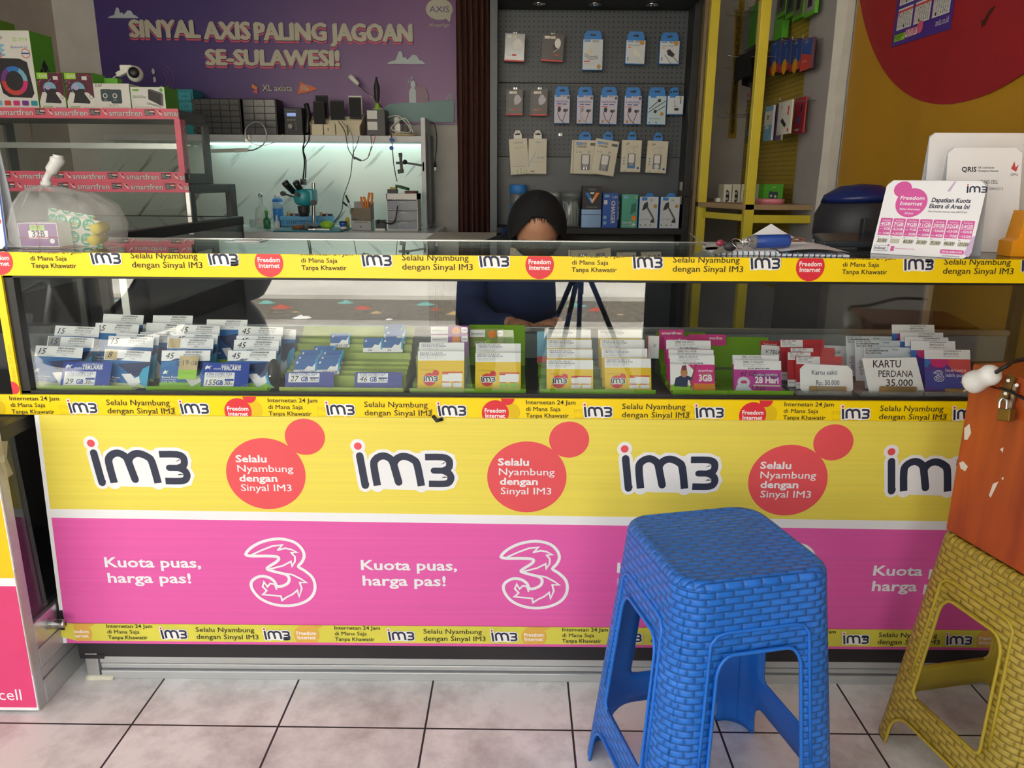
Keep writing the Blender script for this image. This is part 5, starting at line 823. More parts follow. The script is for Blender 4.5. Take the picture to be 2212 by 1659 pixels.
# shelf goods on the rack
RZ=.9775
def rp(x,y): return WZ(x,y,RZ)
def d_sp(L,W,H): L.rrect(W*.3,H*.2,W*.55,H*.75,.006,PBLACK,2); L.rrect(W*.5,H*.24,W*.72,H*.7,.006,MIDG,2.5); L.disc(W*.45,H*.6,.006,GREYT,3); L.disc(W*.45,H*.35,.006,GREYT,3)
for i,(x0,x1) in enumerate(((1563,1581),(1582,1600),(1601,1616),(1637,1649))):
    Y=1.95; a=WY(x0,420,Y).x; b=WY(x1,420,Y).x; pack('speaker_box',('white speaker box furthest left on the brown shelf','white speaker box second from left on the brown shelf','white speaker box just left of the front yellow post','white speaker box just right of the front yellow post')[i],'box',a,b-.002,RZ+.0004,WY(x0,398,Y).z,Y-.04*i*0,.09,PCREAM,None,d_sp,group='white speaker boxes')
a=WY(1547,430,2.0).x; b=WY(1560,430,2.0).x; pack('small_box','small white box at the left end of the brown shelf','box',a,b,RZ+.0004,WY(1550,428,2.0).z,2.0,.04,PWHITE)
def d_g2(L,W,H): L.rrect(W*.28,H*.3,W*.5,H*.7,.003,MATS['slate'],2); L.rrect(W*.5,H*.28,W*.74,H*.68,.003,MATS['slate'],2.5); L.disc(W*.4,H*.5,.005,PWHITE,3); L.disc(W*.62,H*.48,.005,PWHITE,3); L.text('DAP',W*.42,H*.84,.006,PWHITE,2); L.text('multimedia speaker',W*.2,H*.1,.004,LIME,2)
Y=1.87; pack('speaker_box','green speaker box behind the pink tin on brown shelf','box',WY(1649,420,Y).x,WY(1691,420,Y).x,RZ+.0004,WY(1670,398,Y).z,Y,.07,BGRN,None,d_g2)
a=WY(1640,452,1.7); b=WY(1702,452,1.7); r=(b.x-a.x)/2; c=thing('round_tin','pink round plastic tin at the front of the brown shelf','tin',(a.x+r,1.7+r,RZ)); PKT=C('tin_pink','#ea8fa0',.35); H=WY(1670,430,1.7).z-RZ
m=MB(); m.lathe([(r*.96,0),(r*.98,.002),(r*.98,H*.6)],PKT,(a.x+r,1.7+r,RZ+.0004),n=32); m.build('body',c); m=MB(); m.lathe([(r,H*.55),(r,H*.98),(r*.97,H)],PKT,(a.x+r,1.7+r,RZ+.0004),n=32); m.build('lid',c)
# ================================================================ yellow cloth on right wall, calendar
m=MB(); YC=C('cloth_yellow','#bd8c1e',.6,var=.06,scale=2.5); G=[[(1.2385-.003*math.sin(j*.5+i*.2)-.0015*math.sin(j*1.3),1.54-2.3*j/44,.35+2.4*i/12) for j in range(45)] for i in range(13)]
m.grid(G,YC); L=Lay(m,(1.2335,0,0),(0,-1,0),(0,0,1)); L.disc(-.772,2.18,.88,C('cloth_red','#a01d26',.6),0,n=90); o=m.build('wall_cloth',org=(1.24,.4,.35),label='yellow vinyl banner with huge red disc on the right wall',cat='banner')
a=WX(2120,42,1.232); m=MB(); L=Lay(m,tuple(a),(0,-1,0),(0,0,1)); L.poly([(0,0),(.012,-.004),(.03,.018),(.055,.024),(.05,.014),(.036,.006),(.02,-.018),(.004,-.02)],C('stain_dark','#4a2018'),0); m.build('cloth_tear',o,org=V(o['o3']))
m=MB(); X=1.231; q=[WX(x,y,X) for x,y in ((1925,103),(2052,63),(2057,-60),(1935,-20))]; o0=q[0]; r=(q[1]-q[0]); W=r.length; r=r.normalized(); n=V((-1,0,0)); u=n.cross(r); H=(q[3]-q[0]).dot(u)
m.obox(q[0],r*W,u*H,V((.001,0,0)),C('calendar_purple','#4a2a8c')); L=Lay(m,q[0],r,u)
for i in range(3):
    for j in range(2):
        x=W*(.06+.31*i); y=H*(.27+.42*j); L.rect(x,y,x+W*.27,y+H*.36,PWHITE,1); L.rect(x,y+H*.29,x+W*.27,y+H*.33,(RED if i<2 else PNAVY),2)
        for a_ in range(5):
            for b_ in range(7): L.text(str((a_*7+b_+i)%31+1),x+W*(.01+.036*b_),y+H*(.23-.052*a_),.0085,INK if b_ else RED,2,w=W*.024)
L.rect(W*.04,H*.08,W*.24,H*.2,LIME,1); L.text('REDEEM BONUS',W*.05,H*.15,.012,INK,2,w=W*.17); L.text('DI AXISNET',W*.05,H*.095,.012,INK,2,w=W*.14); L.rect(W*.25,H*.1,W*.46,H*.22,PWHITE,1); L.text('12 GB 60 HARI',W*.26,H*.175,.011,MAG,2,w=W*.18); L.text('Rp15.000',W*.27,H*.115,.016,MAG,2,w=W*.17,bold=.03); L.text('axis.co.id',W*.76,H*.12,.018,PWHITE,2,w=W*.2); L.disc(W*.5,H*.2,.018,CORAL,2)
m.build('wall_calendar',org=tuple(o0),label='purple wall calendar sheet pinned on red disc of the yellow banner',cat='calendar')
# ================================================================ starter cards in the case
LBL=C('card_label','#f6f6fa',.5,var=.02); XB=C('card_blue','#2069b0',.35,var=.05); XN=C('card_deep_navy','#20305f',.4); XC=C('card_cyan','#35a9d6',.35); YCD=C('card_yellow','#f0c818',.4,var=.03); RCD=C('card_red','#c3202c',.4); PKC=C('card_pink','#d8308a',.4); MGC=C('card_magenta','#c23f9f',.4); BRN2=C('sticker_tan','#c9b58c',.6); VIO=C('card_violet','#8a3f8f',.4); PRB=C('price_blue','#2547a8',.4); PALE=C('card_pale_blue','#d3dde8',.4); KRF=C('wood_block','#a98757',.7,bump=.15)
RACK={}
CT_T=rad(24)
def label(L,W,H,num,hand=None,sticker=None,k=0,hs=.3):
    h0=H-.0225; L.rect(0,h0,W,H,LBL,1); L.bars(W*.48,H-.0055,W*.86,H-.002,MIDG,2,30,len(num)+k); L.text(num,W*.45,H-.0108,.0036,INK,2,w=W*.36); L.text('Masa berlaku s/d 30 Nov 2025',W*.45,H-.0145,.0022,MIDG,2,w=W*.36); L.text('123456',W*.58,H-.019,.0022,MIDG,2)
    if sticker: L.rect(W*.02,h0+.001,W*.28,H-.001,sticker,2)
    if hand: L.text(hand,W*.07,h0+.005,.0125,INK,3,shear=hs,bold=.0)
def d_xl(num,hand=None,sticker=None,lime=False,k=0):
    def f(L,W,H):
        L.poly([(0,H*.5),(W*.45,H*.78),(W*.3,H*.78),(0,H*.62)],C('card_midblue','#2f78b8',.35),1); L.poly([(W*.3,H*.62),(W,H*.72),(W,H*.25),(W*.62,H*.35)],XN,1)
        L.poly([(W*.42,H*.36),(W*.62,H*.38),(W*.72,H*.26),(W*.86,H*.38),(W*.86,H*.16),(W*.66,H*.0),(W*.56,H*.16)],LBL,2); L.poly([(W*.8,H*.32),(W*.86,H*.52),(W,H*.62),(W,H*.02),(W*.86,H*.1)],XC,2.5)
        L.rect(0,0,W,H*.12,LIME if lime else C('card_pale_yellow','#cfd8a0'),1.5)
        L.poly([(W*.06,H*.4),(W*.1,H*.46),(W*.13,H*.42),(W*.17,H*.46),(W*.13,H*.38),(W*.16,H*.34),(W*.11,H*.37),(W*.06,H*.34)],LBL,3)
        for i,s in enumerate(('Bonus Kuota','Unlimited Nelpon','& SMS Tiap Hari')): L.text(s,W*.04,H*(.24-.06*i),.0042 if i==0 else .0034,LBL,3,w=W*(.36,.3,.3)[i],bold=.02)
        label(L,W,H,num,hand,sticker,k)
    return f
def card(x0,x1,y0,y1,Y,h,name,label_,base,draw,rack=None,tilt=CT_T,group=None,cat='card',w=None,yaw=0):
    # top edge given; the card leans back by tilt and stands on its rack step
    a=WY(x0,y0,Y); b=WY(x1,y1,Y); r=(b-a); W=r.length; r.normalize(); r=V((r.x,r.y,r.z)); 
    if yaw: r=Matrix.Rotation(rad(yaw),3,'Z')@r
    u=V((0,math.sin(tilt),math.cos(tilt))); u=(u-r*u.dot(r)).normalized(); n=r.cross(u); o=a-u*h
    if o.z<CB+.0022: h-=(CB+.0022-o.z)/u.z; o=a-u*h
    if o.y<.0245: Yn=.0245-o.y; a=a+V((0,Yn,0)); o=o+V((0,Yn,0))
    m=MB(); m.obox(o,r*W,u*h,n*-.0011,base); L=Lay(m,o,r,u,.00022)
    draw(L,W,h)
    c=(o+r*W/2); q=m.build(name,org=tuple(c),label=label_,cat=cat,group=group)
    if rack: RACK.setdefault(rack,[]).append((c.y,o.z,min(o.x,(o+r*W).x),max(o.x,(o+r*W).x)))
    return q
GX='prepaid starter cards in the clear green racks'
def xl(rack,lst,lime,num0):
    for i,(x0,x1,y0,y1,t,hand,st,lb) in enumerate(lst): card(x0,x1,y0,y1,.083+.036*t,.102,'starter_card',lb,XB,d_xl('0878%08d'%(num0+i*137911),hand,st,lime,i),rack,group=GX)
xl('a',((78,180,746,751,0,'15',None,'blue starter card handwritten 15 at front left corner of the case'),(104,204,726,730,1,'15',GREYT,'blue starter card with 15 on a grey sticker, second row left'),(120,216,703,707,2,'15',None,'blue starter card handwritten 15, back of the leftmost column'),
 (227,327,754,759,0,'8',BRN2,'blue starter card handwritten 8 on a tan sticker'),(235,333,725,729,1,'15',None,'blue starter card handwritten 15 directly behind the 8 card'),(252,345,719,724,1.4,None,None,'blue starter card peeking out behind the second column 15 card'),(207,301,697,701,2.2,'15',None,'blue starter card with half hidden 15, third row of second column'),(224,311,678,681,3.2,None,None,'grey topped starter card at the very back of second column')),False,28436898)
xl('b',((350,455,757,757,0,'45',None,'blue starter card handwritten 45 behind the 155 price card left'),(363,462,730,732,1,None,BRN2,'blue starter card with blank tan sticker, third column'),(374,471,721,722,1.5,'45',None,'blue starter card with hidden 45 behind the tan sticker card'),(382,476,701,704,2.2,'45',None,'blue starter card handwritten 45, third column upper row'),(317,406,697,700,2.8,None,None,'blue topped starter card between second and third columns'),(303,376,717,719,2.1,None,None,'low blue starter card left of the tan sticker card'),(331,417,681,682,3.4,None,None,'grey topped starter card at the back of third column'),
 (493,597,757,758,0,'45',None,'blue starter card with bold 45 right of the 155 price card'),(506,603,734,736,1,'45',None,'blue starter card handwritten 45, second row of fourth column'),(511,608,725,726,1.4,'45',None,'blue starter card hidden between two 45 cards, fourth column'),(516,612,704,707,2.2,'45',None,'blue starter card handwritten 45, upper row of fourth column'),(447,535,690,691,2.9,None,None,'white topped starter card behind the glare streak, fourth column'),(560,640,709,712,2.6,None,None,'white topped starter card sticking out right of the fourth column')),True,77624611)
def d_price(gb,days,plus=None,price=None,head=True):
    def f(L,W,H):
        if head: L.text('KARTU PERDANA',W*.4,H*.84,.0052,LBL,2,w=W*.42); L.text('TERLARIS',W*.4,H*.72,.0075,LBL,2,w=W*.42,bold=.03); L.poly([(W*.06,H*.84),(W*.1,H*.9),(W*.14,H*.85),(W*.2,H*.9),(W*.15,H*.8),(W*.18,H*.74),(W*.12,H*.79),(W*.06,H*.74)],LBL,2); L.text('more',W*.24,H*.74,.005,LBL,2)
        t=.64 if head else .95; L.rrect(W*.06,H*(t-.5),W*.7,H*t,.002,LBL,1); L.text('XTRA COMBO FLEX',W*.1,H*(t-.11),.0058,PRB,2,w=W*.55,bold=.01); L.text('2,5GB 4,5GB 20GB',W*.1,H*(t-.18),.003,GREYT,2,w=W*.5)
        L.rect(W*.07,H*(t-.49),W*.68,H*(t-.24),C('price_white','#f2f2f4'),1.5); L.text(gb,W*.1,H*(t-.45),.011,INK,3,shear=.2); L.text('GB',W*.32,H*(t-.45),.0095,PRB,3,bold=.03,w=W*.15); L.rect(W*.5,H*(t-.3),W*.69,H*(t-.23),PRB,2); L.text(days,W*.5,H*(t-.45),.0078,INK,3,shear=.2); L.text('Hari',W*.61,H*(t-.44),.0035,PRB,3)
        if plus: L.text('+'+plus,W*.36,H*(t-.3),.006,INK,3,shear=.2)
        L.rrect(W*.04,H*.06,W*.38,H*.16,.001,BRN2 if not price else LBL,1); L.text('Jumbo Bonusnya di myXL',W*.42,H*.08,.0042,LBL,2,w=W*.5)
        if price: L.text(price,W*.1,H*.055,.0065,INK,3,shear=.2)
    return f
for x0,x1,y,gb,d,lb in ((138,243,781,'29','30','blue price card reading 29 GB at the front of first rack'),(439,540,783,'155','30','blue price card reading 155 GB at the front of second rack')): card(x0,x1,y,y+.5,.058,.066,'price_card',lb,PRB,d_price(gb,d),None,rad(30))
card(389,429,769,769,.066,.05,'voucher_card','tan voucher slip reading 19 GB left of the 155 GB price card',BRN2,lambda L,W,H:(L.rect(0,0,W,H*.4,LIME,1),L.text('19',W*.2,H*.6,.011,MIDG,2),L.text('GB',W*.62,H*.6,.008,MIDG,2),L.text('BELUM REGISTRASI',W*.1,H*.22,.003,GREEN,2,w=W*.7)),None,rad(30))
PVI=C('price_violet','#4a52a0',.4)
for x0,x1,y,gb,p,pr,lb in ((618,722,804,'27','6','73.000','violet blue price card 27 GB for 73.000 in the worn green rack'),(767,869,804,'46','7','98.000','violet blue price card 46 GB in the worn green rack')): card(x0,x1,y,y,.05,.05,'price_card',lb,PVI,d_price(gb,'30',p,pr,False),None,rad(30))
def d_small(t):
    def f(L,W,H):
        L.poly([(W*.4,H*.2),(W*.6,H*.55),(W*.8,H*.5),(W*.95,H*.85),(W,H*.85),(W,H*.2)],LBL,1); L.rect(W*.92,H*.2,W,H,XC,2); L.rect(0,0,W,H*.3,LBL,1.5); L.text(t,W*.25,H*.05,.006,INK,3,shear=.2,maxw=W*.65); L.poly([(W*.08,H*.8),(W*.13,H*.86),(W*.18,H*.8),(W*.2,H*.86),(W*.15,H*.72),(W*.08,H*.7)],LBL,2)
    return f
SMB=C('voucher_blue','#3f6fb5',.4); n=0
for x0,x1,y,t,tx,lb in ((637,686,776,.5,'27+6 GB','small blue voucher card 27+6, front left of the voucher steps'),(686,735,776,.5,'27+6 GB','small blue voucher card 27+6, front right of the voucher steps'),(643,690,766,1.1,'27+6','small blue voucher card, second step left'),(692,738,766,1.1,'27+6','small blue voucher card, second step right'),(650,697,756,1.8,'27+6','small blue voucher card, third step left'),(697,743,756,1.8,'27+6','small blue voucher card, third step right'),(679,725,747,2.4,'27+6','small blue voucher card alone on the top step'),
 (715,757,720,3.6,'30+5 GB','lone small blue voucher card in the middle of the worn green rack'),(786,827,730,3.2,'34','small blue voucher card, left of the low pair in the worn rack'),(827,871,730,3.2,'34','small blue voucher card, right of the low pair in the worn rack'),(834,877,712,4.0,'34+5 GB','small blue voucher card 34+5 above the low pair'),(831,871,701,4.6,'34','small blue voucher card at the very back of the worn rack')):
    card(x0,x1,y,y,.075+.03*t,.034,'voucher_card',lb,SMB,d_small(tx),'c',rad(34),group='small blue voucher cards')
def d_im(num,k=0,lime=False):
    def f(L,W,H):
        L.rect(0,H-.0195,W,H,LBL,1); L.text(num,W*.04,H-.0055,.0038,MIDG,2,w=W*.5); L.bars(W*.04,H-.0088,W*.6,H-.0064,(BLUEINK if k%3==1 else MIDG),2,34,k); L.text('Masa tenggang dan aktif kartu',W*.04,H-.0125,.0024,GREYT,2,w=W*.5); L.text('Daftar di gerai 2025',W*.04,H-.016,.0022,GREYT,2,w=W*.38)
        L.text('internet',W*.08,H*.5,.003,GOLD,2,w=W*.3); L.disc(W*.26,H*.26,W*.145,TRED,1,ry=W*.14); L.disc(W*.39,H*.42,W*.07,TRED,1.5); im3(L,W*.14,H*.21,.0095,2,NAVY,True,TRED,False)
        L.rrect(W*.53,H*.2,W*.96,H*.42,.003,LBL,2); L.rect(W*.53,H*.43,W*.97,H*.46,TRED,2); L.rrect(W*.53,H*.05,W*.73,H*.17,.002,LIME if lime else LBL,2); L.rrect(W*.76,H*.05,W*.96,H*.17,.002,LIME if lime else LBL,2); L.rect(W*.53,H*.18,W*.68,H*.2,TRED,2.5); L.rect(W*.76,H*.18,W*.9,H*.2,TRED,2.5); L.rect(W*.53,H*.39,W*.66,H*.42,TRED,2.5)
    return f
GY='yellow starter cards in the green racks'; rows=('front','second','third','back')
for rk_,nm,ls in (('d','small rack left',((903,1003,759,759,0),(906,1003,740,740,.7))),('e','small rack right',((1027,1125,762,762,0),(1028,1125,742,742,.7))),('f','left column of the wide rack',((1181,1281,777,778,0),(1182,1280,754,755,.9),(1181,1278,733,734,1.8),(1181,1276,712,712,2.7))),('f','right column of the wide rack',((1306,1406,774,774.5,0),(1300,1398,753,753,.9),(1297,1392,733,734,1.8),(1292,1386,712,712,2.7)))):
    for i,(x0,x1,y0,y1,t) in enumerate(ls): card(x0,x1,y0,y1,.079+.038*t,.085,'starter_card',f'yellow starter card with white label, {rows[i]} row of the {nm}',YCD,d_im('08582761%04d'%(7871+13*i+len(nm)*29),i,rk_=='e'),rk_,rad(22),group=GY)
def d_ax(L,W,H): L.rect(0,H*.62,W*.45,H*.95,LBL,1); L.text('083838959551',W*.04,H*.72,.004,INK,2,w=W*.38); L.disc(W*.66,H*.75,.009,ORANGE,1); L.rect(W*.5,H*.1,W*.6,H*.5,LIME,1); L.rrect(W*.8,H*.66,W*.97,H*.92,.003,LBL,1.5); L.text('AXIS',W*.82,H*.74,.004,PNAVY,2.5,w=W*.12); L.text('BONUS',W*.15,H*.25,.009,LBL,2,w=W*.35)
for x0,x1,y,t,lb in ((931,1013,722,1.6,'purple starter card with orange dot, lower of two behind small rack'),(931,1013,703,2.4,'purple starter card with orange dot, upper of two behind small rack'),(1015,1088,710,2.6,'greenish starter card behind the small green rack right')): card(x0,x1,y,y,.1+.036*t,.05,'starter_card',lb,VIO if x0<1000 else C('card_olive','#8fa050'),d_ax,'d' if x0<1000 else 'e',rad(24))
card(1160,1184,716,716,.2,.07,'starter_card','light blue card edge left of the wide yellow rack',CYAN,lambda L,W,H:L.rect(0,0,W,H*.2,RED,1),'f',rad(15))
# pink rack
def d_smf(big=True):
    def f(L,W,H):
        L.text('smartfren',W*.1 if not big else W*.55,H-.011,.0062,LBL,2,w=W*(.8 if not big else .35),bold=.02)
        if big: L.text('Unlimited',W*.6,H*.2,.005,LBL,2)
    return f
card(1424,1477,712,712,.215,.06,'starter_card','tall pink card at the back left of pink rack',PKC,d_smf(False),'g',rad(18)); card(1435,1489,727,727,.185,.06,'starter_card','pink card just behind the white labelled pink cards',PKC,d_smf(False),'g',rad(18)); card(1488,1568,722,723,.2,.06,'starter_card','wide pink card at the back right of pink rack',PKC,d_smf(),'g',rad(18)); card(1398,1424,725,726,.18,.05,'starter_card','white paper slip with red edge left of pink rack',LBL,lambda L,W,H:(L.rect(0,0,W*.1,H,RED,1),L.text('V.',W*.5,H*.5,.007,INK,2,shear=.2)),'g',rad(18))
def lab2(L,W,H,num,k):
    L.rect(0,H-.0195,W,H,LBL,1); L.text(num,W*.2,H-.0055,.0042,INK,2,w=W*.42); L.text('Bla bla registrasi kartu',W*.2,H-.009,.0024,MIDG,2,w=W*.45); L.text('Masa berlaku 31 okt',W*.2,H-.013,.0024,MIDG,2,w=W*.38); L.bars(W*.3,H-.018,W*.75,H-.0155,PNAVY,2,26,k)
def d_3gb(L,W,H):
    L.poly([(0,0),(W*.5,0),(W*.42,H*.3),(W*.55,H*.55),(W*.35,H*.8),(0,H*.8)],LBL,1); L.poly([(0,0),(W*.5,0),(W*.5,H*.12),(W*.3,H*.2),(0,H*.16)],LIME,1.5); L.rect(W*.52,0,W,H*.2,ORANGE,1.5)
    L.poly([(W*.08,H*.12),(W*.12,H*.35),(W*.24,H*.42),(W*.4,H*.42),(W*.52,H*.34),(W*.5,H*.28),(W*.4,H*.3),(W*.38,H*.1)],PNAVY,2); L.disc(W*.31,H*.5,.0075,C('skin_print','#c98a68'),2.5,ry=.0095); L.poly([(W*.24,H*.55),(W*.27,H*.7),(W*.36,H*.72),(W*.38,H*.55)],C('hat_red','#8a2f4a'),3); L.rect(W*.24,H*.53,W*.38,H*.57,GOLD,3.5); L.stroke([(W*.46,H*.08),(W*.5,H*.4),(W*.58,H*.74)],.003,C('kris_gold','#8a5a2a'),3)
    L.text('smartfren',W*.63,H*.53,.0055,LBL,2,w=W*.32,bold=.01); L.text('Kuota Utama',W*.68,H*.45,.004,LIME,2,w=W*.24); L.text('3GB',W*.64,H*.27,.013,LBL,2,w=W*.3,bold=.04); L.text('ELEMENT',W*.8,H*.06,.0035,LIME,2); lab2(L,W,H,'0882 0170093141',3)
card(1447,1543,767,768,.083,.086,'starter_card','pink starter card reading 3GB with costumed figure, front of pink rack',PKC,d_3gb,'g',rad(22)); card(1444,1541,755,756,.106,.086,'starter_card','pink starter card directly behind the 3GB card',PKC,lambda L,W,H:lab2(L,W,H,'0888 04214738',5),'g',rad(22)); card(1439,1535,735,736,.14,.086,'starter_card','pink starter card with white label, third behind the 3GB card',PKC,lambda L,W,H:lab2(L,W,H,'0888 04214730',7),'g',rad(22))
def d_28(L,W,H):
    L.rrect(W*.4,H*.42,W*.96,H*.58,.003,VIO,1); L.text('smartfren UNLIMITED',W*.42,H*.5,.0048,LBL,2,w=W*.5); L.text('28 Hari',W*.44,H*.27,.013,LBL,2,w=W*.5,bold=.035); L.text('42 GB.',W*.12,H*.5,.009,INK,3,shear=.35); L.rect(W*.4,H*.16,W*.97,H*.21,PCREAM,2); L.text('1.5/H.',W*.36,H*.03,.009,INK,3,shear=.3); L.disc(W*.2,H*.28,.013,PALE,2,ry=.012); L.rrect(W*.14,H*.24,W*.27,H*.34,.003,MAG,3); L.poly([(W*.02,0),(W*.06,H*.2),(W*.3,H*.16),(W*.4,0)],PALE,1.5); L.rect(0,0,W,H*.03,ORANGE,1.4); lab2(L,W,H,'0882 019326609',9)
card(1585,1687,778,780,.08,.082,'starter_card','magenta starter card reading 28 Hari with handwritten 42 GB',MGC,d_28,'h',rad(22)); card(1582,1682,767,768,.097,.085,'starter_card','magenta starter card with white label just behind the 28 Hari card',MGC,lambda L,W,H:lab2(L,W,H,'0882 019326652',11),'h',rad(22))
def d_rd(num,k):
    def f(L,W,H): L.rect(W*.02,H-.017,W*.52,H-.001,LBL,1); L.text(num,W*.05,H-.0055,.0042,INK,2,w=W*.32); L.text('JABOTABEK',W*.05,H-.0095,.003,MIDG,2,w=W*.22); L.text('berlaku s/d 2025',W*.05,H-.013,.0024,MIDG,2,w=W*.3); L.rect(0,0,W*.22,H*.2,LBL,1); L.text('Kuota',W*.03,H*.1,.004,INK,2)
    return f
for i,(x0,x1,y,t,lb) in enumerate(((1718,1820,769,0,'red starter card right behind the white octagonal price sign'),(1700,1798,760,.5,'red starter card, second behind the octagonal sign'),(1706,1803,751,.9,'red starter card, third behind the octagonal sign'),(1684,1780,733,1.8,'tallest red starter card at the back of the red group'))): card(x0,x1,y,y+1,.1+.036*t,.09,'starter_card',lb,RCD,d_rd('0852 1252 48%02d'%(i*17+10),i),'i',rad(20),group='red starter cards')
card(1645,1685,745,748,.17,.05,'paper_slip','white handwritten paper slip at the left of the red cards',LBL,lambda L,W,H:L.text('V.TELK',W*.2,H*.65,.008,INK,2,shear=.15,bold=.01),'h',rad(18)); card(1643,1684,736,737,.19,.06,'starter_card','small red card behind the handwritten slip left of the red cards',RCD,lambda L,W,H:L.text('Telkomsel',W*.15,H*.82,.006,LBL,2,w=W*.7),'h',rad(18))
card(1772,1830,745,748,.2,.06,'paper_slip','white slip handwritten 3 GB behind the red cards',LBL,lambda L,W,H:L.text('3 GB',W*.4,H*.7,.007,INK,2,shear=.2),'i',rad(18))
def sign(pts,Y,name,label_,draw,blk,tl):
    q=[WY(x,y,Y) for x,y in pts]; a=q[0]; r=(q[1]-q[0]).normalized(); u=V((0,math.sin(tl),math.cos(tl))); u=(u-r*u.dot(r)).normalized(); n=r.cross(u)
    loc=[WP(x,y,a,n)-a for x,y in pts]; P=[(d.dot(r),d.dot(u)) for d in loc]; m=MB(); m.prism(P,a,r,u,.0012,LBL); L=Lay(m,a,r,u,.00022); draw(L,max(p[0] for p in P),max(p[1] for p in P)); m.build(name,org=tuple(a+r*.05),label=label_,cat='sign')
    x0,x1,y0,y1,lb=blk; A=WY(x0,y1,Y-.012); B=WY(x1,y0,Y-.012); z0=CB+.0006; c=thing('card_block',lb,'block',((A.x+B.x)/2,Y,z0)); m=MB(); m.box((A.x,Y-.012,z0),(B.x,Y-.003,z0+B.z-A.z),KRF); m.box((A.x,Y+.004,z0),(B.x,Y+.03,z0+.008),KRF); m.build('block',c,bevel=.0008)
    m=MB(); m.box((A.x+.012,Y-.0142,z0+.004),(B.x-.006,Y-.0125,z0+.018),GLASS); m.build('clear_lip',c)
sign(((1743,854),(1830,854),(1843,841),(1841,800),(1831,790),(1739,786),(1728,797),(1729,840)),.046,'price_sign','white octagonal price sign handwritten Kartu sakti Rp. 50.000',lambda L,W,H:(L.text('Kartu sakti',W*.1,H*.66,.0092,PNAVY,2,w=W*.55,bold=.005),L.text('Rp. 50.000',W*.2,H*.33,.0098,PNAVY,2,w=W*.5,bold=.005)),(1749,1829,842,858,'small wooden block holding the octagonal Kartu sakti sign'),rad(14))
sign(((1878,849),(1998,849),(1979,772),(1862,774)),.05,'price_sign','white card sign handwritten KARTU PERDANA 35.000',lambda L,W,H:(L.text('KARTU',W*.06,H*.72,.015,INK,2,w=W*.5,bold=.01),L.text('PERDANA',W*.16,H*.45,.0135,INK,2,w=W*.62,bold=.01),L.text('35.000',W*.3,H*.2,.0135,INK,2,w=W*.48,bold=.01)),(1901,1981,842,858,'small wooden block holding the KARTU PERDANA sign'),rad(14))
def d_wc(num):
    def f(L,W,H): L.text('0030 0001 0366 0%s'%num[-3:],W*.03,H-.0042,.003,INK,2,w=W*.3); L.bars(W*.03,H-.009,W*.5,H-.0055,MIDG,2,36,5); L.text('0822 2820 '+num,W*.03,H-.0145,.0045,INK,2,w=W*.32); L.text('Kuota',W*.58,H-.006,.0036,INK,2); L.text('GB',W*.9,H-.013,.004,PNAVY,2); l=Lay(L.mb,L.P(W*.12,H*.14,0),L.u,-L.r,.00022); l.text('orbit',0,-.004,.011,GREYT,2,bold=.03)
    return f
for i,(x0,x1,y,t,lb) in enumerate(((1866,1972,750,0,'white starter card right behind the KARTU PERDANA sign'),(1846,1953,735,.8,'white starter card, second behind the KARTU PERDANA sign'),(1827,1930,726,1.6,'white starter card, rearmost and leftmost of the white trio'))): card(x0,x1,y,y+1,.11+.036*t,.088,'starter_card',lb,PALE,d_wc('4%03d'%(966-28*i)),'j',rad(20),group='white starter cards')
def d_tri(num,front):
    def f(L,W,H):
        L.poly([(0,H*.1),(W*.5,0),(W,0),(W,H*.35),(0,H*.5)],C('tri_blue','#3a4fa8',.4),1); L.poly([(W*.4,H*.8),(W,H*.8),(W,H*.35),(W*.6,H*.5)],C('tri_coral','#d8555a',.4),1.2); L.disc(W*.32,H*.72,W*.2,MAG,1.4,ry=H*.16); L.poly([(0,H*.8),(W*.1,H*.8),(W*.14,H*.7),(W*.05,H*.56),(0,H*.58)],PBLUE,1.7)
        if front: three(L,W*.3,H*.36,.024,.0011,LBL,3); L.text('Internetan',W*.45,H*.46,.0072,LBL,3,w=W*.44); L.text('lebih puas',W*.45,H*.34,.0072,LBL,3,w=W*.42)
        L.rect(0,H-.02,W,H,LBL,2); L.bars(W*.42,H-.004,W*.8,H-.0018,MIDG,2.6,26,2); L.text(num,W*.42,H-.0105,.0042,INK,2.6,w=W*.32); L.text('Masa tenggang kartu 30 hari',W*.42,H-.0145,.0025,MIDG,2.6,w=W*.34)
    return f
for i,(x0,x1,y,t,lb) in enumerate(((1996,2095,755,0,'coral and blue starter card with outlined 3, front of right end group'),(1967,2063,736,.8,'blue and pink starter card, second in the right end group'),(1954,2048,728,1.3,'blue and pink starter card, third in the right end group'),(1944,2037,718,1.9,'blue and pink starter card, fourth in the right end group'),(1926,2018,701,2.8,'blue and pink starter card, rearmost of the right end group'))): card(x0,x1,y,y+1,.075+.036*t,.086,'starter_card',lb,C('tri_violet','#5a3f9a',.4),d_tri('0896%08d'%(76418720+i*5),i==0),'k',rad(20),group='coral and blue starter cards')
a=WY(2044,858,.038); b=WY(2092,846,.038); MB().box((a.x,.036,CB+.0006),(b.x+.03,.046,CB+.014),KRF).build('card_block',org=(a.x,.04,CB+.0006),label='small wooden block in front of the coral and blue card',cat='block')
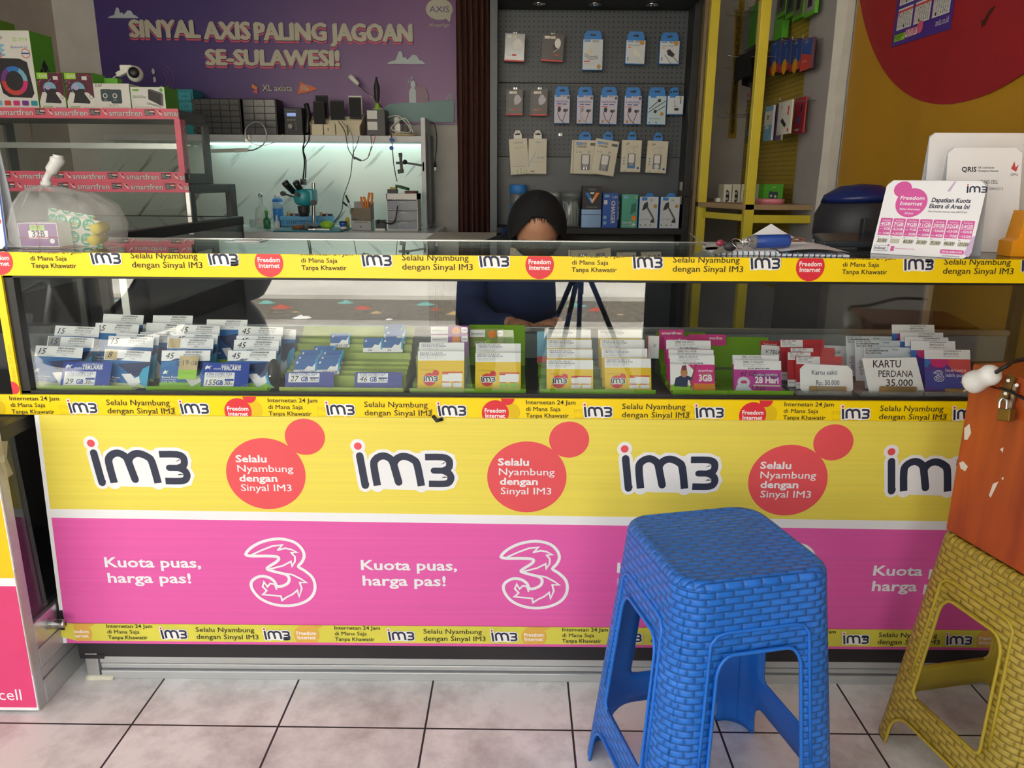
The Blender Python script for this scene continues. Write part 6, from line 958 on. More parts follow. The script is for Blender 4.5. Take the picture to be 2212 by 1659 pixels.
# racks: stepped coloured acrylic under the cards
GRA=C('rack_green','#78a82a',.18,var=.04); GRC=C('rack_clear_green','#a9c46a',.15,alpha=.75,var=.03); GRW=C('rack_worn_green','#a3b65a',.3,var=.15,scale=20)
def rack(key,x0,x1,mt_,label_,back=None,risers=True):
    st=sorted(RACK[key]); zs=[]; ys_=[]
    for y,z,_,_ in st:
        if ys_ and y-ys_[-1]<.012: zs[-1]=min(zs[-1],z); continue
        ys_.append(y); zs.append(z)
    for i in range(len(zs)-2,-1,-1): zs[i]=min(zs[i],zs[i+1])
    c=thing('card_rack',label_,'rack',((x0+x1)/2,.1,CB+.0004)); prof=[(.021,CB+.0005),(.021,CB+.012),(.0228,CB+.012),(.0228,CB+.0014)]; pz=CB+.0014
    for y,z in zip(ys_,zs):
        z=max(z-.0008,pz); prof+=[(y-.004,pz),(y-.004,z)]; pz=z
    ye=ys_[-1]+.03; prof+=[(ye,pz),(ye,CB+.0005)]
    m=MB(); m.prism([(y,z-CB) for y,z in prof],(x1,0,CB),(0,1,0),(0,0,1),x1-x0,mt_); m.build('steps',c)
    if back:
        m=MB(); z0=CB+.0006; m.add([(x0,ye-.055,z0+.03),(x1,ye-.055,z0+.03),(x1,ye+.01,z0+back),(x0,ye+.01,z0+back),(x0,ye-.053,z0+.03),(x1,ye-.053,z0+.03),(x1,ye+.012,z0+back),(x0,ye+.012,z0+back)],[(0,1,2,3),(7,6,5,4),(0,4,5,1),(2,6,7,3),(1,5,6,2),(3,7,4,0)],mt_); m.build('back_plate',c)
xx=lambda px: WY(px,840,.03).x
rack('a',xx(50),xx(292),GRC,'clear pale green stepped rack at the left end of the case'); rack('b',xx(320),xx(580),GRA,'bright green stepped rack holding the 155 GB price card'); rack('c',xx(606),xx(872),GRW,'worn green stepped rack with small blue vouchers',.098); rack('d',xx(886),xx(1003),GRC,'pale green rack holding two yellow cards, left of dark gap'); rack('e',xx(1004),xx(1136),GRA,'green rack with tall back plate holding two yellow cards',.108); rack('f',xx(1166),xx(1415),GRA,'wide green rack holding eight yellow cards'); rack('g',xx(1452),xx(1570),GRA,'green stepped rack holding the pink cards',.09); rack('h',xx(1571),xx(1712),GRA,'green stepped rack holding the magenta cards',.085)
CLB=C('clear_block','#9a9c9a',.2,alpha=.5,var=0)
rack('i',xx(1722),xx(1838),CLB,'clear stepped rack under the red cards'); rack('j',xx(1860),xx(1990),CLB,'clear stepped rack under the white cards'); rack('k',xx(1995),xx(2105),CLB,'clear stepped rack under the coral and blue cards')
# black knob of the sliding latch between racks
m=MB(); a=WY(592,800,.06); m.ball((a.x,.06,CB+.032),.03,BLACK,16,(.42,.7,1)); m.ball((a.x-.002,.04,CB+.03),.004,CHROME,8); m.build('mouse',org=(a.x,.06,CB+.002),label='black rounded computer mouse standing between blue cards and worn rack',cat='mouse')
# ================================================================ on top of the counter
ZT=CT+.0006
c=thing('plastic_bag','knotted clear plastic bag of vouchers on the left end of counter','bag',(-.92,.14,ZT))
BAGM=bpy.data.materials.new('bag_film'); BAGM.use_nodes=True; t=BAGM.node_tree; pb=t.nodes['Principled BSDF']; pb.inputs['Base Color'].default_value=(.9,.9,.88,1); pb.inputs['Roughness'].default_value=.12; pb.inputs['Alpha'].default_value=.28
nz=N(t,'ShaderNodeTexNoise'); nz.inputs['Scale'].default_value=26; nz.inputs['Detail'].default_value=4; nz.inputs['Distortion'].default_value=1.2; bp=N(t,'ShaderNodeBump'); bp.inputs['Strength'].default_value=.6; bp.inputs['Distance'].default_value=.006; t.links.new(nz.outputs['Fac'],bp.inputs['Height']); t.links.new(bp.outputs[0],pb.inputs['Normal'])
o0=V((-.928,.135,ZT)); G=[]; rr=random.Random(8); ring=[(.098,.085,0,.0),(.112,.1,.02,.0),(.114,.1,.05,0),(.1,.09,.082,0),(.072,.066,.103,-.012),(.035,.035,.114,-.03),(.01,.01,.121,-.034),(.007,.008,.127,-.032)]
for k,(rx,ry,z,dx) in enumerate(ring): G.append([o0+V((dx+rx*math.cos(2*PI*j/40)*(1+.05*math.sin(j*2.6+k)*(k>0)),ry*math.sin(2*PI*j/40)*(1+.06*math.sin(j*3.3+k)*(k>0)),z+.0008+.006*math.sin(j*1.9+k)*(0<k<6))) for j in range(40)])
m=MB(); m.grid(G,BAGM,True,True); m.build('film',c)
a=o0+V((-.032,0,.127)); m=MB(); m.tube([a,a+V((.004,0,.012)),a+V((.018,0,.03)),a+V((.03,0,.046)),a+V((.033,0,.056))],[.0085,.007,.012,.014,.010],C('bag_knot','#dfdfde',.3,alpha=.8),10,4); m.ball(a,.010,MATS['bag_knot'],10,(1.2,1,.8)); m.build('knot',c)
def d_ax2(L,W,H): L.rect(W*.3,H*.7,W*.68,H*.92,LIME,1); L.text('CEK DULU',W*.33,H*.76,.006,INK,2,w=W*.3); L.rect(W*.25,H*.34,W*.75,H*.68,LBL,1); L.text('32B',W*.34,H*.42,.012,PNAVY,2,w=W*.34,bold=.03); L.disc(W*.84,H*.24,.005,LBL,1.5)
bx=thing('voucher_box','purple voucher box with lime label inside the clear bag','box',(-.96,.11,ZT+.003)); p0=WY(45,533,.085); p1=WY(122,487,.085)
pack('carton',None,None,p0.x,p1.x,ZT+.003,ZT+.05,.085,.05,PURP,LBL,d_ax2,parent=bx); bx.rotation_euler[2]=0
m=MB(); m.tube([(p0.x,.0835,ZT+.02),(p1.x+.002,.0835,ZT+.022)],.0008,RED,5); m.tube([((p0.x+p1.x)/2,.0835,ZT+.003),((p0.x+p1.x)/2,.0835,ZT+.05)],.0008,RED,5); m.build('rubber_band',bx)
GRS=C('voucher_green','#3fae84',.5); VW=C('voucher_white','#e6e8de',.5); VYL=C('voucher_yellow','#e3cf3c',.5)
for q,(x0,yy,hh,yaw,lb) in enumerate(((-.995,.155,.068,-6,'white voucher sheet with green 3 GB circles, rear one in the clear bag'),(-.965,.14,.056,3,'white voucher sheet with green 3 GB circles, front one in the clear bag'))):
    m=MB(); W=.1; m.box((x0,yy,ZT+.003),(x0+W,yy+.006,ZT+.003+hh),VYL); L=Lay(m,(x0,yy,ZT+.003),(1,0,0),(0,0,1)); L.rect(0,0,W,hh,VW,1); L.clip=(0,0,W,hh)
    for i in range(4):
        for j in range(3): cx,cy=.012+.028*i,.014+.03*j; L.disc(cx,cy,.0128,GRS,2); L.text('3 GB',cx-.008,cy+.001,.0055,LBL,3,w=.016,bold=.02); L.rect(cx-.006,cy-.0035,cx+.008,cy-.0008,VYL,3); L.rect(cx-.006,cy-.0075,cx+.006,cy-.0048,LBL,3)
    o=m.build('voucher_sheet',org=(x0+W/2,yy,ZT+.003),label=lb,cat='voucher',group='voucher sheets in the bag'); o.rotation_euler=(rad(-10),rad(9),rad(yaw))
for x,z,lb in ((-.858,.035,'yellow rolled voucher edge, upper one at right in the bag'),(-.866,.012,'yellow rolled voucher edge, lower one at right in the bag')): m=MB(); m.lathe([(.0105,0),(.0115,.012),(.0115,.05),(.0095,.05),(.0095,.002)],VYL,(x,.11,ZT+z+.002),(-.1,1,.05),n=18); m.build('voucher_roll',org=(x,.11,ZT+z),label=lb,cat='voucher')
# tent calendars
def tent(o,e,W,Hh,back,foot,name,label_,draw,cat):
    o=V(o); e=V(e).normalized(); bk=V((-e.y,e.x,0)); 
    if bk.y<0: bk=-bk
    top=V((0,0,Hh))+bk*back; u=top.normalized(); c=thing(name,label_,cat,tuple(o+e*W/2+bk*foot/2)); m=MB(); n=e.cross(u); hl=top.length
    m.prism([(0,0),(W-.012,0),(W,.012),(W,hl-.012),(W-.012,hl),(.012,hl),(0,hl-.012)],o,e,u,.0016,LBL); L=Lay(m,o,e,u,.00022); draw(L,W,hl); m.build('front_panel',c)
    m=MB(); b0=o+bk*foot; ub=(o+top-b0); hb=ub.length; ub.normalize(); nb=e.cross(ub); m.prism([(0,0),(W,0),(W,hb-.008),(W-.01,hb),(.01,hb),(0,hb-.008)],b0,e,ub,.0016,C('card_back','#c9ced6')); m.build('back_panel',c); return c
def d_cal(L,W,H):
    PK=C('calendar_pink','#dc5aa8'); L.disc(W*.18,H*.88,.017,PK,1,n=30); L.disc(W*.3,H*.7,.0295,PK,1,n=40,ry=.031); 
    for s,y,h,w in (('Freedom',.74,.0078,.045),('Internet',.665,.0078,.041),('Bebas Internetan',.6,.0042,.038),('24 jam',.545,.0042,.016)): L.text(s,W*.3,H*y,h,LBL,2,w=w,al='c',bold=.015,shear=.1)
    L.text('Dapatkan Kuota',W*.5,H*.715,.0088,NAVY,2,w=W*.38,bold=.025,shear=.12); L.text('Ekstra di Area Ini',W*.49,H*.635,.0088,NAVY,2,w=W*.39,bold=.025,shear=.12); L.text('Paket Freedom Internet masa aktif 30 hari',W*.49,H*.58,.0038,NAVY,2,w=W*.38,shear=.12); im3(L,W*.82,H*.85,.0115,1,NAVY,False); L.poly([(W*.63,H*.86),(W*.68,H*.99),(W*.7,H*.99),(W*.66,H*.86)],C('calendar_lilac','#cfb6dc'),1)
    for i,(a,b,c_,p) in enumerate((('4GB','3GB','1GB','25.000'),('7GB','5,5GB','1,5GB',''),('9GB','7GB','2GB','40.000'),('11GB','9GB','2GB','50.000'),('20GB','16GB','4GB','75.000'),('32GB','25GB','7GB','98.000'),('54GB','42GB','12GB','120.000'))):
        x=W*(.025+.136*i); L.rrect(x,H*.25,x+W*.126,H*.485,.002,PK,1); L.text('Total Kuota',x+W*.063,H*.445,.0035,LBL,2,al='c',w=W*.085); L.text(a,x+W*.063,H*.385,.0072,LBL,2,al='c',bold=.02,maxw=W*.11); L.rect(x+.001,H*.372,x+W*.125,H*.376,LBL,2); L.text(b,x+W*.12,H*.325,.0048,LBL,2,al='r',bold=.02); L.text(c_,x+W*.12,H*.265,.0048,LBL,2,al='r',bold=.02); L.rect(x+W*.01,H*.335,x+W*.04,H*.34,LBL,2); L.rect(x+W*.01,H*.275,x+W*.04,H*.28,LBL,2)
        L.rect(x+W*.015,H*.15,x+W*.11,H*.21,PCREAM,1); L.text('Rp',x+W*.01,H*.222,.0025,NAVY,1); 
        if p: L.text(p,x+W*.01,H*.16,.0062,INK,2,w=W*.105,shear=.25,bold=.01)
    L.rrect(W*.02,H*.04,W*.17,H*.115,.002,NAVY,1); L.rrect(W*.022,H*.044,W*.168,H*.111,.002,LBL,1.4); L.text('indosat',W*.03,H*.06,.006,NAVY,2,w=W*.12,bold=.02); L.disc(W*.17,H*.12,.002,PK,2); L.rrect(W*.2,H*.045,W*.235,H*.11,.001,PK,1); L.text('Syarat dan ketentuan berlaku',W*.245,H*.075,.003,PK,2,w=W*.2); L.rrect(W*.7,H*.05,W*.93,H*.105,.003,PK,1); L.text('Beli dan aktifkan di sini!',W*.72,H*.066,.0038,LBL,2,w=W*.19,bold=.02); L.text('im3.id/freedominternet',W*.73,H*.015,.003,NAVY,2,w=W*.17); L.poly([(W*.98,H*.02),(W*.93,H*.06),(W*.97,H*.28),(W,H*.3),(W,.014)],MATS['calendar_lilac'],1)
tent((.742,.119,ZT),(.764,-.645,0),.182,.146,.06,.1,'tent_calendar','white and pink tent price list with seven columns on the counter',d_cal,'price list')
tent((-1.172,.085,ZT),(.99,-.14,0),.16,.27,.012,.038,'tent_sheet','white folded sheet standing at far left end of the counter',lambda L,W,H:(L.rect(W-.004,0,W,H,BLUEINK,1),L.disc(W-.012,H*.3,.006,RED,1),L.disc(W-.012,H*.2,.006,RED,1)),'sheet')
# acrylic holders
CLE=glassmat('acrylic','#f6f8f8')
def d_qr(L,W,H):
    L.text('QRIS',W*.2,H*.77,.0098,INK,2,w=W*.2,bold=.02); L.text('QR Code Standar',W*.42,H*.80,.0038,INK,2,w=W*.22,bold=.01); L.text('Pembayaran Nasional',W*.42,H*.77,.0038,INK,2,w=W*.27,bold=.01); L.poly([(W*.86,H*.80),(W*.9,H*.87),(W*.92,H*.81),(W*.96,H*.84),(W*.93,H*.77)],RED,2); L.text('GPN',W*.86,H*.73,.0055,INK,2,w=W*.09); L.text('AGUNG CELL',W*.56,H*.655,.0072,INK,2,w=W*.28,al='c',bold=.02); L.text('NMID : ID1023286462115',W*.56,H*.595,.0058,MIDG,2,w=W*.42,al='c'); L.poly([(0,H*.36),(W*.1,H*.42),(W*.1,H*.3)],RED,1)
tent((.925,.185,ZT),(.965,-.2,0),.145,.215,.055,.075,'sheet_holder','clear acrylic holder with white payment sheet behind the tent price list',d_qr,'holder')
tent((.93,.285,ZT),(.99,-.06,0),.23,.25,.03,.05,'sheet_holder','larger plain white sheet in clear sleeve behind the payment sheet',lambda L,W,H:None,'holder')
m=MB(); OT=C('orange_plastic','#f2a01c',.35); x0=.995; m.prism([(0,0),(.15,0),(.15,.03),(.11,.036),(.07,.036),(.05,.085),(.02,.09),(.012,.036),(0,.03)],(x0,.105,ZT),(1,0,0),(0,0,1),-.045,OT); m.lathe([(.03,0),(.031,.001),(.031,.02),(.03,.021)],C('tape_core','#d9a860',.3),(x0+.095,.117,ZT+.058),(0,1,0),n=24); m.build('tape_dispenser',org=(x0+.07,.12,ZT),label='orange tape dispenser at the right end of the counter',cat='tape dispenser',bevel=.003)
# notebook, keys, remote
c=thing('notebook','open spiral notebook with curled pages in front of the keys','notebook',(.53,.16,ZT)); NP=C('paper_lined','#e6e6ea',.6,var=.03); NB=C('notebook_blue','#3f86b8',.5)
e=V((.99,-.12,0)).normalized(); bk=V((.12,.99,0)).normalized(); o=V((.40,.055,ZT))
m=MB(); m.obox(o,e*.26,bk*.19,V((0,0,.004)),NP); L=Lay(m,o+V((0,0,.004)),e,bk); [L.rect(.01,.01+.012*k,.25,.0108+.012*k,GREYT,1) for k in range(15)]; m.obox(o+e*.008+bk*.004+V((0,0,.004)),e*.118,bk*.18,V((0,0,.004)),NP); m.build('lower_pages',c)
m=MB(); G=[[o+e*(.13+.13*j/8)+bk*(.19*i/6)+V((0,0,.0085+.006*math.sin(PI*j/8)*(1+.3*i/6))) for j in range(9)] for i in range(7)]; m.grid(G,NP); m.build('right_pages',c)
m=MB(); G=[[o+e*(-.012+.05*i/6-.02*j/8)+bk*(.06+.15*j/8)+V((0,0,.006+.026*(1-i/6)**2*(.4+.6*j/8))) for j in range(9)] for i in range(7)]; m.grid(G,NP); m.build('curled_page',c)
m=MB(); G=[[o+e*(.07+.13*i/8+.02*math.sin(j*.5))+bk*(.13+.03*j/6-.02*abs(i-4)/4)+V((0,0,.009+.045*(j/6)*(1-abs(i-4)/4.6))) for j in range(7)] for i in range(9)]; m.grid(G,NP); m.build('raised_page',c)
m=MB(); 
for k in range(24): p=o+e*(.004+.0105*k)+V((0,0,.004)); m.tube([p+bk*.003+V((0,0,.003)),p-bk*.004+V((0,0,.002)),p-bk*.003+V((0,0,-.003)),p+bk*.003+V((0,0,-.0035))],.0011,NB if k%2 else PNAVY,5,2)
m.build('spiral',c)
c=thing('car_remote','blue and grey remote fob resting on the open notebook','remote',(.52,.09,ZT+.03)); a=WY(1628,522,.085); b=WY(1705,520,.085); r=.0135; m=MB(); m.tube([a,a+(b-a)*.06,a+(b-a)*.94,b],[.0115,.0135,.0135,.012],C('remote_blue','#24479a',.35),14); m.build('body',c); m=MB(); m.tube([a-V((.012,0,.0)),a,a+V((.004,0,0))],[.009,.0135,.0142],PLG,14); m.build('end_cap',c)
c=thing('key_bunch','bunch of keys on rings with dark and red tags on the notebook','keys',(.46,.08,ZT+.01)); w=lambda x,y: WY(x,y-1,.043)
def ringm(m,ctr_,r,ax): m.tube([ctr_+(frame_of(V(ax))[0]*math.cos(k*PI/9)+frame_of(V(ax))[1]*math.sin(k*PI/9))*r for k in range(19)],.0011,CHROME,6)
m=MB(); ringm(m,w(1594,527),.013,(.3,-.6,.7)); ringm(m,w(1612,523),.008,(.1,-1,.2)); m.tube([w(1604,524),w(1628,523)],.0022,CHROME,6); m.build('ring',c)
m=MB(); m.ball(w(1577,533),.0125,PBLACK,12,(1.1,.6,.8)); m.build('dark_tag',c); m=MB(); m.ball(w(1556,526),.008,C('tag_red','#8a2f48',.4),10,(1.1,.6,.9)); m.build('red_tag',c)
for i,(x0,y0,x1,y1) in enumerate(((1565,533,1518,540),(1572,540,1540,548),(1550,538,1524,537))): m=MB(); m.bar(w(x0,y0),w(x1,y1),.0022,.006,C('key_steel','#8f8c86',.3,.9)); m.cyl(w(x0,y0)+V((0,-.001,0)),w(x0,y0)+V((0,.0015,0)),.007,.007,MATS['key_steel'],12); m.build('key',c)
m=MB(); w2=lambda x,y: WY(x,y,.1); m.tube([w2(1706,520),w2(1728,521),w2(1736,518),w2(1728,514),w2(1708,516)],.0022,C('copper','#a8755a',.3,.8),7,3); m.build('key_loop',c)
# flat packet, bottle, bag behind
m=MB(); a=WZ(1722,528,ZT+.002); b=WZ(1868,520,ZT+.002); m.obox((.69,.24,ZT),(.17,-.02,.004),(.012,.1,.012),(0,0,.014),C('packet_dark','#30363c',.25)); m.build('flat_packet',org=(.77,.28,ZT),label='flat dark packet in clear wrap behind the notebook',cat='packet',bevel=.004)
m=MB(); a=WY(1877,532,.34); m.box((.815,.33,ZT),(.845,.352,ZT+.06),PBLACK); m.build('black_box',org=(.83,.34,ZT),label='small upright black box beside the green bottle',cat='box',bevel=.002)
c=thing('green_bottle','green bottle with copper and pink cap behind the tent price list','bottle',(.868,.315,ZT)); m=MB(); m.lathe([(.02,0),(.021,.004),(.021,.048),(.013,.056)],C('bottle_bright_green','#2f9a46',.3),(.868,.315,ZT)); L=Lay(m,(.852,.2935,ZT+.03),(1,0,0),(0,0,1)); L.text('NON ACID',.002,.008,.007,LBL,1,w=.028); L.text('PERFECT',.002,-.004,.007,LBL,1,w=.028); m.build('body',c)
m=MB(); m.lathe([(.0125,.0),(.0125,.026),(.012,.028)],MATS['copper'],(.868,.315,ZT+.056)); m.build('cap',c)
m=MB(); bb=WY(1868,485,.62); m.lathe([(.1,0),(.115,.05),(.112,.1),(.09,.14),(.05,.165),(.0,.17)],PBLACK,(.94,.64,.905),(-.05,0,1),n=28); m.build('shell',thing('helmet','black helmet with dark blue top behind the green bottle','helmet',(.94,.64,.905))); hp=bpy.data.objects['helmet']; m=MB(); m.lathe([(.093,.139),(.098,.13),(.09,.15),(.05,.172),(.0,.177)],C('helmet_blue','#1f2c66',.3),(.94,.64,.905),(-.05,0,1),n=28); m.build('blue_top',hp)
m=MB(); m.box((.8,.5,.0),(1.1,.85,.9045),C('stand_dark','#4a4742')); m.build('side_table',org=(.95,.68,0),label='dark side table behind the counter carrying the black helmet',cat='table')
m=MB(); a=WY(1840,418,.95); b=WY(1935,452,.95); m.prism([(0,-.2),(.16,-.2),(.16,.0),(.02,.0),(0,-.012)],(a.x,.95,a.z),(1,0,0),(0,0,1),.02,C('chair_red','#8f2028',.4)); L=Lay(m,(a.x,.95,a.z),(1,0,0),(0,0,1)); L.poly([(.03,-.05),(.05,-.025),(.075,-.02),(.09,-.05)],LBL,1); L.poly([(.11,-.045),(.13,-.02),(.158,-.025),(.158,-.05)],LBL,1); m.box((a.x+.02,.95,0),(a.x+.05,.99,a.z-.19),MATS['chair_red']); m.box((a.x+.11,.95,0),(a.x+.14,.99,a.z-.19),MATS['chair_red']); m.build('chair_back',org=(a.x+.08,.96,0),label='red chair back with white print behind the black helmet',cat='chair')

m=MB(); a=WZ(455,529,ZT); b=WZ(556,524,ZT); m.box((a.x,.28,ZT),(b.x,.345,ZT+.0012),C('sheet_clear','#cfd6da',.15)); m.box((a.x+.02,.285,ZT+.0013),(b.x-.01,.335,ZT+.0022),PWHITE); m.build('clear_sheet',org=(a.x,.3,ZT),label='thin pale plastic sheets lying flat at the rear edge of the glass top',cat='sheet')
c=thing('low_table','cream topped table just left of the person with black head scarf','table',(-.2,1.7,0)); zt=.862; m=MB(); m.box((-.34,1.5,zt-.025),(-.07,1.92,zt),C('cream_top','#cfc9ba',.5)); m.build('top',c,bevel=.002)
for x,y in ((-.33,1.51),(-.105,1.51),(-.33,1.88),(-.105,1.88)): MB().box((x,y,0),(x+.025,y+.025,zt-.025),DARK).build('leg',c)
a=WY(11,46,1.8); MB().box((-2.08,1.75,1.6285),(a.x,1.86,a.z),C('dark_lime','#6f9a2a')).build('carton_box',org=(-2.03,1.8,1.6285),label='dark lime carton lying on top of the tall speaker box',cat='box',bevel=.002)
# ================================================================ woven plastic stools
def weave_mat(name,col,bw=.031,bh=.0112):
    m=bpy.data.materials.new(name); m.use_nodes=True; t=m.node_tree; L=t.links.new; p=t.nodes['Principled BSDF']; uv=N(t,'ShaderNodeUVMap'); s=N(t,'ShaderNodeSeparateXYZ'); L(uv.outputs[0],s.inputs[0])
    def M(op,a,b=None,c=None):
        n=N(t,'ShaderNodeMath',operation=op)
        for i,x in enumerate((a,b,c)):
            if x is None: continue
            if isinstance(x,(int,float)): n.inputs[i].default_value=x
            else: L(x,n.inputs[i])
        return n.outputs[0]
    y=M('DIVIDE',s.outputs[1],bh); fy=M('FRACT',y); row=M('FLOOR',y); off=M('MULTIPLY',M('MODULO',M('ABSOLUTE',row),2),.5); x=M('ADD',M('DIVIDE',s.outputs[0],bw),off); fx=M('FRACT',x)
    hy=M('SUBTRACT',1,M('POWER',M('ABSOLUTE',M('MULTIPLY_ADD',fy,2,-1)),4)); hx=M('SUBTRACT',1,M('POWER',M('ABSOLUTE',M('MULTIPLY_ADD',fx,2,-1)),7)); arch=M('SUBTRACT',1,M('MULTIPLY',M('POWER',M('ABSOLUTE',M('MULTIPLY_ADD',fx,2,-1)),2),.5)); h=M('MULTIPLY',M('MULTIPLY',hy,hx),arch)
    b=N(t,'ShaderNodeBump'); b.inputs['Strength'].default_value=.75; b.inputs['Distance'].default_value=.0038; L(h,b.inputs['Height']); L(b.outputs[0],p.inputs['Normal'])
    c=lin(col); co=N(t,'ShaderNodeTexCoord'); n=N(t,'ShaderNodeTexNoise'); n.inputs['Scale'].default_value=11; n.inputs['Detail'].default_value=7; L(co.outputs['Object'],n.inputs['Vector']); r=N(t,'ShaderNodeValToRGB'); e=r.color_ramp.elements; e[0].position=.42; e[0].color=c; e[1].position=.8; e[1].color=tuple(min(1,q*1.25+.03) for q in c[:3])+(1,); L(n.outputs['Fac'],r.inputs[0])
    g=N(t,'ShaderNodeMix',data_type='RGBA'); L(h,g.inputs[0]); g.inputs[6].default_value=tuple(q*.68+.003 for q in c[:3])+(1,); L(r.outputs[0],g.inputs[7]); L(g.outputs[2],p.inputs['Base Color']); p.inputs['Roughness'].default_value=.36; return m  # shade of the weave gaps put into the colour, on top of the bump
def stool(name,label_,cx,cy,ang,h,t,b,mt_,plain,weave_top=True):
    rc=.046; P=[];UV=[];F=[];FM=[]
    def pos(k,s,a,z):
        q=a-rc; sg=1 if s>=0 else -1; d=abs(s)*a
        if d<=q: x,y=s*a,-a
        else:
            th=(d-q)/rc*PI/4; x=sg*(q+rc*math.sin(th)); y=-(q+rc*math.cos(th))
        for _ in range(k): x,y=-y,x
        return (x,y,z)
    v1,v2,v3=.215,.70,.83; r_=.045
    def wopen(v):
        if v1<=v<=v2:
            w=.50+.03*(v-v1)/(v2-v1)
            if v<v1+r_*1.6: w-=.17*(1-math.sqrt(max(0,1-(1-(v-v1)/(r_*1.6))**2)))
            if v>v2-.03: w-=.09*(1-math.sqrt(max(0,1-(1-(v2-v)/.03)**2)))
            return w
        if v>=v3:
            w=.70
            if v<v3+.09: w-=.24*(1-math.sqrt(max(0,1-(1-(v-v3)/.09)**2)))
            return w
        return .55
    rows=[0,.012,.03,.06,.1,.14,.18,v1]+[v1+r_*1.6*q for q in (.06,.2,.45,.75,1)]+[.36,.44,.52,.6,v2-.03,v2-.02,v2-.01,v2-.003,v2,.72,.75,.78,v3]+[v3+.09*q for q in (.06,.2,.45,.75,1)]+[.93,.97,1]
    cols=[-1,-.97,-.94,-.9,-.86,-.8,-.74]; mid=[-.8,-.5,-.2,0,.2,.5,.8]
    def srow(v):
        w=wopen(v); L_=[-1+(1-w)*q for q in (0,.06,.12,.2,.32,.5,.72,1)]; return L_+[w*q for q in mid]+[-x for x in L_[::-1]]
    for k in range(4):
        base=len(P); nc=len(srow(0))
        for v in rows:
            a=t+(b-t)*(v+.12*max(0,v-.93)); z=h*(1-v) if v>0 else h; z=(h-.012)*(1-v)
            for s in srow(v): P.append(pos(k,s,a,z)); UV.append((s*a+k*.3,z))
        for i in range(len(rows)-1):
            va=(rows[i]+rows[i+1])/2
            for j in range(nc-1):
                op=7<=j<=14-1+0 and (v1<va<v2 or va>v3)
                if 7<=j<nc-8 and (v1<va<v2 or va>v3): continue
                q=base+i*nc+j; F.append((q,q+nc,q+nc+1,q+1)); FM.append(0)
    # rolled rim and woven top
    prof=[(t,h-.012),(t-.0015,h-.007),(t-.005,h-.0025),(t-.011,h),(t-.016,h-.0015)]; ss=[-1+2*i/16 for i in range(16)]
    nr=len(ss)*4; st=len(P)
    for a,z in prof+[((t-.016)*q,h-.0015) for q in (.8,.6,.4,.2,.02)]:
        for k in range(4):
            for s in ss:
                rr0=rc; p=pos(k,s,t,z); f=a/t; P.append((p[0]*f,p[1]*f,z)); UV.append((p[0]*f,p[1]*f))
    n=len(prof)+5
    for i in range(n-1):
        for j in range(nr): F.append((st+i*nr+j,st+i*nr+(j+1)%nr,st+(i+1)*nr+(j+1)%nr,st+(i+1)*nr+j)); FM.append(0 if i>=4 else 0)
    F.append(tuple(st+(n-1)*nr+j for j in range(nr))); FM.append(0)
    # raised beads around the openings
    mb=MB(); 
    for k in range(4):
        def bead(pts,r): mb.tube([pos(k,s,(t+(b-t)*v)+.0005,(h-.012)*(1-v)) for s,v in pts],r,plain,6)
        vs=[v for v in rows if v1<=v<=v2]; L_=[(wopen(v),v) for v in vs]; bead([(-s,v) for s,v in L_[::-1]]+L_+[(-L_[-1][0],v2)],.0032)
        up=[(.60+.03*q,v1-.07+.52*q) for q in (0.05,.12,.3,.6,.93)]; bead([(-s,v) for s,v in up[::-1]]+[(-.53,v1-.068),(-.43,v1-.075),(.43,v1-.075),(.53,v1-.068)]+up,.0028)
        vs=[v for v in rows if v>=v3]; L_=[(wopen(v),v) for v in vs]; bead([(-s,v) for s,v in L_[::-1]]+L_,.003)
    me=bpy.data.meshes.new(name); o0=len(P); P2=P+[tuple(v) for v in mb.v]; me.from_pydata(P2,[],F+[[i+o0 for i in f] for f in mb.f]); me.materials.append(mt_); me.materials.append(plain)
    nf=len(F); me.polygons.foreach_set('material_index',FM+[1]*len(mb.f)); me.polygons.foreach_set('use_smooth',[True]*len(me.polygons))
    uvl=me.uv_layers.new(name='UVMap'); UV2=UV+[(0,0)]*len(mb.v)
    for l in me.loops: uvl.data[l.index].uv=UV2[l.vertex_index]
    o=bpy.data.objects.new(name,me); COL.objects.link(o); o.location=(cx,cy,.0005); o.rotation_euler[2]=ang
    sd=o.modifiers.new('s','SOLIDIFY'); sd.thickness=.0035; sd.offset=-1; sd.material_offset=1
    return tag(o,label_,'stool')
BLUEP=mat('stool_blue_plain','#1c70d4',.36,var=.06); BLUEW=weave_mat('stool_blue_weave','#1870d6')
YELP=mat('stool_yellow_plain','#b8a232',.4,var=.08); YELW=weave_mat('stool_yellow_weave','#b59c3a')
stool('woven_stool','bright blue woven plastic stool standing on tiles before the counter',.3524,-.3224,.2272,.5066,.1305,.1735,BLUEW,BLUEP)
YA=rad(11.5); YR=V((math.cos(YA),math.sin(YA),0)); YF_=V((math.sin(YA),-math.cos(YA),0)); YH=.462; yc=V((.802,-.178,0))+(YR+YF_)*.119
stool('woven_stool','dusty yellow woven plastic stool under the orange wooden box',yc.x,yc.y,YA,YH,.128,.169,YELW,YELP)
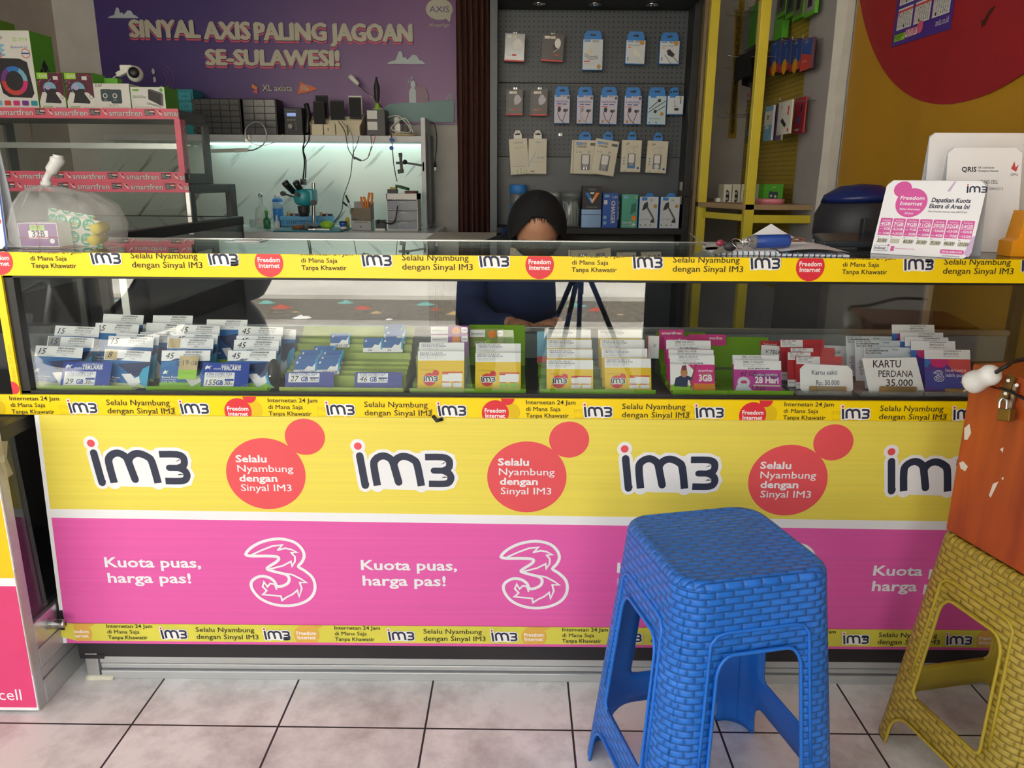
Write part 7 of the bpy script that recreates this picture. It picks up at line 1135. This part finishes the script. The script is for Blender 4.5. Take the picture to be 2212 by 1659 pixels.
# crack on the blue seat
# orange wooden box with hasp, padlock
wd=bpy.data.materials.new('orange_wood'); wd.use_nodes=True; t=wd.node_tree; p=t.nodes['Principled BSDF']; co=N(t,'ShaderNodeTexCoord'); mp=N(t,'ShaderNodeMapping'); mp.inputs['Scale'].default_value=(6,6,.8); t.links.new(co.outputs['Object'],mp.inputs[0]); n=N(t,'ShaderNodeTexNoise'); n.inputs['Scale'].default_value=5; n.inputs['Detail'].default_value=6; t.links.new(mp.outputs[0],n.inputs['Vector']); r=N(t,'ShaderNodeValToRGB'); e=r.color_ramp.elements; e[0].color=lin('#96401a'); e[1].color=lin('#bb5820'); e[0].position=.3; e[1].position=.7; t.links.new(n.outputs['Fac'],r.inputs[0]); t.links.new(r.outputs[0],p.inputs['Base Color']); p.inputs['Roughness'].default_value=.32
bo=V((.802,-.178,YH+.0015))+YR*.006+YF_*.004; BH=.316; c=thing('wooden_box','orange brown wooden box with padlocked hasp on the yellow stool','box',tuple(bo+YR*.11+YF_*.11))
m=MB(); m.obox(bo,YF_*.225,V((0,0,BH-.03)),YR*.22,wd); m.build('body',c,bevel=.002); m=MB(); m.obox(bo+V((0,0,BH-.0285)),YF_*.225,V((0,0,.0285)),YR*.22,wd); m.build('lid',c,bevel=.002)
nX=-YR; fp=lambda x,y,d=.0: WP(x,y,bo+nX*d,nX)
m=MB()
for pts in (((2083,925),(2094,915),(2098,935),(2090,950),(2083,950)),((2072,1000),(2080,996),(2091,1008),(2085,1018),(2075,1012)),((2136,1070),(2145,1045),(2157,1040),(2150,1055),(2140,1075)),((2160,970),(2168,966),(2166,978)),((2163,1033),(2168,1030),(2167,1038))):
    P=[fp(x,y,.0006) for x,y in pts]; m.add(P,[tuple(range(len(P)))],C('peeled_paper','#ddd3c4',.8)); m.sm[-1]=False
m.build('sticker_scraps',c)
BRS=C('brass','#8f7440',.35,.7)
m=MB(); a=fp(2172,818,.004); b=fp(2183,880,.004); m.bar(fp(2186,812,.005),fp(2163,872,.005),.016,.003,BRS,nX); m.bar(fp(2195,830,.006),fp(2181,890,.006),.007,.004,STEEL,nX); 
for x,y in ((2178,822),(2196,832),(2172,850)): m.cyl(fp(x,y,.005),fp(x,y,.008),.003,.0028,STEEL,10)
m.build('hasp',c)
pk=thing('padlock','small brass padlock hanging from the hasp on the orange box','padlock',tuple(fp(2166,895,.012)))
m=MB(); q=fp(2154,890,.016); r3=fp(2178,893,.016)-fp(2154,890,.016); m.obox(fp(2152,908,.022),fp(2179,911,.022)-fp(2152,908,.022),fp(2155,882,.022)-fp(2152,908,.022),YR*.012,C('padlock_brass','#8a7138',.35,.8)); m.build('body',pk,bevel=.0015)
m=MB(); m.tube([fp(2159,884,.016),fp(2160,868,.016),fp(2167,860,.013),fp(2175,866,.014),fp(2174,886,.016)],.0024,CHROME,8,4); m.build('shackle',pk)
# mains plug on its cable over the box
pl=thing('power_plug','white round mains plug on a black cable over the orange box','plug',tuple(fp(2130,820,.03))); a=fp(2098,828,.03); b=fp(2155,803,.03); d=(b-a).normalized(); Lg=(b-a).length
m=MB(); m.lathe([(.0,0),(.0185,.0005),(.0195,.004),(.019,.016),(.0165,.024),(.0165,.034),(.018,.044),(.015,.052),(.008,.056),(.0,.0565)],PLW,a,d,n=26); m.build('body',pk and pl)
for s in (-1,1): m=MB(); f0=frame_of(d); q=a+f0[1]*.008*s; m.cyl(q,q-d*.019,.0022,.0022,CHROME,10); m.ball(q-d*.019,.0022,CHROME,8); m.build('pin',pl)
m=MB(); b=a+d*.056; m.tube([b,b+d*.02+V((0,0,.003)),b+V((.04,.0,.022)),b+V((.12,-.03,.034)),b+V((.2,-.05,.03))],.0035,BLACK,8,5); m.build('cable',pl)
m=MB(); m.tube([fp(2158,838,.01),fp(2180,846,.012),fp(2212,862,.012),fp(2250,880,.01)],.002,BLACK,6,4); m.build('thin_cable',org=tuple(fp(2180,846,.01)),label='thin black cable crossing the orange box below the plug',cat='cable')
# ================================================================ people
def skinned(verts,edges,lv=2):
    me=bpy.data.meshes.new('sk'); me.from_pydata([v[:3] for v in verts],edges,[]); o=bpy.data.objects.new('sk',me); COL.objects.link(o)
    s=o.modifiers.new('s','SKIN'); 
    for i,v in enumerate(verts):
        r=v[3]; me.skin_vertices[0].data[i].radius=r if isinstance(r,tuple) else (r,r)
    me.skin_vertices[0].data[0].use_root=True; s.use_smooth_shade=True; u=o.modifiers.new('u','SUBSURF'); u.levels=lv; u.render_levels=lv
    dg=bpy.context.evaluated_depsgraph_get(); ev=o.evaluated_get(dg); q=bpy.data.meshes.new_from_object(ev); V_=[tuple(v.co) for v in q.vertices]; F_=[tuple(f.vertices) for f in q.polygons]; bpy.data.objects.remove(o); bpy.data.meshes.remove(me); bpy.data.meshes.remove(q); return V_,F_
SKIN=mat('skin','#c68f70',.5,var=.05,scale=20); HAIR=mat('dark_hair','#2a1c16',.5,var=.2,scale=60); SCARF=mat('scarf_black','#141416',.85,var=.1,scale=50); NAVYC=mat('navy_cloth','#1c2f5c',.8,var=.08,scale=60); TROU=mat('dark_trousers','#22242b',.8); EYEW=mat('eye_white','#e9e6e0',.2); LIPS=mat('lips','#a85f55',.4)
def hand(mb,wr,d,up,side,curl=.5):
    d=V(d).normalized(); up=V(up); up=(up-d*up.dot(d)).normalized(); s=d.cross(up)*side
    vs=[(*wr,.022),(*(V(wr)+d*.045),(.036,.016)),(*(V(wr)+d*.085),(.036,.013))]; ed=[(0,1),(1,2)]
    Vv,Ff=skinned(vs,ed,2); mb.add(Vv,Ff,SKIN,True)
    for i,(o_,l) in enumerate(((-.027,.064),(-.009,.074),(.009,.07),(.026,.054))):
        p=V(wr)+d*.082+s*o_; pts=[(*p,.0085)]
        for k in range(3): a=curl*(k+.6)*.8; q=V(pts[-1][:3])+(d*math.cos(a)-up*math.sin(a))*l*(.45,.32,.25)[k]; pts.append((*q,.0085-.0009*k))
        Vv,Ff=skinned(pts,[(0,1),(1,2),(2,3)],1); mb.add(Vv,Ff,SKIN,True)
    p=V(wr)+d*.03-s*.03; pts=[(*p,.011),(*(p+d*.02-s*.02-up*.008),.0105),(*(p+d*.045-s*.026-up*.02),.009)]; Vv,Ff=skinned(pts,[(0,1),(1,2)],1); mb.add(Vv,Ff,SKIN,True)
def head(mb,c,f,upv,k=1.0):
    # head with brow, nose, lips, chin and ears as one surface; c = centre, f = facing
    f=V(f).normalized(); u=V(upv); u=(u-f*u.dot(f)).normalized(); s=f.cross(u); G=[]; nv,nu=28,36
    g=lambda x,m_,w: math.exp(-((x-m_)/w)**2)
    for i in range(nv+1):
        t=PI*i/nv; z=math.cos(t); row=[]
        for j in range(nu):
            a=2*PI*j/nu; y=math.cos(a); x=math.sin(a); rr=math.sin(t)
            px=.077*rr*x*(1-.18*g(z,-.75,.5)*(y>-.2)); py=.095*rr*y; pz=.118*z
            if y>0:
                fx=abs(x*rr); w=y*rr
                py+=w*(.022*g(px,0,.011)*g(pz,-.022,.02)*(1 if pz<0 else .5)+.012*g(px,0,.01)*g(pz,-.004,.022)-.008*(g(px,.032,.015)+g(px,-.032,.015))*g(pz,.002,.012)+.005*g(pz,.022,.012)+.006*g(px,0,.02)*g(pz,-.058,.009)+.01*g(px,0,.025)*g(pz,-.092,.018))
            row.append(V(c)+(s*px+f*py+u*pz)*k)
        G.append(row)
    mb.grid(G,SKIN,True,True)
    for q in (-1,1):
        e=V(c)+(s*.032*q+f*.08+u*.002)*k; mb.ball(e,.0115*k,EYEW,12); mb.ball(e+f*.0065*k,.0062*k,HAIR,10); mb.ball(V(c)+(s*.079*q-f*.005-u*.005)*k,.024*k,SKIN,12,(.35,.6,1))
        mb.tube([V(c)+(s*(.016)*q+f*.092+u*.024)*k,V(c)+(s*.034*q+f*.09+u*.029)*k,V(c)+(s*.05*q+f*.078+u*.022)*k],.003*k,HAIR,6,3)
    mb.tube([V(c)+(-s*.022+f*.083-u*.057)*k,V(c)+(f*.096-u*.054)*k,V(c)+(s*.022+f*.083-u*.057)*k],.005*k,LIPS,8,3)
def limbs(mb,chain,mt_,lv=2):
    Vv,Ff=skinned(chain,[(i,i+1) for i in range(len(chain)-1)],lv); mb.add(Vv,Ff,mt_,True)
# --- seated shop keeper, head bowed
hc=V((.078,1.08,.93)); sx0=.05; c=thing('person','person in black head scarf and navy top bent low behind the counter','person',(sx0,1.25,.46))
m=MB(); bv=[(sx0,1.30,.50,.13),(sx0,1.29,.62,.125),(sx0,1.24,.74,(.15,.11)),(sx0+.01,1.18,.82,(.105,.07)),(sx0+.015,1.14,.87,.05),(hc.x,1.115,.92,.06),
 (sx0-.17,1.19,.80,.058),(sx0-.21,1.12,.66,.05),(sx0-.12,.95,.62,.042),(sx0-.05,.83,.66,.03),(sx0+.19,1.19,.80,.058),(sx0+.23,1.12,.66,.05),(sx0+.15,.95,.62,.042),(sx0+.08,.83,.66,.03),
 (sx0-.1,1.28,.50,.09),(sx0-.13,.92,.50,.07),(sx0-.13,.90,.26,.055),(sx0-.13,.92,.07,.04),(sx0-.13,.80,.045,.035),(sx0+.1,1.28,.50,.09),(sx0+.13,.92,.50,.07),(sx0+.13,.90,.26,.055),(sx0+.13,.92,.07,.04),(sx0+.13,.80,.045,.035)]
be=[(0,1),(1,2),(2,3),(3,4),(4,5),(3,6),(6,7),(7,8),(8,9),(3,10),(10,11),(11,12),(12,13),(0,14),(14,15),(15,16),(16,17),(17,18),(0,19),(19,20),(20,21),(21,22),(22,23)]
Vv,Ff=skinned(bv,be); m.add(Vv,Ff,SKIN,True); FD=V((0,-.77,-.64)); UP=V((0,-.64,.77)); head(m,hc,FD,UP,1.0)
hand(m,(sx0-.05,.83,.66),(.35,-.9,.1),(0,.1,1),1,.7); hand(m,(sx0+.08,.83,.66),(-.35,-.9,.1),(0,.1,1),-1,.7); m.build('body',c)
m=MB(); k=1.16; tv=[(x,y-(.012 if i==3 else 0),z,(r[0]*k,r[1]*k*(1.3 if i==3 else 1)) if isinstance(r,tuple) else r*(k if i<4 else 1.25)) for i,(x,y,z,r) in enumerate(bv[:4]+bv[6:10]+bv[10:14])]+[(sx0+.015,1.13,.87,.1)]; Vv,Ff=skinned(tv,[(0,1),(1,2),(2,3),(3,4),(4,5),(5,6),(6,7),(3,8),(8,9),(9,10),(10,11),(3,12)]); m.add(Vv,Ff,NAVYC,True); m.ball((sx0+.01,1.185,.735),.1,NAVYC,24,(1.62,1.6,1.5)); m.build('navy_top',c)
m=MB(); tv=[bv[0]]+bv[14:18]+bv[19:23]; tv=[(x,y,z,r*1.2) for x,y,z,r in tv]; Vv,Ff=skinned(tv,[(0,1),(1,2),(2,3),(3,4),(0,5),(5,6),(6,7),(7,8)]); m.add(Vv,Ff,TROU,True); m.build('trousers',c)
# scarf: dome over the head open at the face, falling to the shoulders
m=MB(); sd=FD.cross(UP); G=[]
for i in range(21):
    row=[]
    for j in range(37):
        a=-PI+2*PI*j/36        # 0 = facing direction
        q=i/20
        if q<.6:
            t=q/.6*PI*.56; op=max(0,(math.cos(a)-.4)/.6); lim=PI*(.56-.42*op**1.1); t=min(t,lim) if op>0 else t
            p=hc+(sd*(.098*math.sin(t)*math.sin(a))+FD*(.114*math.sin(t)*math.cos(a))+UP*(.124*math.cos(t)+.006))
        else:
            e=(q-.6)/.4; t=PI*.56; op=max(0,(math.cos(a)-.4)/.6); p0=hc+(sd*(.098*math.sin(t)*math.sin(a))+FD*(.108*math.sin(t)*math.cos(a))+UP*(.124*math.cos(t)+.006))
            if op>0: p=hc+(sd*(.098*math.sin(PI*(.56-.42*op**1.1))*math.sin(a))+FD*(.114*math.sin(PI*(.56-.42*op**1.1))*math.cos(a))+UP*(.124*math.cos(PI*(.56-.42*op**1.1))+.006))
            else: p1=V((sx0+.015+.19*math.sin(a)*(1+.03*math.sin(7*a)),1.165-.15*math.cos(a),.815+.06*math.sin(a)**2+.008*math.sin(5*a))); p=p0*(1-e)+p1*e+V((0,0,.02*math.sin(PI*e)))
        row.append(p)
    G.append(row)
m.grid(G,SCARF); sc=m.build('head_scarf',c); so=sc.modifiers.new('s','SOLIDIFY'); so.thickness=.004
m=MB(); hp_=lambda a,t,k=1.0: hc+(sd*(.077*k*math.sin(t)*math.sin(a))+FD*(.095*k*math.sin(t)*math.cos(a))+UP*(.118*k*math.cos(t))); bt=lambda a: PI*(.17+.17*(1-math.cos(a))); P=[hp_(a,bt(a),1.05) for a in [(-1.5+.1*i) for i in range(31)]]; m.tube(P,.0105,SCARF,8); m.build('inner_band',c)
m=MB(); rr=random.Random(2)
for i in range(46):
    a=-1.2+2.4*i/45+rr.uniform(-.02,.02); m.tube([hp_(a,bt(a),1.01),hp_(a+rr.uniform(-.08,.08),bt(a)+rr.uniform(.06,.14),1.012),hp_(a+rr.uniform(-.15,.15),bt(a)+rr.uniform(.13,.24),1.008)],.0006,HAIR,4)
hr=m.build('hairline',c); hr['kind']='stuff'
stool('woven_stool','dark woven stool under the person behind the counter',sx0,1.28,.1,.33,.1188,.1633,weave_mat('stool_dark_weave','#33363c'),BLACK)
# --- photographer, mirrored in the case glass
px0,py0=-.03,-1.98; c=thing('person','person in dark navy clothes holding a phone, mirrored in the case glass','person',(px0,py0,0))
m=MB(); bv=[(px0,py0,.92,(.15,.11)),(px0,py0-.01,1.08,(.14,.10)),(px0,py0,1.24,(.155,.105)),(px0,py0+.005,1.36,(.12,.075)),(px0,py0+.015,1.43,.052),(px0,py0+.035,1.5,.055),
 (px0-.175,py0,1.34,.055),(px0-.22,py0+.06,1.10,.045),(px0-.12,py0+.27,1.07,.034),(px0-.055,py0+.375,1.075,.026),(px0+.175,py0,1.34,.055),(px0+.22,py0+.06,1.10,.045),(px0+.18,py0+.27,1.06,.034),(px0+.125,py0+.375,1.065,.026),
 (px0-.095,py0,.86,.10),(px0-.105,py0+.03,.5,.068),(px0-.11,py0,.09,.042),(px0-.125,py0+.13,.035,.035),(px0+.095,py0,.86,.10),(px0+.105,py0+.03,.5,.068),(px0+.11,py0,.09,.042),(px0+.125,py0+.13,.035,.035)]
be=[(0,1),(1,2),(2,3),(3,4),(4,5),(3,6),(6,7),(7,8),(8,9),(3,10),(10,11),(11,12),(12,13),(0,14),(14,15),(15,16),(16,17),(0,18),(18,19),(19,20),(20,21)]
Vv,Ff=skinned(bv,be); m.add(Vv,Ff,SKIN,True); fd=V((.02,.93,-.36)); ph=V((px0,py0+.05,1.57)); head(m,ph,fd,V((0,.36,.93)))
hand(m,(px0-.055,py0+.375,1.075),(.55,.6,.1),(0,-.2,1),1,.8); hand(m,(px0+.125,py0+.375,1.065),(-.55,.6,.1),(0,-.2,1),-1,.8); m.build('body',c)
m=MB(); tv=[(x,y,z,(r[0]*1.18,r[1]*1.18) if isinstance(r,tuple) else r*1.3) for x,y,z,r in bv[:4]+bv[6:9]+bv[10:13]]; Vv,Ff=skinned(tv,[(0,1),(1,2),(2,3),(3,4),(4,5),(5,6),(3,7),(7,8),(8,9)]); m.add(Vv,Ff,mat('navy_shirt','#141c30',.85),True); m.grid([[(px0+rx*math.cos(q*PI/12),py0-.005+ry*math.sin(q*PI/12)*(1+.05*math.sin(q*3)*(i>2)),z) for q in range(24)] for i,(rx,ry,z) in enumerate(((.165,.125,1.0),(.185,.135,.9),(.215,.145,.75),(.228,.15,.58),(.235,.155,.44),(.225,.145,.44)))],MATS['navy_shirt'],True,True); m.build('shirt',c)
m=MB(); tv=[(bv[0][0],bv[0][1],bv[0][2],.13)]+[(x,y,z,r*1.25) for x,y,z,r in bv[14:17]+bv[18:21]]; Vv,Ff=skinned(tv,[(0,1),(1,2),(2,3),(0,4),(4,5),(5,6)]); m.add(Vv,Ff,TROU,True); m.build('trousers',c)
m=MB(); s2=fd.cross(V((0,.36,.93))).normalized(); u2=s2.cross(fd); G=[[ph+(s2*(.085*math.sin(t)*math.sin(a))+fd*(.1*math.sin(t)*math.cos(a))+u2*(.126*math.cos(t))) for a in [2*PI*j/24 for j in range(24)] for t in [PI*i/12*(.62 if math.cos(a)<.2 else .62-.3*math.cos(a))]] for i in range(13)]; m.grid(G,HAIR,True,True); m.build('hair',c)
m=MB(); m.box((px0-.035,py0+.448,1.045),(px0+.115,py0+.456,1.12),PBLACK); m.build('mobile_phone',org=(px0+.04,py0+.45,1.045),label='dark phone held by the mirrored photographer',cat='phone',bevel=.003)
# ================================================================ outside: scooter, price banner on stand
def scooter(x,y,yaw,lab_,seatc):
    c=thing('motor_scooter',lab_,'scooter',(x,y,-.02)); Rm=Matrix.Translation((x,y,-.02))@Matrix.Rotation(rad(yaw),4,'Z'); T=lambda p: Rm@V(p); BK=C('scooter_black','#15161a',.25); ST=C('seat_vinyl','#2b2c2f',.35,bump=.1)
    def put(nm,fn): m=MB(); fn(m); m.v=[T(v) for v in m.v]; m.build(nm,c)
    for wx,n in ((-.62,'rear_wheel'),(.62,'front_wheel')): put(n,lambda m,wx=wx:(m.lathe([(.15,-.03),(.22,-.045),(.26,-.03),(.265,0),(.26,.03),(.22,.045),(.15,.03)],BLACK,(wx,0,.266),(0,1,0),n=28),m.cyl((wx,-.02,.266),(wx,.02,.266),.15,.15,PLG,20)))
    def sec(x,w,z0,z1): return [(x,w*math.cos(a)*(1-.25*max(0,math.sin(a))),(z0+z1)/2+(z1-z0)/2*math.sin(a)) for a in [2*PI*k/16 for k in range(16)]]
    put('body',lambda m:(m.grid([sec(-.95,.03,.62,.7),sec(-.85,.1,.5,.74),sec(-.55,.17,.4,.75),sec(-.2,.17,.28,.72),sec(.0,.14,.22,.5),sec(.2,.14,.2,.34),sec(.34,.13,.2,.4)],BK,True,True),m.grid([sec(.3,.13,.2,.36),sec(.36,.2,.3,.75),sec(.42,.2,.4,.92),sec(.48,.12,.5,1.0)],BK,True,True),m.grid([sec(.45,.06,.42,.5),sec(.62,.07,.5,.58),sec(.85,.05,.42,.47)],BK,True,True)))
    put('seat',lambda m:m.grid([sec(-.86,.05,.74,.8),sec(-.8,.13,.72,.84),sec(-.5,.155,.7,.86),sec(-.3,.14,.69,.8),sec(-.1,.13,.68,.79),sec(.02,.07,.66,.74)],ST,True,True))
    put('handlebar',lambda m:(m.tube([(.36,-.33,1.0),(.4,-.2,1.03),(.44,0,1.0),(.4,.2,1.03),(.36,.33,1.0)],.014,PLG,8,4),m.tube([(.36,-.34,1.0),(.385,-.23,1.025)],.019,BLACK,8),m.tube([(.36,.34,1.0),(.385,.23,1.025)],.019,BLACK,8)))
    for s in (-1,1): put('mirror',lambda m,s=s:(m.tube([(.41,.17*s,1.03),(.42,.22*s,1.13),(.4,.27*s,1.2)],.006,BLACK,6,3),m.ball((.39,.28*s,1.22),.06,BLACK,14,(.35,1,.65))))
    put('headlight',lambda m:m.ball((.47,0,.95),.09,GLASS if False else C('lamp_lens','#c9ced2',.1),14,(.5,1,.8)))
    for s in (-1,1): put('fork',lambda m,s=s:m.tube([(.62,.06*s,.27),(.5,.06*s,.6)],.018,PLG,8))
    put('kick_stand',lambda m:(m.tube([(-.1,.12,.24),(-.06,.24,.008)],.012,PLG,7),m.tube([(-.3,.1,.24),(-.62,.1,.26)],.03,PLG,9)))
scooter(-2.12,-2.75,200,'black scooter with vinyl seat parked outside, mirrored at left in the case glass',0)
scooter(-3.7,-3.7,165,'second black scooter parked outside, mirrored at the far left of the case glass',0)
c=thing('price_banner','dark roll-up price banner on a tripod stand outside, mirrored in the case glass','banner',(1.5,-1.86,0)); DKC=C('banner_dark','#34313a',.6)
m=MB(); m.box((.585,-1.865,.03),(2.7,-1.855,2.7),DKC); L=Lay(m,(2.3,-1.8548,0),(1,0,0),(0,0,1)); L=Lay(m,(2.1,-1.8548,0),(-1,0,0),(0,0,1)); L.text('18 GB',.35,.72,.09,C('banner_dim','#77727a',.6),1,bold=.03); L.text('52 GB',.85,.72,.09,MATS['banner_dim'],1,bold=.03); m.build('sheet',c)  # sheet made taller and set nearer to shade the counter's right side
m=MB(); X=.33; m.tube([(X,-2.2,.55),(X,-2.2,1.9)],.014,BLACK,8); m.build('pole',c)
for dx,dy in ((-.3,.1),(.32,.05),(.02,-.3),(-.16,.22)): m=MB(); m.tube([(X,-2.2,.72),(X+dx,-2.2+dy,.005)],.013,BLACK,7); m.build('leg',c)
m=MB(); m.tube([(X,-2.2,1.88),(.6,-1.87,1.9)],.01,BLACK,7); m.build('crossbar',c)
